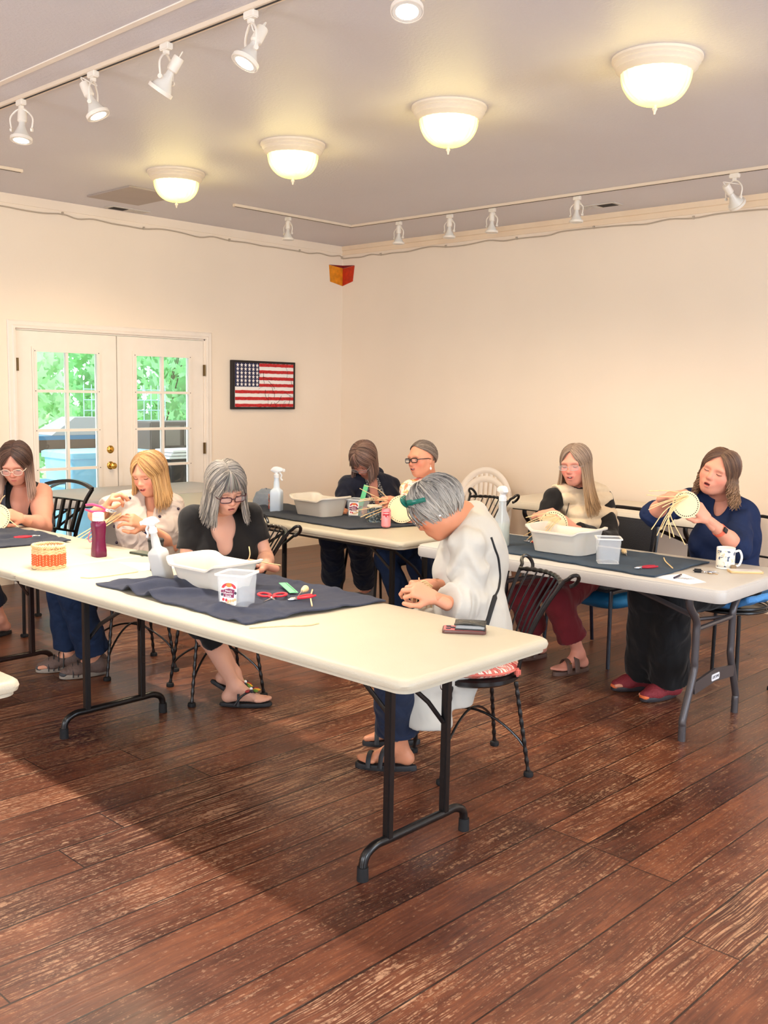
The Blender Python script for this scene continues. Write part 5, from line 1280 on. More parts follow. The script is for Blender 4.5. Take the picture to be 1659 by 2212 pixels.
def hand(parts, W, d, n, thumb, curl=35, s=1.0, spread=.5, pinch=0, h=.0030):
    """W wrist; d direction of the fingers; n outward normal of the back of the hand; thumb +1/-1 side along n x d"""
    d = nv(d); n = V(n); n = nv(n - d * n.dot(d)); sd = nv(n.cross(d)) * thumb; W = V(W)
    g = SDF(A3(W) - .20 * s, A3(W) + .20 * s, h)
    g.cone(W - d * .05, W + d * .01, .025 * s, .024 * s, .012, flat=(n, .80))
    mc = []
    for i, o in enumerate((.030, .010, -.010, -.028)):
        L = (.086, .090, .085, .076)[i]; b = W + d * L * s + sd * o * s - n * abs(o) * .12
        g.cone(W + d * .012 * s + sd * o * .45 * s, b, .015 * s, .0125 * s, .016, flat=(n, .86)); mc.append(b)
    fl = ((.042, .025, .020), (.046, .029, .021), (.042, .027, .021), (.033, .020, .018))
    for i in range(4):
        p = mc[i]; ang = math.radians(curl * (.55 + .10 * i)) if not (pinch and i == 0) else math.radians(curl * .9)
        out = (0.10, .03, -.04, -.12)[i] * spread; a = 0
        for j in range(3):
            a += ang * (1.0, 1.15, .8)[j]
            dd = nv((d + sd * out) * math.cos(a) - n * math.sin(a)); q = p + dd * fl[i][j] * s
            r0 = (.0098, .0088, .0080)[j] * s * (1, 1, .98, .88)[i]; g.cone(p, q, r0, r0 * .92, .004); p = q
    # thumb leaves the side of the palm near its base
    p = W + d * .022 * s + sd * .020 * s - n * .006 * s
    t1 = nv(d * .62 + sd * .75 - n * .35); t2 = nv(d * .90 + sd * .25 - n * .45); t3 = nv(d * .95 - sd * .12 - n * .50)
    q = p + t1 * .042 * s; g.cone(p, q, .0165 * s, .0125 * s, .014)
    r = q + t2 * .034 * s; g.cone(q, r, .0115 * s, .0102 * s, .006); e = r + t3 * .027 * s; g.cone(r, e, .0104 * s, .0088 * s, .004)
    parts.append(g.mesh()); return mc

def ik(S, T, l1, l2, hint):
    S, T = V(S), V(T); d = T - S; L = min(d.length, (l1 + l2) * .999); a = (l1 * l1 - l2 * l2 + L * L) / (2 * L); hh = math.sqrt(max(l1 * l1 - a * a, 0))
    u = d.normalized(); w = V(hint); w = (w - u * w.dot(u)).normalized(); return S + u * a + w * hh

def head_sdf(C, R, hs, neck, look):
    """C centre of the head (eye level), R orientation, hs head height"""
    Rn = np.array(R); g = SDF(A3(C) - hs * .80, A3(C) + hs * .80, .0030)
    P = lambda x, y, z: A3(C) + Rn @ (np.array((x, y, z)) * hs)
    E = lambda c, r, k=.03, op='+', RR=None: g.ell(P(*c), np.array(r) * hs, Rn if RR is None else RR, k, op)
    Cn = lambda a, b, ra, rb, k=.01, op='+': g.cone(P(*a), P(*b), ra * hs, rb * hs, k, op=op)
    wd = look.get('wide', 1.0)
    E((0, -.06, .12), (.325 * wd, .405, .375)); E((0, .06, -.10), (.268 * wd, .300, .35), .03); E((0, .12, -.29), (.178 * wd, .200, .175), .04)
    E((0, .230, -.405), (.072, .070, .070), .03)
    for sg in (-1, 1):
        E((sg * .165 * wd, .20, -.12), (.095, .100, .10), .03); Cn((sg * .205 * wd, .0, -.27), (sg * .08, .19, -.39), .05, .05, .03)
    Cn((-.17, .318, .075), (.17, .318, .075), .035, .035, .03)
    for sg in (-1, 1): E((sg * .140, .385, -.005), (.088, .062, .050), .02, '-')
    Cn((0, .335, .03), (0, .395, -.12), .028, .042, .012); E((0, .405, -.135), (.042, .042, .036), .010)
    for sg in (-1, 1): E((sg * .046, .375, -.145), (.030, .034, .026), .008)
    for sg in (-1, 1): E((sg * .140, .268, 0), (.078, .072, .062), .004)          # lids over the eyeballs
    E((0, .305, -.25), (.11, .065, .075), .02)
    mo = look.get('mouth', 0)
    sm = .042 if look.get('smile') else .004; wm = .122 if look.get('smile') else .088
    for sg in (-1, 1):
        Cn((sg * wm, .318, -.262 + sm), (sg * .030, .356, -.252), .012, .020, .008)
        Cn((sg * (wm - .008), .316, -.270 + sm), (sg * .030, .348, -.292 - mo * .030), .012, .021, .008)
    Cn((-.03, .356, -.252), (.03, .356, -.252), .020, .020, .006); Cn((-.03, .348, -.292 - mo * .03), (.03, .348, -.292 - mo * .03), .021, .021, .006)
    if mo > .35:
        for sg in (-1, 1): Cn((sg * (wm - .022), .330, -.264 + sm), (sg * .02, .372, -.272 - mo * .014), .006, .011 + .016 * mo, .003, '-')
        E((0, .372, -.272 - mo * .014), (.035, .034, .011 + .018 * mo), .003, '-')
    for sg in (-1, 1): E((sg * .315 * wd, -.03, -.045), (.035, .075, .115), .008); 
    for sg in (-1, 1): E((sg * .350 * wd, .0, -.035), (.020, .035, .07), .006, '-')
    nb = A3(neck); g.cone(P(0, -.10, -.22), nb, .060 * wd, .064, .035)
    for sg in (-1, 1): pass
    v, q = g.mesh()
    # intrinsic skin tints: cheeks, nose tip and lips
    loc = (v - A3(C)) @ Rn / hs
    base = np.array(srgb(look['skin'])); red = np.array(srgb(look.get('blush', (206, 120, 100)))); lipc = np.array(srgb(look.get('lip', (186, 96, 90)))); darkc = np.array(srgb((90, 30, 30)))
    def wgt(c, r): return np.exp(-(((loc - np.array(c)) / np.array(r)) ** 2).sum(1))
    w = np.clip(.75 * (wgt((-.18, .27, -.13), (.10, .12, .09)) + wgt((.18, .27, -.13), (.10, .12, .09)) + .7 * wgt((0, .42, -.13), (.07, .06, .06))), 0, .45)[:, None]
    col = base * (1 - w) + red * w
    lp = ((np.abs(loc[:, 0]) < .11) & (loc[:, 1] > .28)); zz = loc[:, 2] + .272 + mo * .014 - sm * (loc[:, 0] / wm) ** 2
    lz = (.030 + .022 * mo) * np.clip(1.15 - (loc[:, 0] / wm) ** 2, .2, 1); lw = np.clip(1.3 - np.abs(zz) / lz, 0, 1) * np.clip((wm - .012 - np.abs(loc[:, 0])) / .02, 0, 1) * lp
    lw = lw[:, None]; col = col * (1 - lw) + lipc * lw
    if mo > .35:
        dw = (np.clip(1.2 - np.abs(zz) / (.012 + .016 * mo), 0, 1) * (np.abs(loc[:, 0]) < .066) * (loc[:, 1] > .2))[:, None]; col = col * (1 - dw) + darkc * dw
    return v, q, col

def face_parts(r, C, R, hs, look, org):
    """brows, lashes, eyes, teeth as children of the person"""
    O = V(org); P = lambda x, y, z: V(C) + R @ (V((x, y, z)) * hs) - O
    bm_ = mat('brow_%d_%d_%d' % look.get('brow', (92, 70, 56)), look.get('brow', (92, 70, 56)), .8)
    for sg in (-1, 1):
        b = MB(); b.tube([P(sg * .05, .372, .072), P(sg * .11, .366, .098), P(sg * .17, .340, .098), P(sg * .222, .290, .072)], [.0022, .0032, .0028, .0012], 6, sq=(R @ V((0, 1, 0)), .4)); b.build('eyebrow', bm_, r)
        if look.get('eyes', 'down') == 'open':
            b = MB(); b.ball(P(sg * .140, .285, 0), (.052 * hs, .060 * hs, .030 * hs), R); eo = b.build('eye', mat('eye_white', (236, 230, 224), .2), r)
            b = MB(); b.ball(P(sg * .140 + look.get('gaze', 0) * .02, .336, -.004), (.022 * hs, .012 * hs, .022 * hs), R); b.build('iris', mat('iris_dark', (70, 54, 44), .15), eo)
            for z_, rr in ((.022, .0018), (-.030, .0009)):
                b = MB(); b.tube([P(sg * (.140 + .062 * t), .345 - .028 * t * t, z_ - .020 * t * t * (1 if z_ > 0 else -1)) for t in [-1 + k / 4 for k in range(9)]], rr, 5); b.build('eyelashes', mat('lash', (60, 44, 38), .8), r)
        else:
            b = MB(); b.tube([P(sg * (.140 + .064 * t), .343 - .026 * t * t, -.022 + .014 * t * t) for t in [-1 + k / 4 for k in range(9)]], .0016, 5); b.build('eyelashes', mat('lash', (60, 44, 38), .8), r)
            b = MB(); b.tube([P(sg * (.140 + .060 * t), .338 - .024 * t * t, .036 - .020 * t * t) for t in [-1 + k / 4 for k in range(9)]], .0009, 5); b.build('eyelid_crease', mat('lid_crease', (150, 92, 76), .8), r)
    if look.get('teeth'):
        b = MB(); b.tube([P(.082 * t, .352 - .030 * t * t, -.264 + .034 * t * t) for t in [-1 + k / 5 for k in range(11)]], .0024 * look['teeth'] + .0008, 6, sq=(R @ V((0, 1, 0)), .6)); b.build('teeth', mat('teeth_white', (240, 232, 220), .3), r)
    if False:
        for sg in (-1, 1):
            b = MB(); b.tube([P(sg * .085, .375, -.13), P(sg * .120, .345, -.20), P(sg * .125, .318, -.265)], [.0006, .0010, .0004], 5); b.build('smile_line', mat('lid_crease', (150, 92, 76), .8), r)

def glasses(r, C, R, hs, org, rgb, kind='rect', thick=.0022, drop=0.0, lens=None, name='glasses'):
    O = V(org); P = lambda x, y, z: V(C) + R @ (V((x, y, z)) * hs) - O
    m = mat('glasses_%d_%d_%d' % rgb, rgb, .25); b = MB(); w, h_ = (.108, .060) if kind == 'rect' else (.106, .078)
    for sg in (-1, 1):
        pts = []
        for k in range(28):
            a = 2 * PI * k / 28; e = .55 if kind == 'rect' else .8
            cx = math.copysign(abs(math.cos(a)) ** e, math.cos(a)) * w; cz = math.copysign(abs(math.sin(a)) ** e, math.sin(a)) * h_
            x = sg * .142 + cx; pts.append(P(x, .425 - .45 * x * x, -.015 - drop + cz))
        b.tube(pts, thick, 6, closed=True)
        b.tube([P(sg * .255, .385, .0 - drop), P(sg * .300, .33, .01 - drop), P(sg * .335, .05, .0), P(sg * .335, -.06, -.03)], thick * .9, 6)
    b.tube([P(-.045, .428, .0 - drop), P(0, .436, .012 - drop), P(.045, .428, .0 - drop)], thick, 6)
    o = b.build(name, m, r)
    lm = mat('lens_clear' if lens is None else 'lens_%d_%d_%d' % lens, lens or (220, 224, 226), .05, alpha=.16 if lens is None else .85)
    for sg in (-1, 1):
        q = MB(); q._add([P(sg * .150, .420, -.015 - drop)] + [P(sg * .150 + w * .95 * math.copysign(abs(math.cos(2 * PI * k / 20)) ** .6, math.cos(2 * PI * k / 20)), .422 - .45 * .02, -.015 - drop + h_ * .95 * math.copysign(abs(math.sin(2 * PI * k / 20)) ** .6, math.sin(2 * PI * k / 20))) for k in range(20)], [(0, 1 + k, 1 + (k + 1) % 20) for k in range(20)]); q.build('lens', lm, o)
    return o

def slerp(a, b, t):
    d = max(-1, min(1, a.dot(b))); th = math.acos(d)
    if th < 1e-4: return a.copy()
    return (a * math.sin((1 - t) * th) + b * math.sin(t * th)) / math.sin(th)

def hair(r, C, R, hs, org, st):
    """many tapered locks starting on a parting, following the skull, then hanging"""
    random.seed(st.get('seed', 1)); O = V(org); W = V(C)
    cols = [tuple(srgb(c)) for c in st['cols']]; tip = tuple(srgb(st['tip'])) if st.get('tip') else None
    cen = V((0, -.05, .10)); rad = V((.345 * st.get('wide', 1), .43, .405))
    b = MB(); b.col = cols[0]
    down = R.inverted() @ V((0, 0, -1)); face = st.get('face', 52); L = st['len']; n = int(st.get('n', 420) * 2.6)
    def surf(dv, k): return cen + V((dv.x * rad.x, dv.y * rad.y, dv.z * rad.z)) * k
    part = st.get('part', 0.0); mode = st.get('mode', 'fall')
    # scalp cap
    nu, nvv = 96, 48; idx = {}; vs = []; fs = []
    hl = st.get('hairline', .38)
    for i in range(nvv + 1):
        for j in range(nu):
            th = math.radians(118) * i / nvv; ph = 2 * PI * j / nu; dv = V((math.sin(th) * math.sin(ph), math.sin(th) * math.cos(ph), math.cos(th)))
            vs.append(W + R @ (surf(dv, 1.0) * hs) - O)
    def ok(i, j):
        th = 118 * (i + .5) / nvv; ph = abs(((j + .5) / nu * 360 + 180) % 360 - 180)
        lim = 50 if ph < face * .7 else (50 + (ph - face * .7) * 2.1)
        if mode == 'back': lim = 90 - (44 - 46 * min(1, ph / 104) ** 1.4) if ph < 104 else 116; return th < min(lim, 116)
    for i in range(nvv):
        for j in range(nu):
            if ok(i, j): fs.append((i * nu + j, i * nu + (j + 1) % nu, (i + 1) * nu + (j + 1) % nu, (i + 1) * nu + j))
    b.col = tuple(c * .8 for c in cols[0]); b._add(vs, fs)
    for q in range(n):
        sg = 1 if random.random() < .5 + part * .6 else -1
        u = random.random()
        if mode == 'fall':
            az = math.radians(face + (184 - face) * u ** .85) * sg
            el = math.radians(-6 - 16 * random.random()); d1 = V((math.cos(el) * math.sin(az), math.cos(el) * math.cos(az), math.sin(el)))
            ra = math.radians(-46 + 100 * min(1, u * 1.1) + random.uniform(-6, 6)); d0 = V((part * .5 + sg * random.uniform(.0, .05), -math.sin(ra), math.cos(ra))).normalized()
        elif mode == 'back':   # combed back to the nape
            a0 = random.uniform(-1, 1) * math.radians(104); el = math.radians(44 - 46 * (abs(a0) / math.radians(104)) ** 1.4 + random.uniform(0, 26)); d0 = V((math.sin(a0) * math.cos(el), math.cos(a0) * math.cos(el), math.sin(el)))
            d1 = V((math.sin(a0) * .45 + random.uniform(-.12, .12), -.80, -.45 + random.uniform(-.15, .1))).normalized()
        else:                  # short swept crop
            a0 = random.uniform(0, 2 * PI); t0 = math.radians(random.uniform(0, 62)); d0 = V((math.sin(t0) * math.sin(a0), math.sin(t0) * math.cos(a0) + .05, math.cos(t0))).normalized()
            sw = st.get('sweep', V((0, .3, -.3))); d1 = (V((d0.x * 1.5, d0.y * 1.0, d0.z * .2)) + sw + V((random.uniform(-.3, .3), random.uniform(-.3, .3), random.uniform(-.3, .1)))).normalized()
            if d1.y > .25 and d1.z < .22 - .15 * (1 - d1.y): d1 = V((d1.x, d1.y, .24)).normalized()
            if d1.y > .6: d1 = V((math.copysign(.6, d0.x), .6, .35)).normalized()
        k0 = 1.0 + random.uniform(.005, st.get('vol', .09)); m = 9; pts = []
        for i in range(m):
            t = i / (m - 1); dv = slerp(d0, d1, t); lift = 1 + (k0 - 1) * min(1, t * 3.0 + .15) + st.get('puff', .0) * math.sin(PI * t); pts.append(surf(dv, lift))
        if mode == 'fall':
            ln = L * random.uniform(.78, 1.05); last = pts[-1]; tang = (pts[-1] - pts[-2]).normalized(); m2 = 10; ph = random.uniform(0, 6.28)
            outw = V((last.x, last.y, 0)).normalized(); wv = st.get('wave', 0.0)
            for i in range(1, m2 + 1):
                t = i / m2; dirn = (tang * (1 - t) ** 2 * .8 + down * (1.0) + outw * st.get('flare', .0) * (t if st.get('flare', 0) > 0 else t)).normalized()
                last = last + dirn * (ln / m2); off = outw * (wv * math.sin(t * st.get('wf', 9) + ph)) + V((-outw.y, outw.x, 0)) * (wv * math.cos(t * st.get('wf', 9) + ph))
                pts.append(last + off * min(1, t * 2))
        wp = [W + R @ (p * hs) - O for p in pts]
        nrm = len(wp); r0 = st.get('r', .0050) * .58 * random.uniform(.7, 1.3)
        rs = [r0 * (.55 + .45 * min(1, i / 4)) * (1 if i < nrm * .62 else 1 - .8 * ((i - nrm * .62) / (nrm * .38))) for i in range(nrm)]
        ca_, cb_ = random.choice(cols), random.choice(cols); c = tuple((x + y) / 2 for x, y in zip(ca_, cb_)); f = random.uniform(.80, 1.15); c = tuple(min(1, x * f) for x in c)
        n0 = len(b.v); b.col = c; b.tube(wp, rs, 5, cap=False)
        if tip is not None:
            for i in range(nrm):
                t = max(0, min(1, (i / nrm - .35) / .5)); cc = tuple(c[k] * (1 - t) + tip[k] * f * t for k in range(3))
                for kk in range(5): b.c[n0 + i * 5 + kk] = cc
    if st.get('bangs'):
        for q in range(int(st['bangs'] * 2)):
            sg = st.get('bang_side', 1); x0 = random.uniform(-.17, .22); ln = random.uniform(.75, 1.05)
            pts = []
            for i in range(8):
                t = i / 7; x = part * .4 + (x0 * 1.0 - part * .4) * t; pts.append(V((x, .20 + .24 * t ** .6 - .4 * x * x * t, .50 - (.36 * ln) * t ** 1.5 + .03 * math.sin(PI * t))))
            c = random.choice(cols); b.col = tuple(min(1, x * random.uniform(.85, 1.1)) for x in c); b.tube([W + R @ (p * hs) - O for p in pts], [.002, .003, .003, .003, .0028, .0022, .0016, .0006], 5, cap=False)
    m = mat('hair_strands', (128, 128, 128), .5, attr=True, spec=.45, var=.05)
    return b.build('hair', m, r)
def cloth_mat(name, rgb, rough=.85, bump=.35, bs=26, var=.05, sheen=.1, m=None): return m or mat(name, rgb, rough, bump=bump * 1.8, bscale=bs * .45, var=var, vscale=5, sheen=sheen, spec=.25, bdist=.03, dist=1.6, wave=(1, 1, .6))
M_SKIN = mat('skin', (200, 150, 120), .48, attr=True, spec=.35, sss=.08, bump=.05, bscale=200)

def person(label, sp):
    """builds one seated person from joint positions; returns its root"""
    org = V((sp['P'].x, sp['P'].y, 0)); r = empty('person', org); tag(r, label, 'person')
    look = sp['look']; w = sp.get('w', 1.0); P, N, C, hs = sp['P'], sp['N'], sp['HC'], sp.get('hs', .232)
    HR = sp['HO']; SL, SR = sp['SL'], sp['SR']; spine = nv(N - P)
    lat = nv(SR - SL); fwd = nv(lat.cross(spine)) * -1
    # lat points to the person's right; forward = up x right
    fwd = nv(spine.cross(lat)); TR = np.array(Matrix((lat, fwd, spine)).transposed())
    pf = nv(sp.get('pf', fwd)); pf = nv(V((pf.x, pf.y, 0))); plat = nv(V((pf.y, -pf.x, 0)))   # pelvis frame
    PR = np.array(Matrix((plat, pf, V((0, 0, 1)))).transposed())
    shw = .5 * (SR - SL).length
    chest = N.lerp(P, .38) + fwd * .01; belly = N.lerp(P, .72) + fwd * sp.get('tummy', .02)
    HL, HRt = P - plat * .085, P + plat * .085
    arms = []
    for nm, S in (('L', SL), ('R', SR)):
        W_ = sp['W' + nm]; E_ = sp.get('E' + nm) or ik(S, W_, .285, .245, V((0, 0, -1)) + fwd * -.3 + lat * (.5 if nm == 'R' else -.5))
        arms.append((nm, S, E_, W_))
    legs = []
    for nm, H in (('L', HL), ('R', HRt)):
        if 'A' + nm not in sp: continue
        A_ = sp['A' + nm].copy()
        if not sp.get('FD' + nm): A_.z = .106
        K_ = sp.get('K' + nm) or ik(H, A_, .43, .40, pf + V((0, 0, .6)))
        legs.append((nm, H, K_, A_))
    allp = [P, N, C, SL, SR] + [q for a in arms for q in a[1:]] + [q for a in legs for q in a[1:]]
    lo = np.min([A3(q) for q in allp], 0) - .22; hi = np.max([A3(q) for q in allp], 0) + .22
    def torso(g, e, front=1.0):
        wx = w
        g.ell(A3(P) + np.array((0, 0, .03)), ((.165 * wx + e), (.125 * wx + e), (.12 + e)), PR, .05)
        g.ell(A3(belly), (.138 * wx + e, .108 * wx * sp.get('belly', 1.0) + e, .15 + e), TR, .06)
        g.ell(A3(chest), (.142 * wx + e, .104 * wx + e, .165 + e), TR, .06)
        bu = sp.get('bust', .07)
        for sg in (-1, 1): g.ell(A3(chest + lat * (.072 * wx * sg) + fwd * (.072 * wx) - spine * .035), (bu + e, bu * .82 + e, bu + e), TR, .05)
        g.cone(A3(SL + lat * .02), A3(SR - lat * .02), .043 + e, .043 + e, .035); g.cone(A3(N - spine * .02), A3(N.lerp(C, .28)), .075 + e * .5, .052 + e * .3, .05)
        for S in (SL, SR): g.cone(A3(N - spine * .01), A3(S), .046 + e, .040 + e, .03)
    # ---- the body itself, one continuous surface ----
    g = SDF(lo, hi, .0085); torso(g, -.006)
    aw = sp.get('arm', 1.0) * (.5 + .5 * w)
    for nm, S, E_, W_ in arms:
        g.cone(A3(S), A3(S.lerp(E_, .45)), .046 * aw, .044 * aw, .03); g.cone(A3(S.lerp(E_, .4)), A3(E_), .045 * aw, .036 * aw, .02)
        m_ = E_.lerp(W_, .32); g.cone(A3(E_), A3(m_), .037 * aw, .038 * aw, .02); g.cone(A3(m_), A3(W_), .037 * aw, .0245, .02)
    for nm, H, K_, A_ in legs:
        g.cone(A3(H), A3(K_), .085 * w, .054, .05); m_ = K_.lerp(A_, .35) - pf * .012; g.cone(A3(K_), A3(m_), .052, .050, .03); g.cone(A3(m_), A3(A_), .048, .032, .03)
        td = sp.get('T' + nm) or pf; fl = V((td.x, td.y, td.z if abs(td.z) > .02 else 0)); fl.normalize(); dn = sp.get('FD' + nm) or V((0, 0, -1)); dn = nv(dn)
        heel = A_ + dn * .055 - fl * .035; ball = A_ + dn * .068 + fl * .120
        g.cone(A3(A_), A3(heel), .033, .028, .02); g.cone(A3(A_ + fl * .02 + dn * .012), A3(ball), .034, .020, .03, flat=(dn, .8))
        sd = nv(fl.cross(dn)); ins = sd * (1 if sd.dot(plat) * (1 if nm == 'L' else -1) > 0 else -1)
        g.cone(A3(heel), A3(ball), .024, .018, .02)
        for ti, (o_, L_, r_) in enumerate(((.024, .052, .0125), (.006, .050, .0095), (-.008, .044, .0092), (-.021, .036, .0088), (-.032, .027, .0085))):
            b0 = ball + ins * o_ - fl * (0 if o_ > 0 else abs(o_) * .5); g.cone(A3(b0), A3(b0 + fl * L_ + dn * .004), r_ + .003, r_, .006)
    skin = np.array(srgb(look['skin'])) * .93; parts = [g.mesh()]; ncol = [np.tile(skin, (len(parts[0][0]), 1))]
    for nm, S, E_, W_ in arms:
        hd = sp.get('hand' + nm)
        if hd is None: continue
        ps = []; hand(ps, W_, hd[0], hd[1], hd[2], hd[3] if len(hd) > 3 else 35, sp.get('handS', 1.0), pinch=1)
        parts += ps
        hc = np.array(srgb(look.get('hand', look['skin']))) * .93; ncol.append(np.tile(hc, (len(ps[0][0]), 1)))
    hv, hq, hc_ = head_sdf(C, HR, hs, N + spine * .01, look); parts.append((hv, hq)); ncol.append(hc_ * .93)
    np_mesh('body', parts, M_SKIN, r, org, np.concatenate(ncol), sm=1)
    face_parts(r, C, HR, hs, look, org)
    if sp.get('hair'): hair(r, C, HR, hs, org, sp['hair'])
    ctx = dict(r=r, org=org, lat=lat, fwd=fwd, spine=spine, TR=TR, PR=PR, pf=pf, plat=plat, chest=chest, belly=belly, arms=arms, legs=legs, lo=lo, hi=hi, torso=torso, w=w, aw=aw, sp=sp)
    return ctx

def top(ctx, name, m, sleeve=1.0, e=.012, cuff=0.0, neck=None, hem=None, arm_e=.010, puff=0.0, wr=(.0030, 30), sub=None, h=.0065, open_front=None, arms=True, vest=False, extra=None, thick_end=None, sm=1):
    """garment on the torso; sleeve = fraction of the whole arm covered (0..2: 1 = elbow)"""
    sp = ctx['sp']; g = SDF(ctx['lo'], ctx['hi'], h); P, N = sp['P'], sp['N']; fwd, lat, spine = ctx['fwd'], ctx['lat'], ctx['spine']
    ctx['torso'](g, e)
    if extra: extra(g)
    g.ell(A3(P + V((0, 0, .02))), (.168 * ctx['w'] + e, .135 * ctx['w'] + e, .11), ctx['PR'], .05)
    for nm, S, E_, W_ in ctx['arms']:
        if not arms: continue
        aw = ctx['aw']; ex = arm_e
        sv = sleeve if not isinstance(sleeve, dict) else sleeve[nm]
        if sv <= 1.0:
            end = S.lerp(E_, sv); d = nv(E_ - S); t2 = end + d * .03
            g.cone(A3(S), A3(t2), .048 * aw + ex, (.046 * aw + ex + puff), .03, cut=[(A3(end), A3(d))], wr=(wr[0], 9, 1))
        else:
            g.cone(A3(S), A3(E_), .049 * aw + ex, .043 * aw + ex + puff, .016, wr=(wr[0] * 1.3, 14, 1))
            end = E_.lerp(W_, sv - 1); d = nv(W_ - E_); re = (.041 * aw + (.029 - .041 * aw) * (sv - 1)) + ex + puff * .6 + cuff
            g.cone(A3(E_), A3(end + d * .02), .044 * aw + ex + puff, re, .03, cut=[(A3(end), A3(d))], wr=(wr[0] * 1.2, 12, 2))
    if hem is not None:   # garment ends at this height below the pelvis plane
        pass
    g.wrinkle(wr[0] * .7, wr[1], len(name))
    g.cone(A3(N.lerp(sp['HC'], .10)), A3(N.lerp(sp['HC'], 1.2)), .058, .075, .006, op='-')
    if neck:
        for c, rr in neck: g.ell(A3(N + fwd * c[1] + spine * c[2] + lat * c[0]), rr, ctx['TR'], .006, op='-')
    if open_front:
        for a, b_, ra, rb in open_front: g.cone(A3(N + fwd * a[1] + spine * a[2] + lat * a[0]), A3(N + fwd * b_[1] + spine * b_[2] + lat * b_[0]), ra, rb, .006, op='-', flat=(fwd, 2.2))
    o = np_mesh(name, [g.mesh()], m, ctx['r'], ctx['org'], sm=sm); return o

from mathutils.bvhtree import BVHTree
def surface(o, px, py, d, lift=.002):
    """point where the line of sight through (px, py) meets the garment o (world coordinates)"""
    me = o.data; w = o.parent.location; bv = BVHTree.FromPolygons([v.co + w for v in me.vertices], [p.vertices[:] for p in me.polygons])
    out = []
    for x, y in zip(px, py):
        q = J(x, y, 1.0); dr = (q - CAM).normalized(); h_ = bv.ray_cast(CAM, dr)
        out.append(h_[0] + h_[1] * lift if h_[0] is not None else J(x, y, d))
    return out

def trousers(ctx, name, m, end=.95, r_hip=.098, r_knee=.070, r_end=.065, h=.0075, wr=.0035, ends=None, skirt=None):
    sp = ctx['sp']; w = ctx['w']; g = SDF(ctx['lo'], ctx['hi'], h); P = sp['P']
    g.ell(A3(P + V((0, 0, .01))), (.178 * w, .138 * w, .125), ctx['PR'], .05)
    for nm, H, K_, A_ in ctx['legs']:
        ee = (ends or {}).get(nm, end); g.cone(A3(H), A3(K_), r_hip * w, r_knee * (.5 + .5 * w), .05, wr=(wr, 16, 0)); d = nv(A_ - K_); en = K_.lerp(A_, ee)
        g.cone(A3(K_), A3(en + d * .02), r_knee * (.5 + .5 * w), r_end, .03, cut=[(A3(en), A3(d))], wr=(wr * .8, 15, 3))
    if skirt: skirt(g)
    g.wrinkle(.0018, 34, 2.0)
    return np_mesh(name, [g.mesh()], m, ctx['r'], ctx['org'])

def foot_frame(ctx, nm):
    sp = ctx['sp']; A_ = [q for q in ctx['legs'] if q[0] == nm][0][3]; fl = nv(sp.get('T' + nm) or ctx['pf']); dn = nv(sp.get('FD' + nm) or V((0, 0, -1)))
    fl = nv(fl - dn * fl.dot(dn)); sd = nv(fl.cross(dn)); return A_, fl, dn, sd
def sole(ctx, nm, m, name='sandal', t=.016, L0=-.075, L1=.185, W_=.047, lift=.088):
    A_, fl, dn, sd = foot_frame(ctx, nm); b = MB(); O = ctx['org']; n = 28; rings = []
    for z, k in ((lift - .004, .97), (lift + .002, 1.0), (lift + t, 1.0), (lift + t + .003, .95)):
        ring = []
        for q in range(n):
            a = 2 * PI * q / n; x = math.cos(a); y = math.sin(a); wd = W_ * (.80 + .22 * x) ; l = (L0 + L1) / 2 + (L1 - L0) / 2 * x * k
            ring.append(A_ - O + fl * l + sd * (wd * y * k) + dn * z)
        rings.append(ring)
    b.loft(rings); return b.build(name, m, ctx['r'])
def strap(ctx, nm, m, l0, l1, hgt=.045, rr=.010, parent=None, name='strap', side=.046, rad=None):
    side = side * 1.06
    A_, fl, dn, sd = foot_frame(ctx, nm); O = ctx['org']; b = MB(); pts = []
    for k in range(13):
        t = -1 + k / 6; pts.append(A_ - O + fl * (l0 + (l1 - l0) * (t + 1) / 2) + sd * (side * t * (1 if abs(t) < .99 else 1)) + dn * (.092 - hgt * 1.38 * (1 - t * t) ** .5))
    b.tube(pts, rr, 8, sq=(-dn, .28)); return b.build(name, m, parent or ctx['r'])
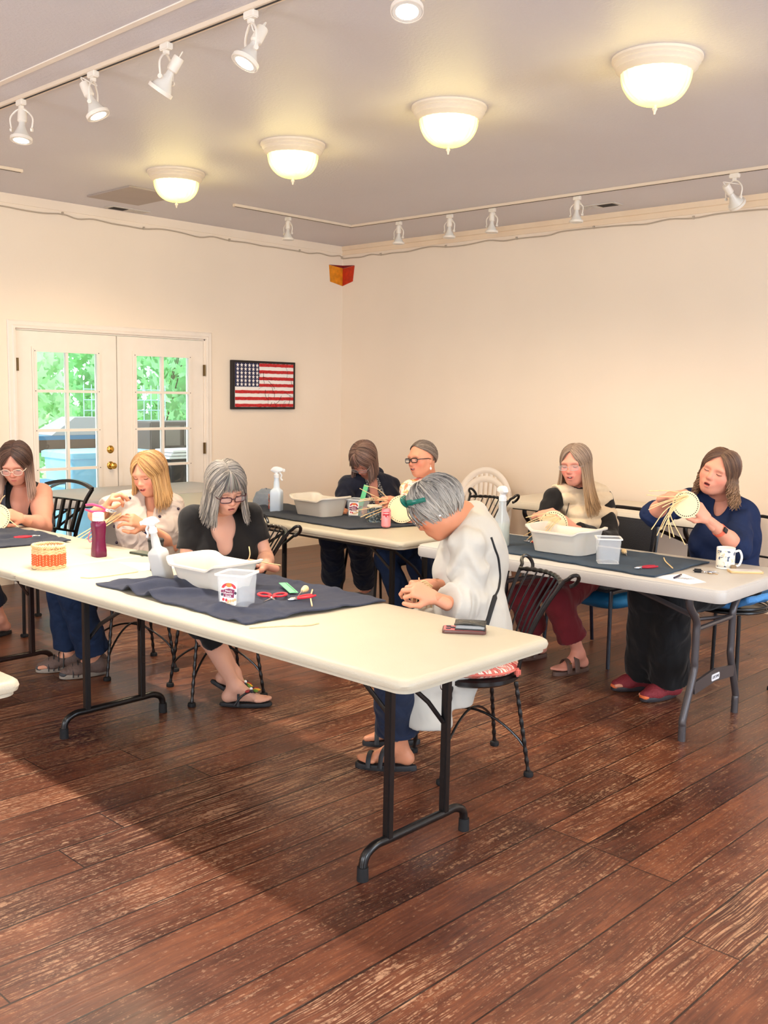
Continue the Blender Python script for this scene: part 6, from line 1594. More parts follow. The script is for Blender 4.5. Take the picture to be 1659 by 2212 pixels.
def shoe(ctx, nm, m, msole, laces=None, toe=None, name='shoe', grow=1.0, h=.005):
    A_, fl, dn, sd = foot_frame(ctx, nm); lo = A3(A_) - .26; hi = A3(A_) + .26; R3 = np.array(Matrix((sd, fl, -dn)).transposed())
    q = lambda l, z, s_=0: A3(A_ + fl * l + dn * z + sd * s_)
    g = SDF(lo, hi, h); g.cone(q(-.03, .05), q(.10, .062), .042 * grow, .040 * grow, .03); g.cone(q(.10, .064), q(.155, .068), .040 * grow, .030 * grow, .03, flat=(A3(dn), .8)); g.cone(q(-.02, .02), q(-.03, .05), .044 * grow, .044 * grow, .03)
    g.cone(q(-.0, -.03), q(.0, .0), .036, .036, .01, op='-'); B = q(0, .086); 
    g.put(tuple(slice(0, k) for k in g.n), ((g.ax[0][:, None, None] - B[0]) * dn.x + (g.ax[1][None, :, None] - B[1]) * dn.y + (g.ax[2][None, None, :] - B[2]) * dn.z) * -1.0, 0, '-')
    so = np_mesh(name, [g.mesh()], m, ctx['r'], ctx['org'])
    b = MB(); O = ctx['org']; n = 30; rings = []
    for z, k in ((.102, .95), (.098, 1.0), (.082, 1.01), (.078, .97)):
        rings.append([A_ - O + fl * (.062 + .128 * math.cos(2 * PI * a / n) * k) + sd * (.047 * grow * (.84 + .2 * math.cos(2 * PI * a / n)) * math.sin(2 * PI * a / n) * k) + dn * z for a in range(n)])
    b.loft(rings); b.build('sole', msole, so)
    if toe:
        b = MB(); b.ball(A_ - O + fl * .165 + dn * .078, (.030, .026, .018), Matrix((sd, fl, -dn)).transposed()); b.build('toe_cap', toe, so)
    if laces:
        b = MB()
        for k in range(4):
            l = .045 + k * .022; z = .010 + k * .012
            b.tube([A_ - O + fl * l + sd * .026 * sg * (1 if t == 0 else 1) * (1 - 2 * t) + dn * (z + .006 * abs(1 - 2 * t) - .002) + fl * .018 * t for sg in (1,) for t in (0, .25, .5, .75, 1)], .0028, 6)
            b.tube([A_ - O + fl * (l + .018 * t) - sd * .026 * (1 - 2 * t) + dn * (z + .006 * abs(1 - 2 * t) - .002) for t in (0, .25, .5, .75, 1)], .0028, 6)
        for sg in (-1, 1): b.tube(spline([A_ - O + fl * .045 + dn * .006, A_ - O + fl * .055 + sd * .035 * sg + dn * .0, A_ - O + fl * .075 + sd * .04 * sg + dn * .02, A_ - O + fl * .06 + sd * .012 * sg + dn * .012], 5), .0028, 6)
        b.build('laces', laces, so)
    return so

def wristband(ctx, nm, t, rr, m, wid=.008, name='bracelet', face=None, facem=None):
    a = [q for q in ctx['arms'] if q[0] == nm][0]; c = a[2].lerp(a[3], t) - ctx['org']; d = nv(a[3] - a[2]); u = d.orthogonal().normalized(); v = d.cross(u)
    b = MB(); b.tube([c + u * math.cos(k * PI / 12) * rr + v * math.sin(k * PI / 12) * rr for k in range(24)], wid, 6, closed=True, sq=(d, 1.0)) if wid < .004 else b.loft([[c + d * z + u * math.cos(k * PI / 12) * (rr + e) + v * math.sin(k * PI / 12) * (rr + e) for k in range(24)] for z, e in ((-wid, 0), (-wid, .002), (wid, .002), (wid, 0))], False, False)
    o = b.build(name, m, ctx['r'])
    if face is not None:
        f = V(face); f = nv(f - d * f.dot(d)); s_ = d.cross(f); R = Matrix((s_, d, f)).transposed(); b = MB(); b.box(c + f * (rr + .004), (.026, .030, .008), R, bev=.003); b.build('watch_face', facem, o)
    return o

def woven_disc(c, nrm, rad, label, reeds=(), upv=(0, 0, 1), group='round wooden basket bases with loose reeds'):
    """wooden base with a ring of holes and reed stakes; reeds = world end points (start angle deg or start point, end)"""
    c = V(c); n = nv(nrm); u = V(upv); u = nv(u - n * u.dot(n)); s_ = n.cross(u); r = empty('basket_base', c); tag(r, label, 'basket', group)
    R = Matrix((s_, u, n)).transposed().to_4x4(); b = MB(); b.M = R; b.lathe([(0, -.0025), (rad, -.0025), (rad, .0025), (0, .0025)], n=48); b.build('disc', mat('birch_ply', (228, 206, 164), .6, var=.05, bump=.1, bscale=30), r)
    b = MB(); b.M = R
    for k in range(36):
        a = 2 * PI * k / 36; b.lathe([(0, -.0030), (.0030, -.0030), (.0030, .0030), (0, .0030)], ((rad - .009) * math.cos(a), (rad - .009) * math.sin(a), 0), 8)
    b.build('peg_holes', M_DARK, r)
    for p in reeds:
        b = MB(); q = [V(t) - c for t in p]; b.tube(spline(q, 5), .0024, 6); b.build('reed', M_REED, r)
    return r
def hd(W, T, n, th, curl=35): return (V(T) - V(W), V(n), th, curl)
M_BLACKT = cloth_mat('black_jersey', (26, 24, 24), bump=.25)
M_JEAN = mat('dark_denim', (30, 38, 58), .85, bump=.8, bscale=11, bdist=.03, dist=1.5, var=.15, vscale=9, sheen=.1, spec=.2)
M_JEAN2 = mat('mid_denim', (32, 46, 72), .85, bump=.8, bscale=11, bdist=.03, dist=1.5, var=.25, vscale=7, spec=.2)
M_SANDAL = mat('black_sandal', (34, 34, 36), .6); M_BROWNS = mat('brown_leather', (96, 72, 62), .6); M_GOLD = mat('gold', (206, 164, 90), .25, 1.0)
TC = -FW; LF = -RT      # towards the photographer, towards the left of the view

# ---------- grey hair, black T-shirt, behind the nearest table ----------
P = V((3.42, -4.04, .56)); N = J(478, 1112, 4.93); C = J(488, 1053, 4.80)
WL, WR = J(574, 1222, 4.66), J(480, 1226, 4.62)
c = person('grey haired person in dark glasses and a black T-shirt bent over the near table', dict(
    P=P, N=N, HC=C, HO=view_dir(C, -22, 25, -5), hs=.245, SL=J(540, 1113, 4.97), SR=J(414, 1120, 4.90), WL=WL, WR=WR, EL=J(574, 1205, 4.98), ER=J(404, 1228, 4.88), w=1.02, bust=.085, tummy=.04,
    pf=V((.42, -.9, 0)), AL=J(507, 1497, 4.93), TL=V((.62, .70, 0)), AR=J(503, 1450, 4.99), TR=V((.60, .60, -.45)), FDR=V((-.30, -.36, -.88)), KL=V((3.52, -4.33, .50)), KR=V((3.60, -4.36, .54)),
    handL=hd(WL, J(538, 1212, 4.60), (.1, .1, 1), 1, 26), handR=hd(WR, J(522, 1212, 4.60), (.1, .1, 1), -1, 24),
    look=dict(skin=(216, 164, 140), blush=(208, 126, 106), lip=(178, 98, 92), brow=(150, 130, 116), mouth=.45, wide=1.02, hand=(222, 160, 136)),
    hair=dict(cols=[(122, 116, 110), (90, 85, 82), (146, 138, 128), (72, 69, 68), (168, 158, 146)], len=.64, face=38, part=.10, vol=.15, n=620, r=.0056, seed=3, wave=.010, wf=6, flare=.34, bangs=70)))
glasses(c['r'], C, view_dir(C, -22, 25, -5), .245, c['org'], (66, 28, 36), 'rect', .0026, .02)
top(c, 'black_tshirt', M_BLACKT, .62, .012, arm_e=.012, neck=[((0, .080, -.03), (.062, .08, .085)), ((0, .11, -.10), (.040, .07, .060))], wr=(.0022, 26))
trousers(c, 'black_capris', cloth_mat('black_cotton', (22, 22, 24)), .52, r_end=.062, ends={'L': .30, 'R': .55})
M_BEAD = [mat('bead_%d' % k, q, .4) for k, q in enumerate(((222, 170, 40), (150, 34, 40), (40, 40, 52), (96, 130, 44), (200, 70, 36)))]
for nm in ('L', 'R'):
    s_ = sole(c, nm, M_SANDAL, 'flip_flop', .012); strap(c, nm, M_SANDAL, .02, .02, .052, .006, s_, 'strap'); A_, fl, dn, sd = foot_frame(c, nm)
    for sg in (-1, 1):
        b = MB(); b.tube(spline([A_ - c['org'] + fl * .125 + dn * .066, A_ - c['org'] + fl * .085 + sd * .012 * sg + dn * .030, A_ - c['org'] + fl * .04 + sd * .040 * sg + dn * .040, A_ - c['org'] + fl * .0 + sd * .046 * sg + dn * .088], 6), .0055, 6); b.build('thong_strap', M_SANDAL, s_)
    ce = A_ - c['org'] + fl * .080 + dn * .022
    for k in range(9):
        a = 2 * PI * k / 9; b = MB(); b.ball(ce + (fl * math.cos(a) + sd * math.sin(a)) * .028, (.011, .020, .007), Matrix((sd * math.cos(a) - fl * math.sin(a), fl * math.cos(a) + sd * math.sin(a), -dn)).transposed(), 8, 6); b.build('bead_petal', M_BEAD[k % 5], s_)
    b = MB(); b.ball(ce - dn * .004, .009, None, 10, 8); b.build('bead_centre', M_WHITEINK, s_)
for pts, lb in (([J(540, 1210, 4.58), J(575, 1216, 4.50), J(606, 1221, 4.42)], 'long reed held by the grey haired person pointing right over the basin'), ([J(536, 1211, 4.58), J(540, 1197, 4.58), J(538, 1181, 4.6)], 'short upright reed between the fingers of the grey haired person')):
    reed_piece(pts, lb, .0026)

# ---------- blonde, pale blouse ----------
P = V((2.78, -4.10, .56)); N = J(330, 1070, 5.52); C = J(322, 1022, 5.42); HO = view_dir(C, 38, 18, -4)
WL, WR = J(313, 1136, 5.22), J(228, 1098, 5.16)
c = person('smiling blonde person in a pale blouse with dark buttons working with pink cutters', dict(
    P=P, N=N, HC=C, HO=HO, hs=.232, SL=J(372, 1092, 5.52), SR=J(280, 1084, 5.48), WL=WL, WR=WR, EL=J(372, 1178, 5.46), ER=J(206, 1112, 5.36), w=.98, bust=.085, tummy=.05,
    pf=V((-.15, -.98, 0)), AL=J(205, 1435, 5.42), TL=V((-.25, -.97, 0)), AR=J(155, 1430, 5.52), TR=V((-.35, -.93, 0)),
    handL=hd(WL, J(268, 1112, 5.12), TC * .8 + V((0, 0, .6)), 1, 42), handR=hd(WR, J(243, 1072, 5.12), LF * .5 + V((0, 0, .8)) + TC * .4, -1, 60),
    look=dict(skin=(226, 160, 128), blush=(222, 116, 96), lip=(196, 90, 84), brow=(150, 110, 80), mouth=.5, teeth=1.0, smile=1, hand=(214, 146, 112)),
    hair=dict(cols=[(176, 134, 84), (156, 112, 66), (192, 154, 102), (138, 98, 60)], tip=(196, 152, 98), len=.80, face=44, part=.06, vol=.12, n=620, r=.0056, seed=7, flare=.30, wave=.004)))
face_b = None
top(c, 'blouse', mat('linen_blouse', (184, 168, 157), .9, bump=1.0, bscale=13, bdist=.025, dist=1.5, var=.04, spec=.2), .72, .018, arm_e=.018, puff=.010, wr=(.0050, 24), neck=[((0, .070, -.02), (.035, .08, .085)), ((0, .085, -.11), (.020, .07, .10))])
M_BUT = mat('dark_button', (52, 38, 54), .4)
bl = [o for o in c['r'].children if o.name.startswith('blouse')][0]
for q in surface(bl, (280, 332, 360, 385, 345, 247, 252), (1076, 1084, 1073, 1099, 1116, 1137, 1172), 5.4, .001):
    b = MB(); b.ball(q - c['org'], (.0085, .0085, .0085), None, 10, 6); b.build('button', M_BUT, c['r'])
wristband(c, 'L', .80, .031, M_GOLD, .007, 'gold_bracelet'); wristband(c, 'L', .93, .030, M_RUBBER, .009, 'smart_watch', TC + V((0, 0, -.5)), mat('watch_face_blue', (30, 46, 96), .1))
trousers(c, 'wide_jeans', M_JEAN2, .90, r_end=.092, r_knee=.082)
for nm in ('L', 'R'):
    so = shoe(c, nm, mat('brown_sandal_shoe', (104, 84, 76), .7, bump=.6, bscale=60, var=.2), mat('grey_sole', (150, 140, 128), .7), None, mat('toe_rubber', (60, 62, 66), .6), 'sandal_shoe')
    for k in range(4): strap(c, nm, M_SANDAL, .03 + k * .026, .05 + k * .026, .076 - k * .009, .0032, so, 'strap', side=.044)
M_PINK = mat('pink_handle', (226, 66, 112), .35)
q = pliers(0, 0, 0, 0, 'pink handled cutters held in front of the blonde person', rgb=M_PINK, nm='cutters', s=1.15)
dirp = (J(240, 1104, 5.06) - J(200, 1092, 5.06)).normalized(); q.location = J(232, 1102, 5.06); q.rotation_mode = 'QUATERNION'; q.rotation_quaternion = Matrix((dirp, UP, dirp.cross(UP))).transposed().to_quaternion()
r = empty('reed_bundle', J(240, 1110, 5.12)); tag(r, 'bundle of reeds with a pink twist hanging from the hand of the blonde person', 'reed bundle'); o_ = r.location.copy()
for a, e in (((262, 1108), (165, 1160)), ((262, 1110), (172, 1163)), ((258, 1112), (183, 1166)), ((262, 1114), (192, 1168)), ((250, 1106), (212, 1150))):
    b = MB(); b.tube([J(a[0], a[1], 5.12) - o_, J((a[0] + e[0]) / 2, (a[1] + e[1]) / 2 - 3, 5.10) - o_, J(e[0], e[1], 5.08) - o_], .0028, 6); b.build('reed', M_REED, r)
b = MB(); b.tube([J(196 + 5 * math.cos(t), 1150 - 14 * math.cos(t * .5 + 2) + 8 * math.sin(t), 5.07) - o_ for t in [k * .5 for k in range(14)]], .002, 5); b.build('pink_twist', M_PINK, r)

# ---------- far left, dark top and apron ----------
P = V((1.38, -4.12, .56)); N = J(42, 1046, 6.20); C = J(34, 1000, 6.06); HO = view_dir(C, 16, 26, -2)
WL, WR = J(48, 1120, 5.78), J(-40, 1120, 5.78)
c = person('person with long brown hair, clear glasses and grey apron at the left edge', dict(
    P=P, N=N, HC=C, HO=HO, hs=.250, SL=J(90, 1066, 6.25), SR=J(-14, 1066, 6.15), WL=WL, WR=WR, EL=J(92, 1138, 5.98), ER=J(-50, 1140, 6.0), w=1.14, arm=1.35, bust=.10, tummy=.06,
    pf=V((.2, -.98, 0)), AL=J(2, 1360, 6.25), TL=V((.1, -.99, 0)), AR=V((1.35, -4.42, .085)), TR=V((0, -1, 0)),
    handL=hd(WL, J(4, 1104, 5.66), TC * .9 + V((0, 0, .5)), 1, 26), handR=hd(WR, J(-4, 1106, 5.66), TC * .9 + V((0, 0, .5)), -1, 26),
    look=dict(skin=(220, 156, 132), blush=(214, 124, 106), lip=(190, 106, 100), brow=(92, 62, 50), mouth=.1, wide=1.08, hand=(224, 156, 128)),
    hair=dict(cols=[(62, 44, 38), (84, 60, 50), (48, 34, 30), (104, 76, 62)], tip=(172, 142, 126), len=.80, face=44, part=-.10, vol=.12, n=560, r=.0058, seed=12, flare=.15, wave=.003)))
glasses(c['r'], C, HO, .250, c['org'], (220, 196, 176), 'round', .0022, .015)
top(c, 'black_tank_top', M_BLACKT, .0, .010, arms=False, neck=[((0, .085, -.05), (.060, .09, .105)), ((0, .11, -.12), (.044, .08, .050))], wr=(.0015, 26))
g = SDF(c['lo'], c['hi'], .0065); c['torso'](g, .018); sp_ = c['sp']
g.ell(A3(N + c['spine'] * .04), (.30, .30, .20), c['TR'], .01, op='-')
for sg in (-1, 1): g.ell(A3(N + c['lat'] * sg * .27 - c['spine'] * .12), (.10, .2, .15), c['TR'], .01, op='-')
g.wrinkle(.0015, 24, 1.0); np_mesh('apron', [g.mesh()], cloth_mat('grey_apron', (72, 76, 86)), c['r'], c['org'])
tk = [o for o in c['r'].children if o.name.startswith('black_tank_top')][0]
for xs, ys in (((84, 82, 80, 78, 76, 75), (1058, 1066, 1074, 1082, 1090, 1100)), ((8, 7, 6, 6, 6, 7), (1040, 1050, 1062, 1074, 1086, 1098))):
    q = surface(tk, xs, ys, 6.1, .004); q = [p for p in q]
    b = MB(); b.tube([p - c['org'] for p in q], .017, 8, sq=(TC, .25)); b.build('apron_strap', MATS['grey_apron'], c['r'])
trousers(c, 'dark_trousers', cloth_mat('dark_blue_cotton', (24, 28, 44)), .74, r_end=.085)
for nm in ('L', 'R'):
    s_ = sole(c, nm, M_SANDAL)
    for a_, b_ in ((.02, .05), (.06, .09), (.10, .12)): strap(c, nm, M_SANDAL, a_, b_, .060 - a_ * .2, .008, s_)
dc = J(-8, 1118, 5.62)
woven_disc(dc, TC + V((0, 0, .15)), .078, 'round wooden basket base in the hands of the person at the left edge', [
    [J(4, 1108, 5.60), J(24, 1126, 5.56), J(40, 1139, 5.53)], [J(-2, 1090, 5.6), J(4, 1078, 5.6), J(11, 1070, 5.6)]])

# ---------- navy hooded jacket, head bowed ----------
P = V((2.50, -1.98, .56)); N = J(800, 1036, 7.10); C = J(786, 992, 6.98); HO = view_dir(C, 34, 48, 0)
WL, WR = J(775, 1103, 6.78), J(742, 1106, 6.74)
c = person('person with brown hair bowing low in a navy hooded jacket over a speckled blouse', dict(
    P=P, N=N, HC=C, HO=HO, hs=.242, SL=J(842, 1050, 7.12), SR=J(750, 1048, 7.05), WL=WL, WR=WR, EL=J(842, 1105, 6.98), ER=J(736, 1102, 6.98), w=1.06, bust=.08, tummy=.04,
    pf=V((-.1, -.98, 0)), KL=J(775, 1168, 6.84), KR=J(716, 1164, 6.92), AL=J(792, 1262, 7.42), TL=V((.1, -1, 0)), AR=J(722, 1258, 7.46), TR=V((.1, -1, 0)),
    handL=hd(WL, J(756, 1108, 6.64), V((0, 0, 1)), 1, 30), handR=hd(WR, J(733, 1110, 6.62), V((0, 0, 1)), -1, 30),
    look=dict(skin=(206, 140, 116), blush=(196, 100, 90), lip=(170, 84, 80), brow=(92, 70, 58), mouth=.1, hand=(204, 140, 110)),
    hair=dict(cols=[(112, 84, 72), (88, 66, 58), (140, 112, 98), (72, 54, 48)], len=.50, face=40, part=-.05, flare=.2, vol=.12, n=520, r=.0054, seed=21, wave=.004, bangs=30)))
glasses(c['r'], C, HO, .242, c['org'], (150, 140, 132), 'rect', .0016, .03)
top(c, 'speckled_blouse', pattern('speckle', (44, 44, 50), [(196, 192, 186)], 150, .57, .8), .0, .010, arms=False, neck=[((0, .085, -.03), (.030, .08, .10)), ((0, .10, -.12), (.020, .07, .06))])
top(c, 'navy_jacket', cloth_mat('navy_fleece', (28, 31, 46), bump=.4), 1.75, .020, arm_e=.018, wr=(.0045, 22), open_front=[((0, .16, .02), (0, .19, -.42), .062, .075)], extra=lambda g: g.ell(A3(N - c['fwd'] * .085 + c['spine'] * .0), (.12, .055, .075), c['TR'], .03))
trousers(c, 'jeans', M_JEAN, .82, r_end=.090, r_knee=.078)
for nm in ('L', 'R'): 
    shoe(c, nm, mat('grey_knit', (112, 108, 106), .8, bump=.5, bscale=90), mat('white_sole', (216, 212, 206), .6), None, None, 'knit_shoe')
    A_, fl, dn, sd = foot_frame(c, nm); b = MB(); b.tube([A_ - c['org'] - dn * .035, A_ - c['org'] + dn * .03], [.038, .042], 14); b.build('sock', M_RUBBER, c['r'])

# ---------- laughing, glasses, floral shirt ----------
P = V((3.13, -2.02, .56)); N = J(925, 1040, 6.78); C = J(911, 991, 6.66); HO = view_dir(C, 48, 2, -6)
WR = J(872, 1094, 6.30); WL = J(905, 1120, 6.35)
c = person('laughing person with pulled back hair, dark framed glasses and a floral shirt', dict(
    P=P, N=N, HC=C, HO=HO, hs=.236, SL=J(968, 1056, 6.84), SR=J(884, 1058, 6.66), WL=WL, WR=WR, ER=J(884, 1132, 6.56), EL=J(965, 1130, 6.62), w=1.05, bust=.085, tummy=.04,
    pf=V((-.65, -.75, 0)), KL=J(832, 1205, 6.45), AL=J(890, 1300, 6.35), TL=V((-.6, -.8, 0)), KR=J(905, 1222, 6.30), AR=J(955, 1330, 6.25), TR=V((-.6, -.8, 0)),
    handR=hd(WR, J(846, 1082, 6.24), TC * .8 + V((0, 0, .6)), -1, 30), handL=hd(WL, J(880, 1118, 6.25), TC * .8 + V((0, 0, .6)), 1, 30),
    look=dict(skin=(226, 156, 124), blush=(224, 112, 90), lip=(196, 92, 84), brow=(110, 86, 72), mouth=.7, teeth=1.3, smile=1, hand=(222, 148, 118)),
    hair=dict(cols=[(116, 102, 92), (138, 124, 112), (92, 80, 72)], len=.1, mode='back', face=60, vol=.075, n=620, r=.0060, seed=5, hairline=.4)))
glasses(c['r'], C, HO, .236, c['org'], (38, 24, 22), 'rect', .0034, .01)
top(c, 'floral_shirt', pattern('floral', (240, 220, 204), [(236, 140, 104), (238, 196, 130), (206, 130, 140), (250, 236, 214)], 16, .545, .8), 1.55, .016, arm_e=.014, wr=(.0035, 24), neck=[((0, .08, -.02), (.045, .08, .09)), ((0, .10, -.11), (.024, .07, .08))])
wristband(c, 'R', .72, .036, pattern('lilac_cuff', (214, 196, 222), [(176, 140, 184)], 60, .55, .8), .022, 'lilac_cuff')
trousers(c, 'jeans', M_JEAN2, .92, r_end=.075)
b = MB(); 
e_ = C - c['org'] + HO @ (V((-.34, -.02, -.19)) * .236); b.tube([e_, e_ - V((0, 0, .015))], .0010, 5); b.ball(e_ - V((0, 0, .024)), (.010, .004, .010), HO, 10, 8); b.build('earring', M_WHITEINK, c['r'])
woven_disc(J(868, 1100, 6.20), TC + V((0, 0, .15)), .088, 'round wooden basket base held by the laughing person in the floral shirt', [
    [J(838, 1076, 6.2), J(815, 1056, 6.15), J(787, 1049, 6.1)], [J(836, 1082, 6.2), J(806, 1070, 6.15), J(777, 1055, 6.1)], [J(838, 1078, 6.2), J(806, 1076, 6.1), J(778, 1079, 6.05)], [J(836, 1082, 6.2), J(800, 1080, 6.1), J(774, 1084, 6.05)],
    [J(836, 1086, 6.2), J(800, 1097, 6.1), J(768, 1103, 6.05)], [J(832, 1096, 6.2), J(800, 1108, 6.1), J(779, 1117, 6.05)], [J(838, 1098, 6.2), J(806, 1112, 6.1), J(790, 1119, 6.05)], [J(840, 1110, 6.2), J(828, 1118, 6.1), J(822, 1122, 6.05)], [J(848, 1117, 6.2), J(835, 1118, 6.15), J(851, 1120, 6.1)]])

# ---------- white shirt, seen from behind-left ----------
P = V((4.94, -3.91, .57)); N = J(1012, 1118, 4.26); C = J(942, 1098, 4.08); HO = view_dir(C, 95, 37, 0)
SL, SR = J(1010, 1178, 4.02), J(1020, 1150, 4.42)
WL, WR = J(940, 1292, 3.86), J(936, 1262, 4.06)
c = person('person with short grey hair in a long white shirt, seen from behind', dict(
    P=P, N=N, HC=C, HO=HO, hs=.240, SL=SL, SR=SR, WL=WL, WR=WR, EL=J(1012, 1322, 4.00), ER=J(1000, 1300, 4.36), w=.96, bust=.06, tummy=.02,
    pf=V((-.72, -.69, 0)), KL=J(850, 1432, 3.98), AL=J(862, 1640, 4.15), TL=V((-.75, -.55, 0)), KR=J(890, 1440, 4.20), AR=J(872, 1590, 4.45), TR=V((-.6, -.7, -.0)),
    handL=hd(WL, J(893, 1268, 3.84), TC * .7 + V((0, 0, .7)), 1, 70), handR=hd(WR, J(893, 1262, 4.0), V((0, 0, 1)) + TC * .2, -1, 70),
    look=dict(skin=(206, 138, 104), blush=(204, 112, 82), lip=(180, 92, 80), brow=(150, 140, 130), mouth=.2, hand=(214, 148, 116)),
    hair=dict(cols=[(98, 94, 92), (66, 65, 66), (124, 120, 115), (50, 50, 52), (150, 145, 138)], tip=(176, 170, 160), len=.1, mode='crop', face=60, vol=.16, puff=.07, n=700, r=.0056, seed=31, sweep=V((0, -.10, -.40)))))
glasses(c['r'], C, HO, .240, c['org'], (128, 108, 90), 'rect', .0020, .03)
def tail(g):
    pf_ = c['pf']; pl_ = c['plat']
    g.cone(A3(P + V((0, 0, .10))), A3(P + pf_ * .03 + V((0, 0, -.02))), .17, .165, .06, flat=(pf_, .80), cut=[(A3(P + V((0, 0, -.085))), (0, 0, -1))])
    g.cone(A3(P - pl_ * .04 + pf_ * .02), A3(P - pl_ * .06 + pf_ * .30 + V((0, 0, -.02))), .135, .12, .05, cut=[(A3(P + pf_ * .34), A3(pf_))])
    g.cone(A3(P + pf_ * .14 - pl_ * .06), A3(P + pf_ * .17 - pl_ * .07 + V((0, 0, -.17))), .13, .135, .05, flat=(pl_, .8), cut=[(A3(P + V((0, 0, -.19))), (0, 0, -1))])
    g.cone(A3(J(1000, 1440, 4.12)), A3(J(975, 1515, 4.10)), .085, .085, .04, cut=[(A3(J(975, 1520, 4.10)), (0, 0, -1))])
    g.cone(A3(J(905, 1465, 4.06)), A3(J(925, 1560, 4.06)), .07, .095, .05, cut=[(A3(J(925, 1565, 4.06)), (0, 0, -1))])
    g.cone(A3(J(1000, 1450, 4.12)), A3(J(905, 1470, 4.06)), .08, .075, .04)
    g.ell(A3(c['chest'] - c['fwd'] * .05), (.17, .12, .19), c['TR'], .05)
M_SHIRT = mat('white_linen', (184, 180, 171), .9, bump=.7, bscale=8, bdist=.03, dist=1.2, var=.02, spec=.2)
top(c, 'white_shirt', M_SHIRT, {'L': 1.62, 'R': 1.6}, .022, arm_e=.026, puff=.010, cuff=.012, wr=(.0070, 17), extra=tail)
sh = [o for o in c['r'].children if o.name.startswith('white_shirt')][0]
b = MB(); o0 = c['org']; dN = nv(C - N); u_ = dN.orthogonal().normalized(); v_ = dN.cross(u_)
b.loft([[N - o0 + dN * z + u_ * math.cos(k * PI / 12) * rr + v_ * math.sin(k * PI / 12) * rr for k in range(24)] for z, rr in ((-.035, .072), (.0, .064), (.012, .062), (.008, .069), (-.035, .082))], False, False); b.build('shirt_collar', M_SHIRT, c['r'])
b = MB(); pts = surface(sh, (1060, 1068, 1075, 1078, 1079, 1076, 1068, 1060, 1052, 1044, 1035), (1161, 1185, 1205, 1228, 1250, 1272, 1290, 1315, 1340, 1368, 1395), 4.0, .003)
b.tube(spline([p - o0 for p in pts], 4), [.0045] * 24 + [.011] * 17, 8, sq=(TC, .4)); b.build('bag_strap', M_RUBBER, c['r'])
trousers(c, 'cropped_jeans', M_JEAN, .80, r_end=.095, r_knee=.088, ends={'L': .80, 'R': .60})
for nm in ('L', 'R'):
    s_ = sole(c, nm, M_SANDAL, t=.020); strap(c, nm, M_SANDAL, .02, .075, .062, .012, s_); strap(c, nm, M_SANDAL, .075, .02, .062, .012, s_); strap(c, nm, M_SANDAL, .115, .125, .040, .010, s_)
b = MB(); b.ball(C - c['org'] + HO @ (V((-.345, -.03, -.12)) * .24), .005, None, 10, 8); b.build('earring', M_WHITEINK, c['r'])
# sunglasses pushed up on the head
P3 = lambda x, y, z: C - c['org'] + HO @ (V((x, y, z)) * .24)
b = MB()
for sg in (-1, 1):
    b.tube(spline([P3(sg * .30, .30, .36), P3(sg * .40, .18, .31), P3(sg * .43, .0, .24)], 6), [.012] * 5 + [.009] * 8, 8, sq=(HO @ V((1, 0, 0)), .4)); b.ball(P3(sg * .17, .36, .40), (.034, .012, .026), HO)
b.tube([P3(-.06, .39, .42), P3(.06, .39, .42)], .005, 6); b.build('sunglasses', mat('teal_frame', (16, 96, 84), .2), c['r'])
wristband(c, 'R', .90, .030, mat('bronze', (150, 110, 70), .4, .8), .0022, 'bracelet')
# work in the hands
r = empty('woven_start', J(900, 1278, 3.98)); tag(r, 'half woven reed basket in the hands of the person in the white shirt', 'basket'); o_ = r.location.copy()
for k in range(7):
    b = MB(); t = k / 6; b.tube(spline([J(892, 1268 + 6 * t, 3.92) - o_, J(915 + 10 * t, 1255 + 12 * t, 3.96) - o_, J(934 - 4 * t, 1266 + 12 * t, 3.99) - o_], 6), .003, 6); b.build('reed', M_REEDB if k % 2 else M_REED, r)
b = MB(); b.tube([J(905, 1248, 3.95) - o_, J(906, 1268, 3.93) - o_], .003, 6); b.build('reed', M_REEDB, r)
for k in range(6):
    b = MB(); b.tube([J(892 + 9 * k, 1290, 3.98) - o_, J(888 + 11 * k, 1312, 4.02) - o_], .0024, 6); b.build('reed', M_REED, r)
r = empty('handbag', V((4.80, -4.08, .33)), face(-.7, -.7)); tag(r, 'small black handbag hanging beside the thigh of the person in the white shirt', 'bag')
b = MB(); b.box((0, 0, .0), (.18, .05, .14), bev=.02); b.build('pouch', mat('bag_black', (24, 24, 28), .5, bump=.3, bscale=60), r)
b = MB(); b.tube([(.05, .03, -.05), (.055, .03, -.10)], [.003, .007], 8); b.build('tassel', M_RUBBER, r)

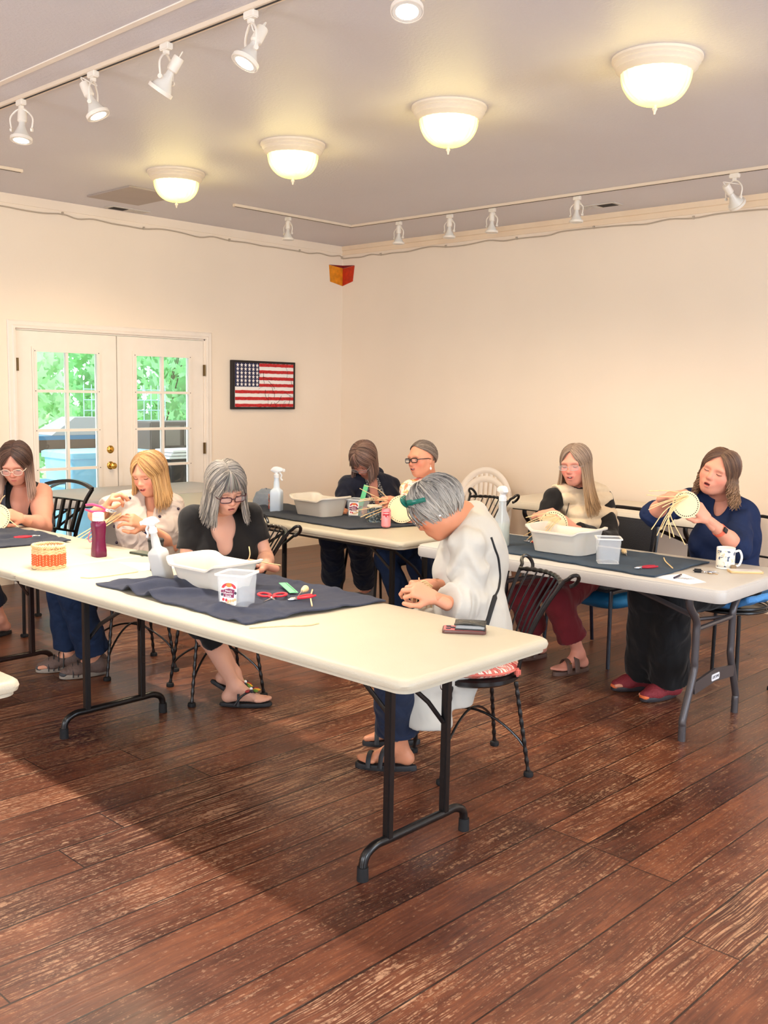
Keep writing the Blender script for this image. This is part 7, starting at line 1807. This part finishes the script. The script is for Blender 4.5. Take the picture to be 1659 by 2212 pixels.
# ---------- long hair, cream padded vest ----------
P = V((4.28, -1.97, .56)); N = J(1252, 1052, 5.92); C = J(1243, 1003, 5.82); HO = view_dir(C, 24, 6, -4)
WL, WR = J(1240, 1142, 5.50), J(1168, 1112, 5.55)
c = person('smiling person with very long straight hair in a cream padded vest over a black top', dict(
    P=P, N=N, HC=C, HO=HO, hs=.236, SL=J(1303, 1078, 5.98), SR=J(1196, 1076, 5.86), WL=WL, WR=WR, EL=J(1318, 1172, 5.74), ER=J(1168, 1148, 5.78), w=.93, bust=.075, tummy=.04,
    pf=V((-.25, -.97, 0)), KL=J(1205, 1302, 5.58), AL=J(1250, 1428, 5.66), TL=V((-.28, -.96, 0)), KR=J(1128, 1290, 5.70), AR=J(1160, 1412, 5.95), TR=V((-.3, -.95, 0)),
    handL=hd(WL, J(1196, 1112, 5.44), TC * .9 + V((0, 0, .5)), 1, 28), handR=hd(WR, J(1192, 1104, 5.46), TC * .7 + V((0, 0, .7)), -1, 50),
    look=dict(skin=(232, 158, 134), blush=(228, 110, 98), lip=(204, 104, 98), brow=(116, 90, 70), mouth=.6, teeth=1.4, smile=1, hand=(230, 162, 136)),
    hair=dict(cols=[(146, 122, 102), (124, 102, 86), (168, 146, 126), (104, 84, 70)], tip=(176, 142, 104), len=1.25, face=44, part=-.04, vol=.09, n=640, r=.0050, seed=41, flare=.46, wave=.004)))
glasses(c['r'], C, HO, .236, c['org'], (180, 172, 166), 'rect', .0013, .015)
top(c, 'black_long_sleeve_top', M_BLACKT, 1.88, .010, arm_e=.014, wr=(.0025, 26))
M_VEST = Graph('quilted_vest'); g = M_VEST; xx, yy, zz = g.xyz(g.tc.outputs['Object'])
g.b.inputs['Base Color'].default_value = C4(226, 204, 172); g.b.inputs['Roughness'].default_value = .5; nz = g.noise(g.tc.outputs['Object'], 30, 4); g.put(g.b.inputs['Base Color'], g.mix(nz, C4(230, 210, 180), C4(214, 192, 160))); g.bump(nz, .6, .008)
def vest_rows(g):
    Z = g.ax[2][None, None, :]; g.F += (.016 * (1 - np.abs(np.sin((Z - P.z) * PI / .072)) ** .8)).astype(np.float32) + np.zeros_like(g.F)
g = SDF(c['lo'], c['hi'], .0060); c['torso'](g, .030); g.ell(A3(P + V((0, 0, .02))), (.19, .17, .13), c['PR'], .05); vest_rows(g)
for S in (c['sp']['SL'], c['sp']['SR']):
    dd = nv(S - N); g.ell(A3(S + dd * .070 - c['spine'] * .07), (.088, .16, .18), c['TR'], .01, op='-')
g.cone(A3(N.lerp(C, .0)), A3(C), .068, .10, .006, op='-'); g.cone(A3(N + c['fwd'] * .20 + c['spine'] * .06), A3(N + c['fwd'] * .22 - c['spine'] * .10), .085, .010, .006, op='-', flat=(c['fwd'], 2.0))
ve = np_mesh('padded_vest', [g.mesh()], M_VEST.m, c['r'], c['org'])
b = MB()
b.tube([p - c['org'] for p in surface(ve, (1229, 1227, 1225, 1223, 1221, 1219), (1086, 1096, 1106, 1116, 1126, 1138), 5.6, .002)], .0035, 6); b.build('zip', M_STEEL, ve)
trousers(c, 'maroon_trousers', cloth_mat('maroon_cotton', (112, 34, 42), bump=.4), .70, r_end=.085, r_knee=.080)
wristband(c, 'L', .0, .001, M_GOLD, .001, 'hidden_band') if False else None
for nm in ('L', 'R'):
    s_ = sole(c, nm, M_BROWNS, t=.024); strap(c, nm, M_BROWNS, .030, .045, .066, .016, s_); strap(c, nm, M_BROWNS, .085, .10, .050, .016, s_)
    A_, fl, dn, sd = foot_frame(c, nm)
    for l_ in (.04, .09): b = MB(); b.box(A_ - c['org'] + fl * l_ + sd * .03 + dn * (.03 + l_ * .1), (.018, .016, .006), Matrix((sd, fl, -dn)).transposed(), bev=.001); b.build('buckle', M_GOLD, s_)
woven_disc(J(1196, 1134, 5.42), TC + V((0, 0, .2)), .078, 'round wooden basket base held by the person in the cream vest', [
    [J(1198, 1112, 5.4), J(1170, 1110, 5.35), J(1136, 1118, 5.3)], [J(1196, 1114, 5.4), J(1165, 1118, 5.35), J(1139, 1129, 5.3)], [J(1200, 1114, 5.4), J(1160, 1124, 5.35), J(1136, 1134, 5.3)],
    [J(1205, 1116, 5.38), J(1165, 1138, 5.33), J(1131, 1158, 5.28)], [J(1206, 1118, 5.38), J(1170, 1140, 5.33), J(1138, 1166, 5.28)], [J(1208, 1118, 5.38), J(1176, 1142, 5.33), J(1146, 1172, 5.28)],
    [J(1208, 1120, 5.38), J(1182, 1144, 5.33), J(1156, 1178, 5.28)], [J(1210, 1122, 5.38), J(1190, 1142, 5.33), J(1172, 1180, 5.28)]])

# ---------- navy top, wavy hair, head tilted ----------
P = V((5.16, -2.02, .58)); N = J(1562, 1082, 5.30); C = J(1552, 1020, 5.20); HO = view_dir(C, 20, -4, 19)
WL, WR = J(1528, 1122, 4.90), J(1446, 1072, 5.00)
c = person('person with wavy brown hair in a navy top lifting a basket base at the right', dict(
    P=P, N=N, HC=C, HO=HO, hs=.242, SL=J(1598, 1108, 5.26), SR=J(1502, 1078, 5.34), WL=WL, WR=WR, EL=J(1596, 1184, 5.02), ER=J(1412, 1112, 5.16), w=.98, arm=1.08, bust=.085, tummy=.05,
    pf=V((-.35, -.93, 0)), KL=J(1450, 1290, 5.00), AL=J(1444, 1478, 5.20), TL=V((-.28, -.96, 0)), KR=J(1400, 1282, 5.08), AR=J(1392, 1462, 5.34), TR=V((-.55, -.83, 0)),
    handL=hd(WL, J(1488, 1072, 4.84), TC * .85 + V((0, 0, .5)), 1, 24), handR=hd(WR, J(1484, 1060, 4.92), V((0, 0, 1)) + TC * .3, -1, 46),
    look=dict(skin=(226, 156, 130), blush=(224, 122, 104), lip=(198, 96, 88), brow=(120, 86, 66), mouth=.9, wide=1.06, hand=(228, 158, 132)),
    hair=dict(cols=[(88, 64, 52), (70, 50, 42), (108, 80, 62), (124, 94, 72)], tip=(146, 114, 86), len=.62, face=58, part=.05, vol=.16, n=520, r=.0062, seed=51, wave=.050, wf=13, flare=.42)))
top(c, 'navy_top', mat('navy_knit', (28, 40, 72), .85, bump=.8, bscale=9, bdist=.03, dist=1.5, var=.05, spec=.2), {'L': 1.10, 'R': 1.08}, .016, arm_e=.016, wr=(.0045, 22), neck=[((0, .085, -.0), (.035, .07, .07))])
wristband(c, 'L', .62, .0325, mat('coral_band', (238, 110, 84), .5), .010, 'fitness_band', TC + V((0, 0, .4)), mat('band_screen', (24, 24, 30), .1))
trousers(c, 'black_trousers', cloth_mat('black_cotton', (14, 15, 20), bump=.4), 1.02, r_end=.105, r_knee=.098, r_hip=.108)
for nm in ('L', 'R'): shoe(c, nm, mat('burgundy_mesh', (130, 40, 48), .7, bump=.5, bscale=150), mat('dark_sole', (48, 44, 48), .6), mat('orange_lace', (226, 130, 70), .7), mat('orange_toe', (226, 112, 62), .6), 'running_shoe', grow=1.05)
woven_disc(J(1482, 1090, 4.80), TC + V((0, 0, .1)), .066, 'round wooden basket base lifted by the person in the navy top', [
    [J(1484, 1066, 4.8), J(1440, 1060, 4.78), J(1402, 1061, 4.76)], [J(1486, 1070, 4.8), J(1440, 1073, 4.78), J(1397, 1069, 4.76)], [J(1484, 1070, 4.8), J(1440, 1082, 4.76), J(1405, 1094, 4.74)], [J(1486, 1071, 4.8), J(1436, 1086, 4.76), J(1401, 1101, 4.74)],
    [J(1484, 1074, 4.8), J(1450, 1086, 4.76), J(1430, 1096, 4.74)], [J(1488, 1072, 4.78), J(1440, 1100, 4.74), J(1407, 1144, 4.70)], [J(1480, 1075, 4.78), J(1442, 1110, 4.74), J(1419, 1157, 4.70)], [J(1478, 1076, 4.78), J(1446, 1110, 4.74), J(1427, 1145, 4.70)],
    [J(1476, 1077, 4.78), J(1448, 1112, 4.74), J(1428, 1161, 4.70)], [J(1470, 1078, 4.78), J(1445, 1112, 4.74), J(1447, 1163, 4.70)], [J(1468, 1078, 4.78), J(1444, 1110, 4.74), J(1456, 1160, 4.70)], [J(1466, 1080, 4.78), J(1447, 1108, 4.74), J(1480, 1177, 4.70)]])
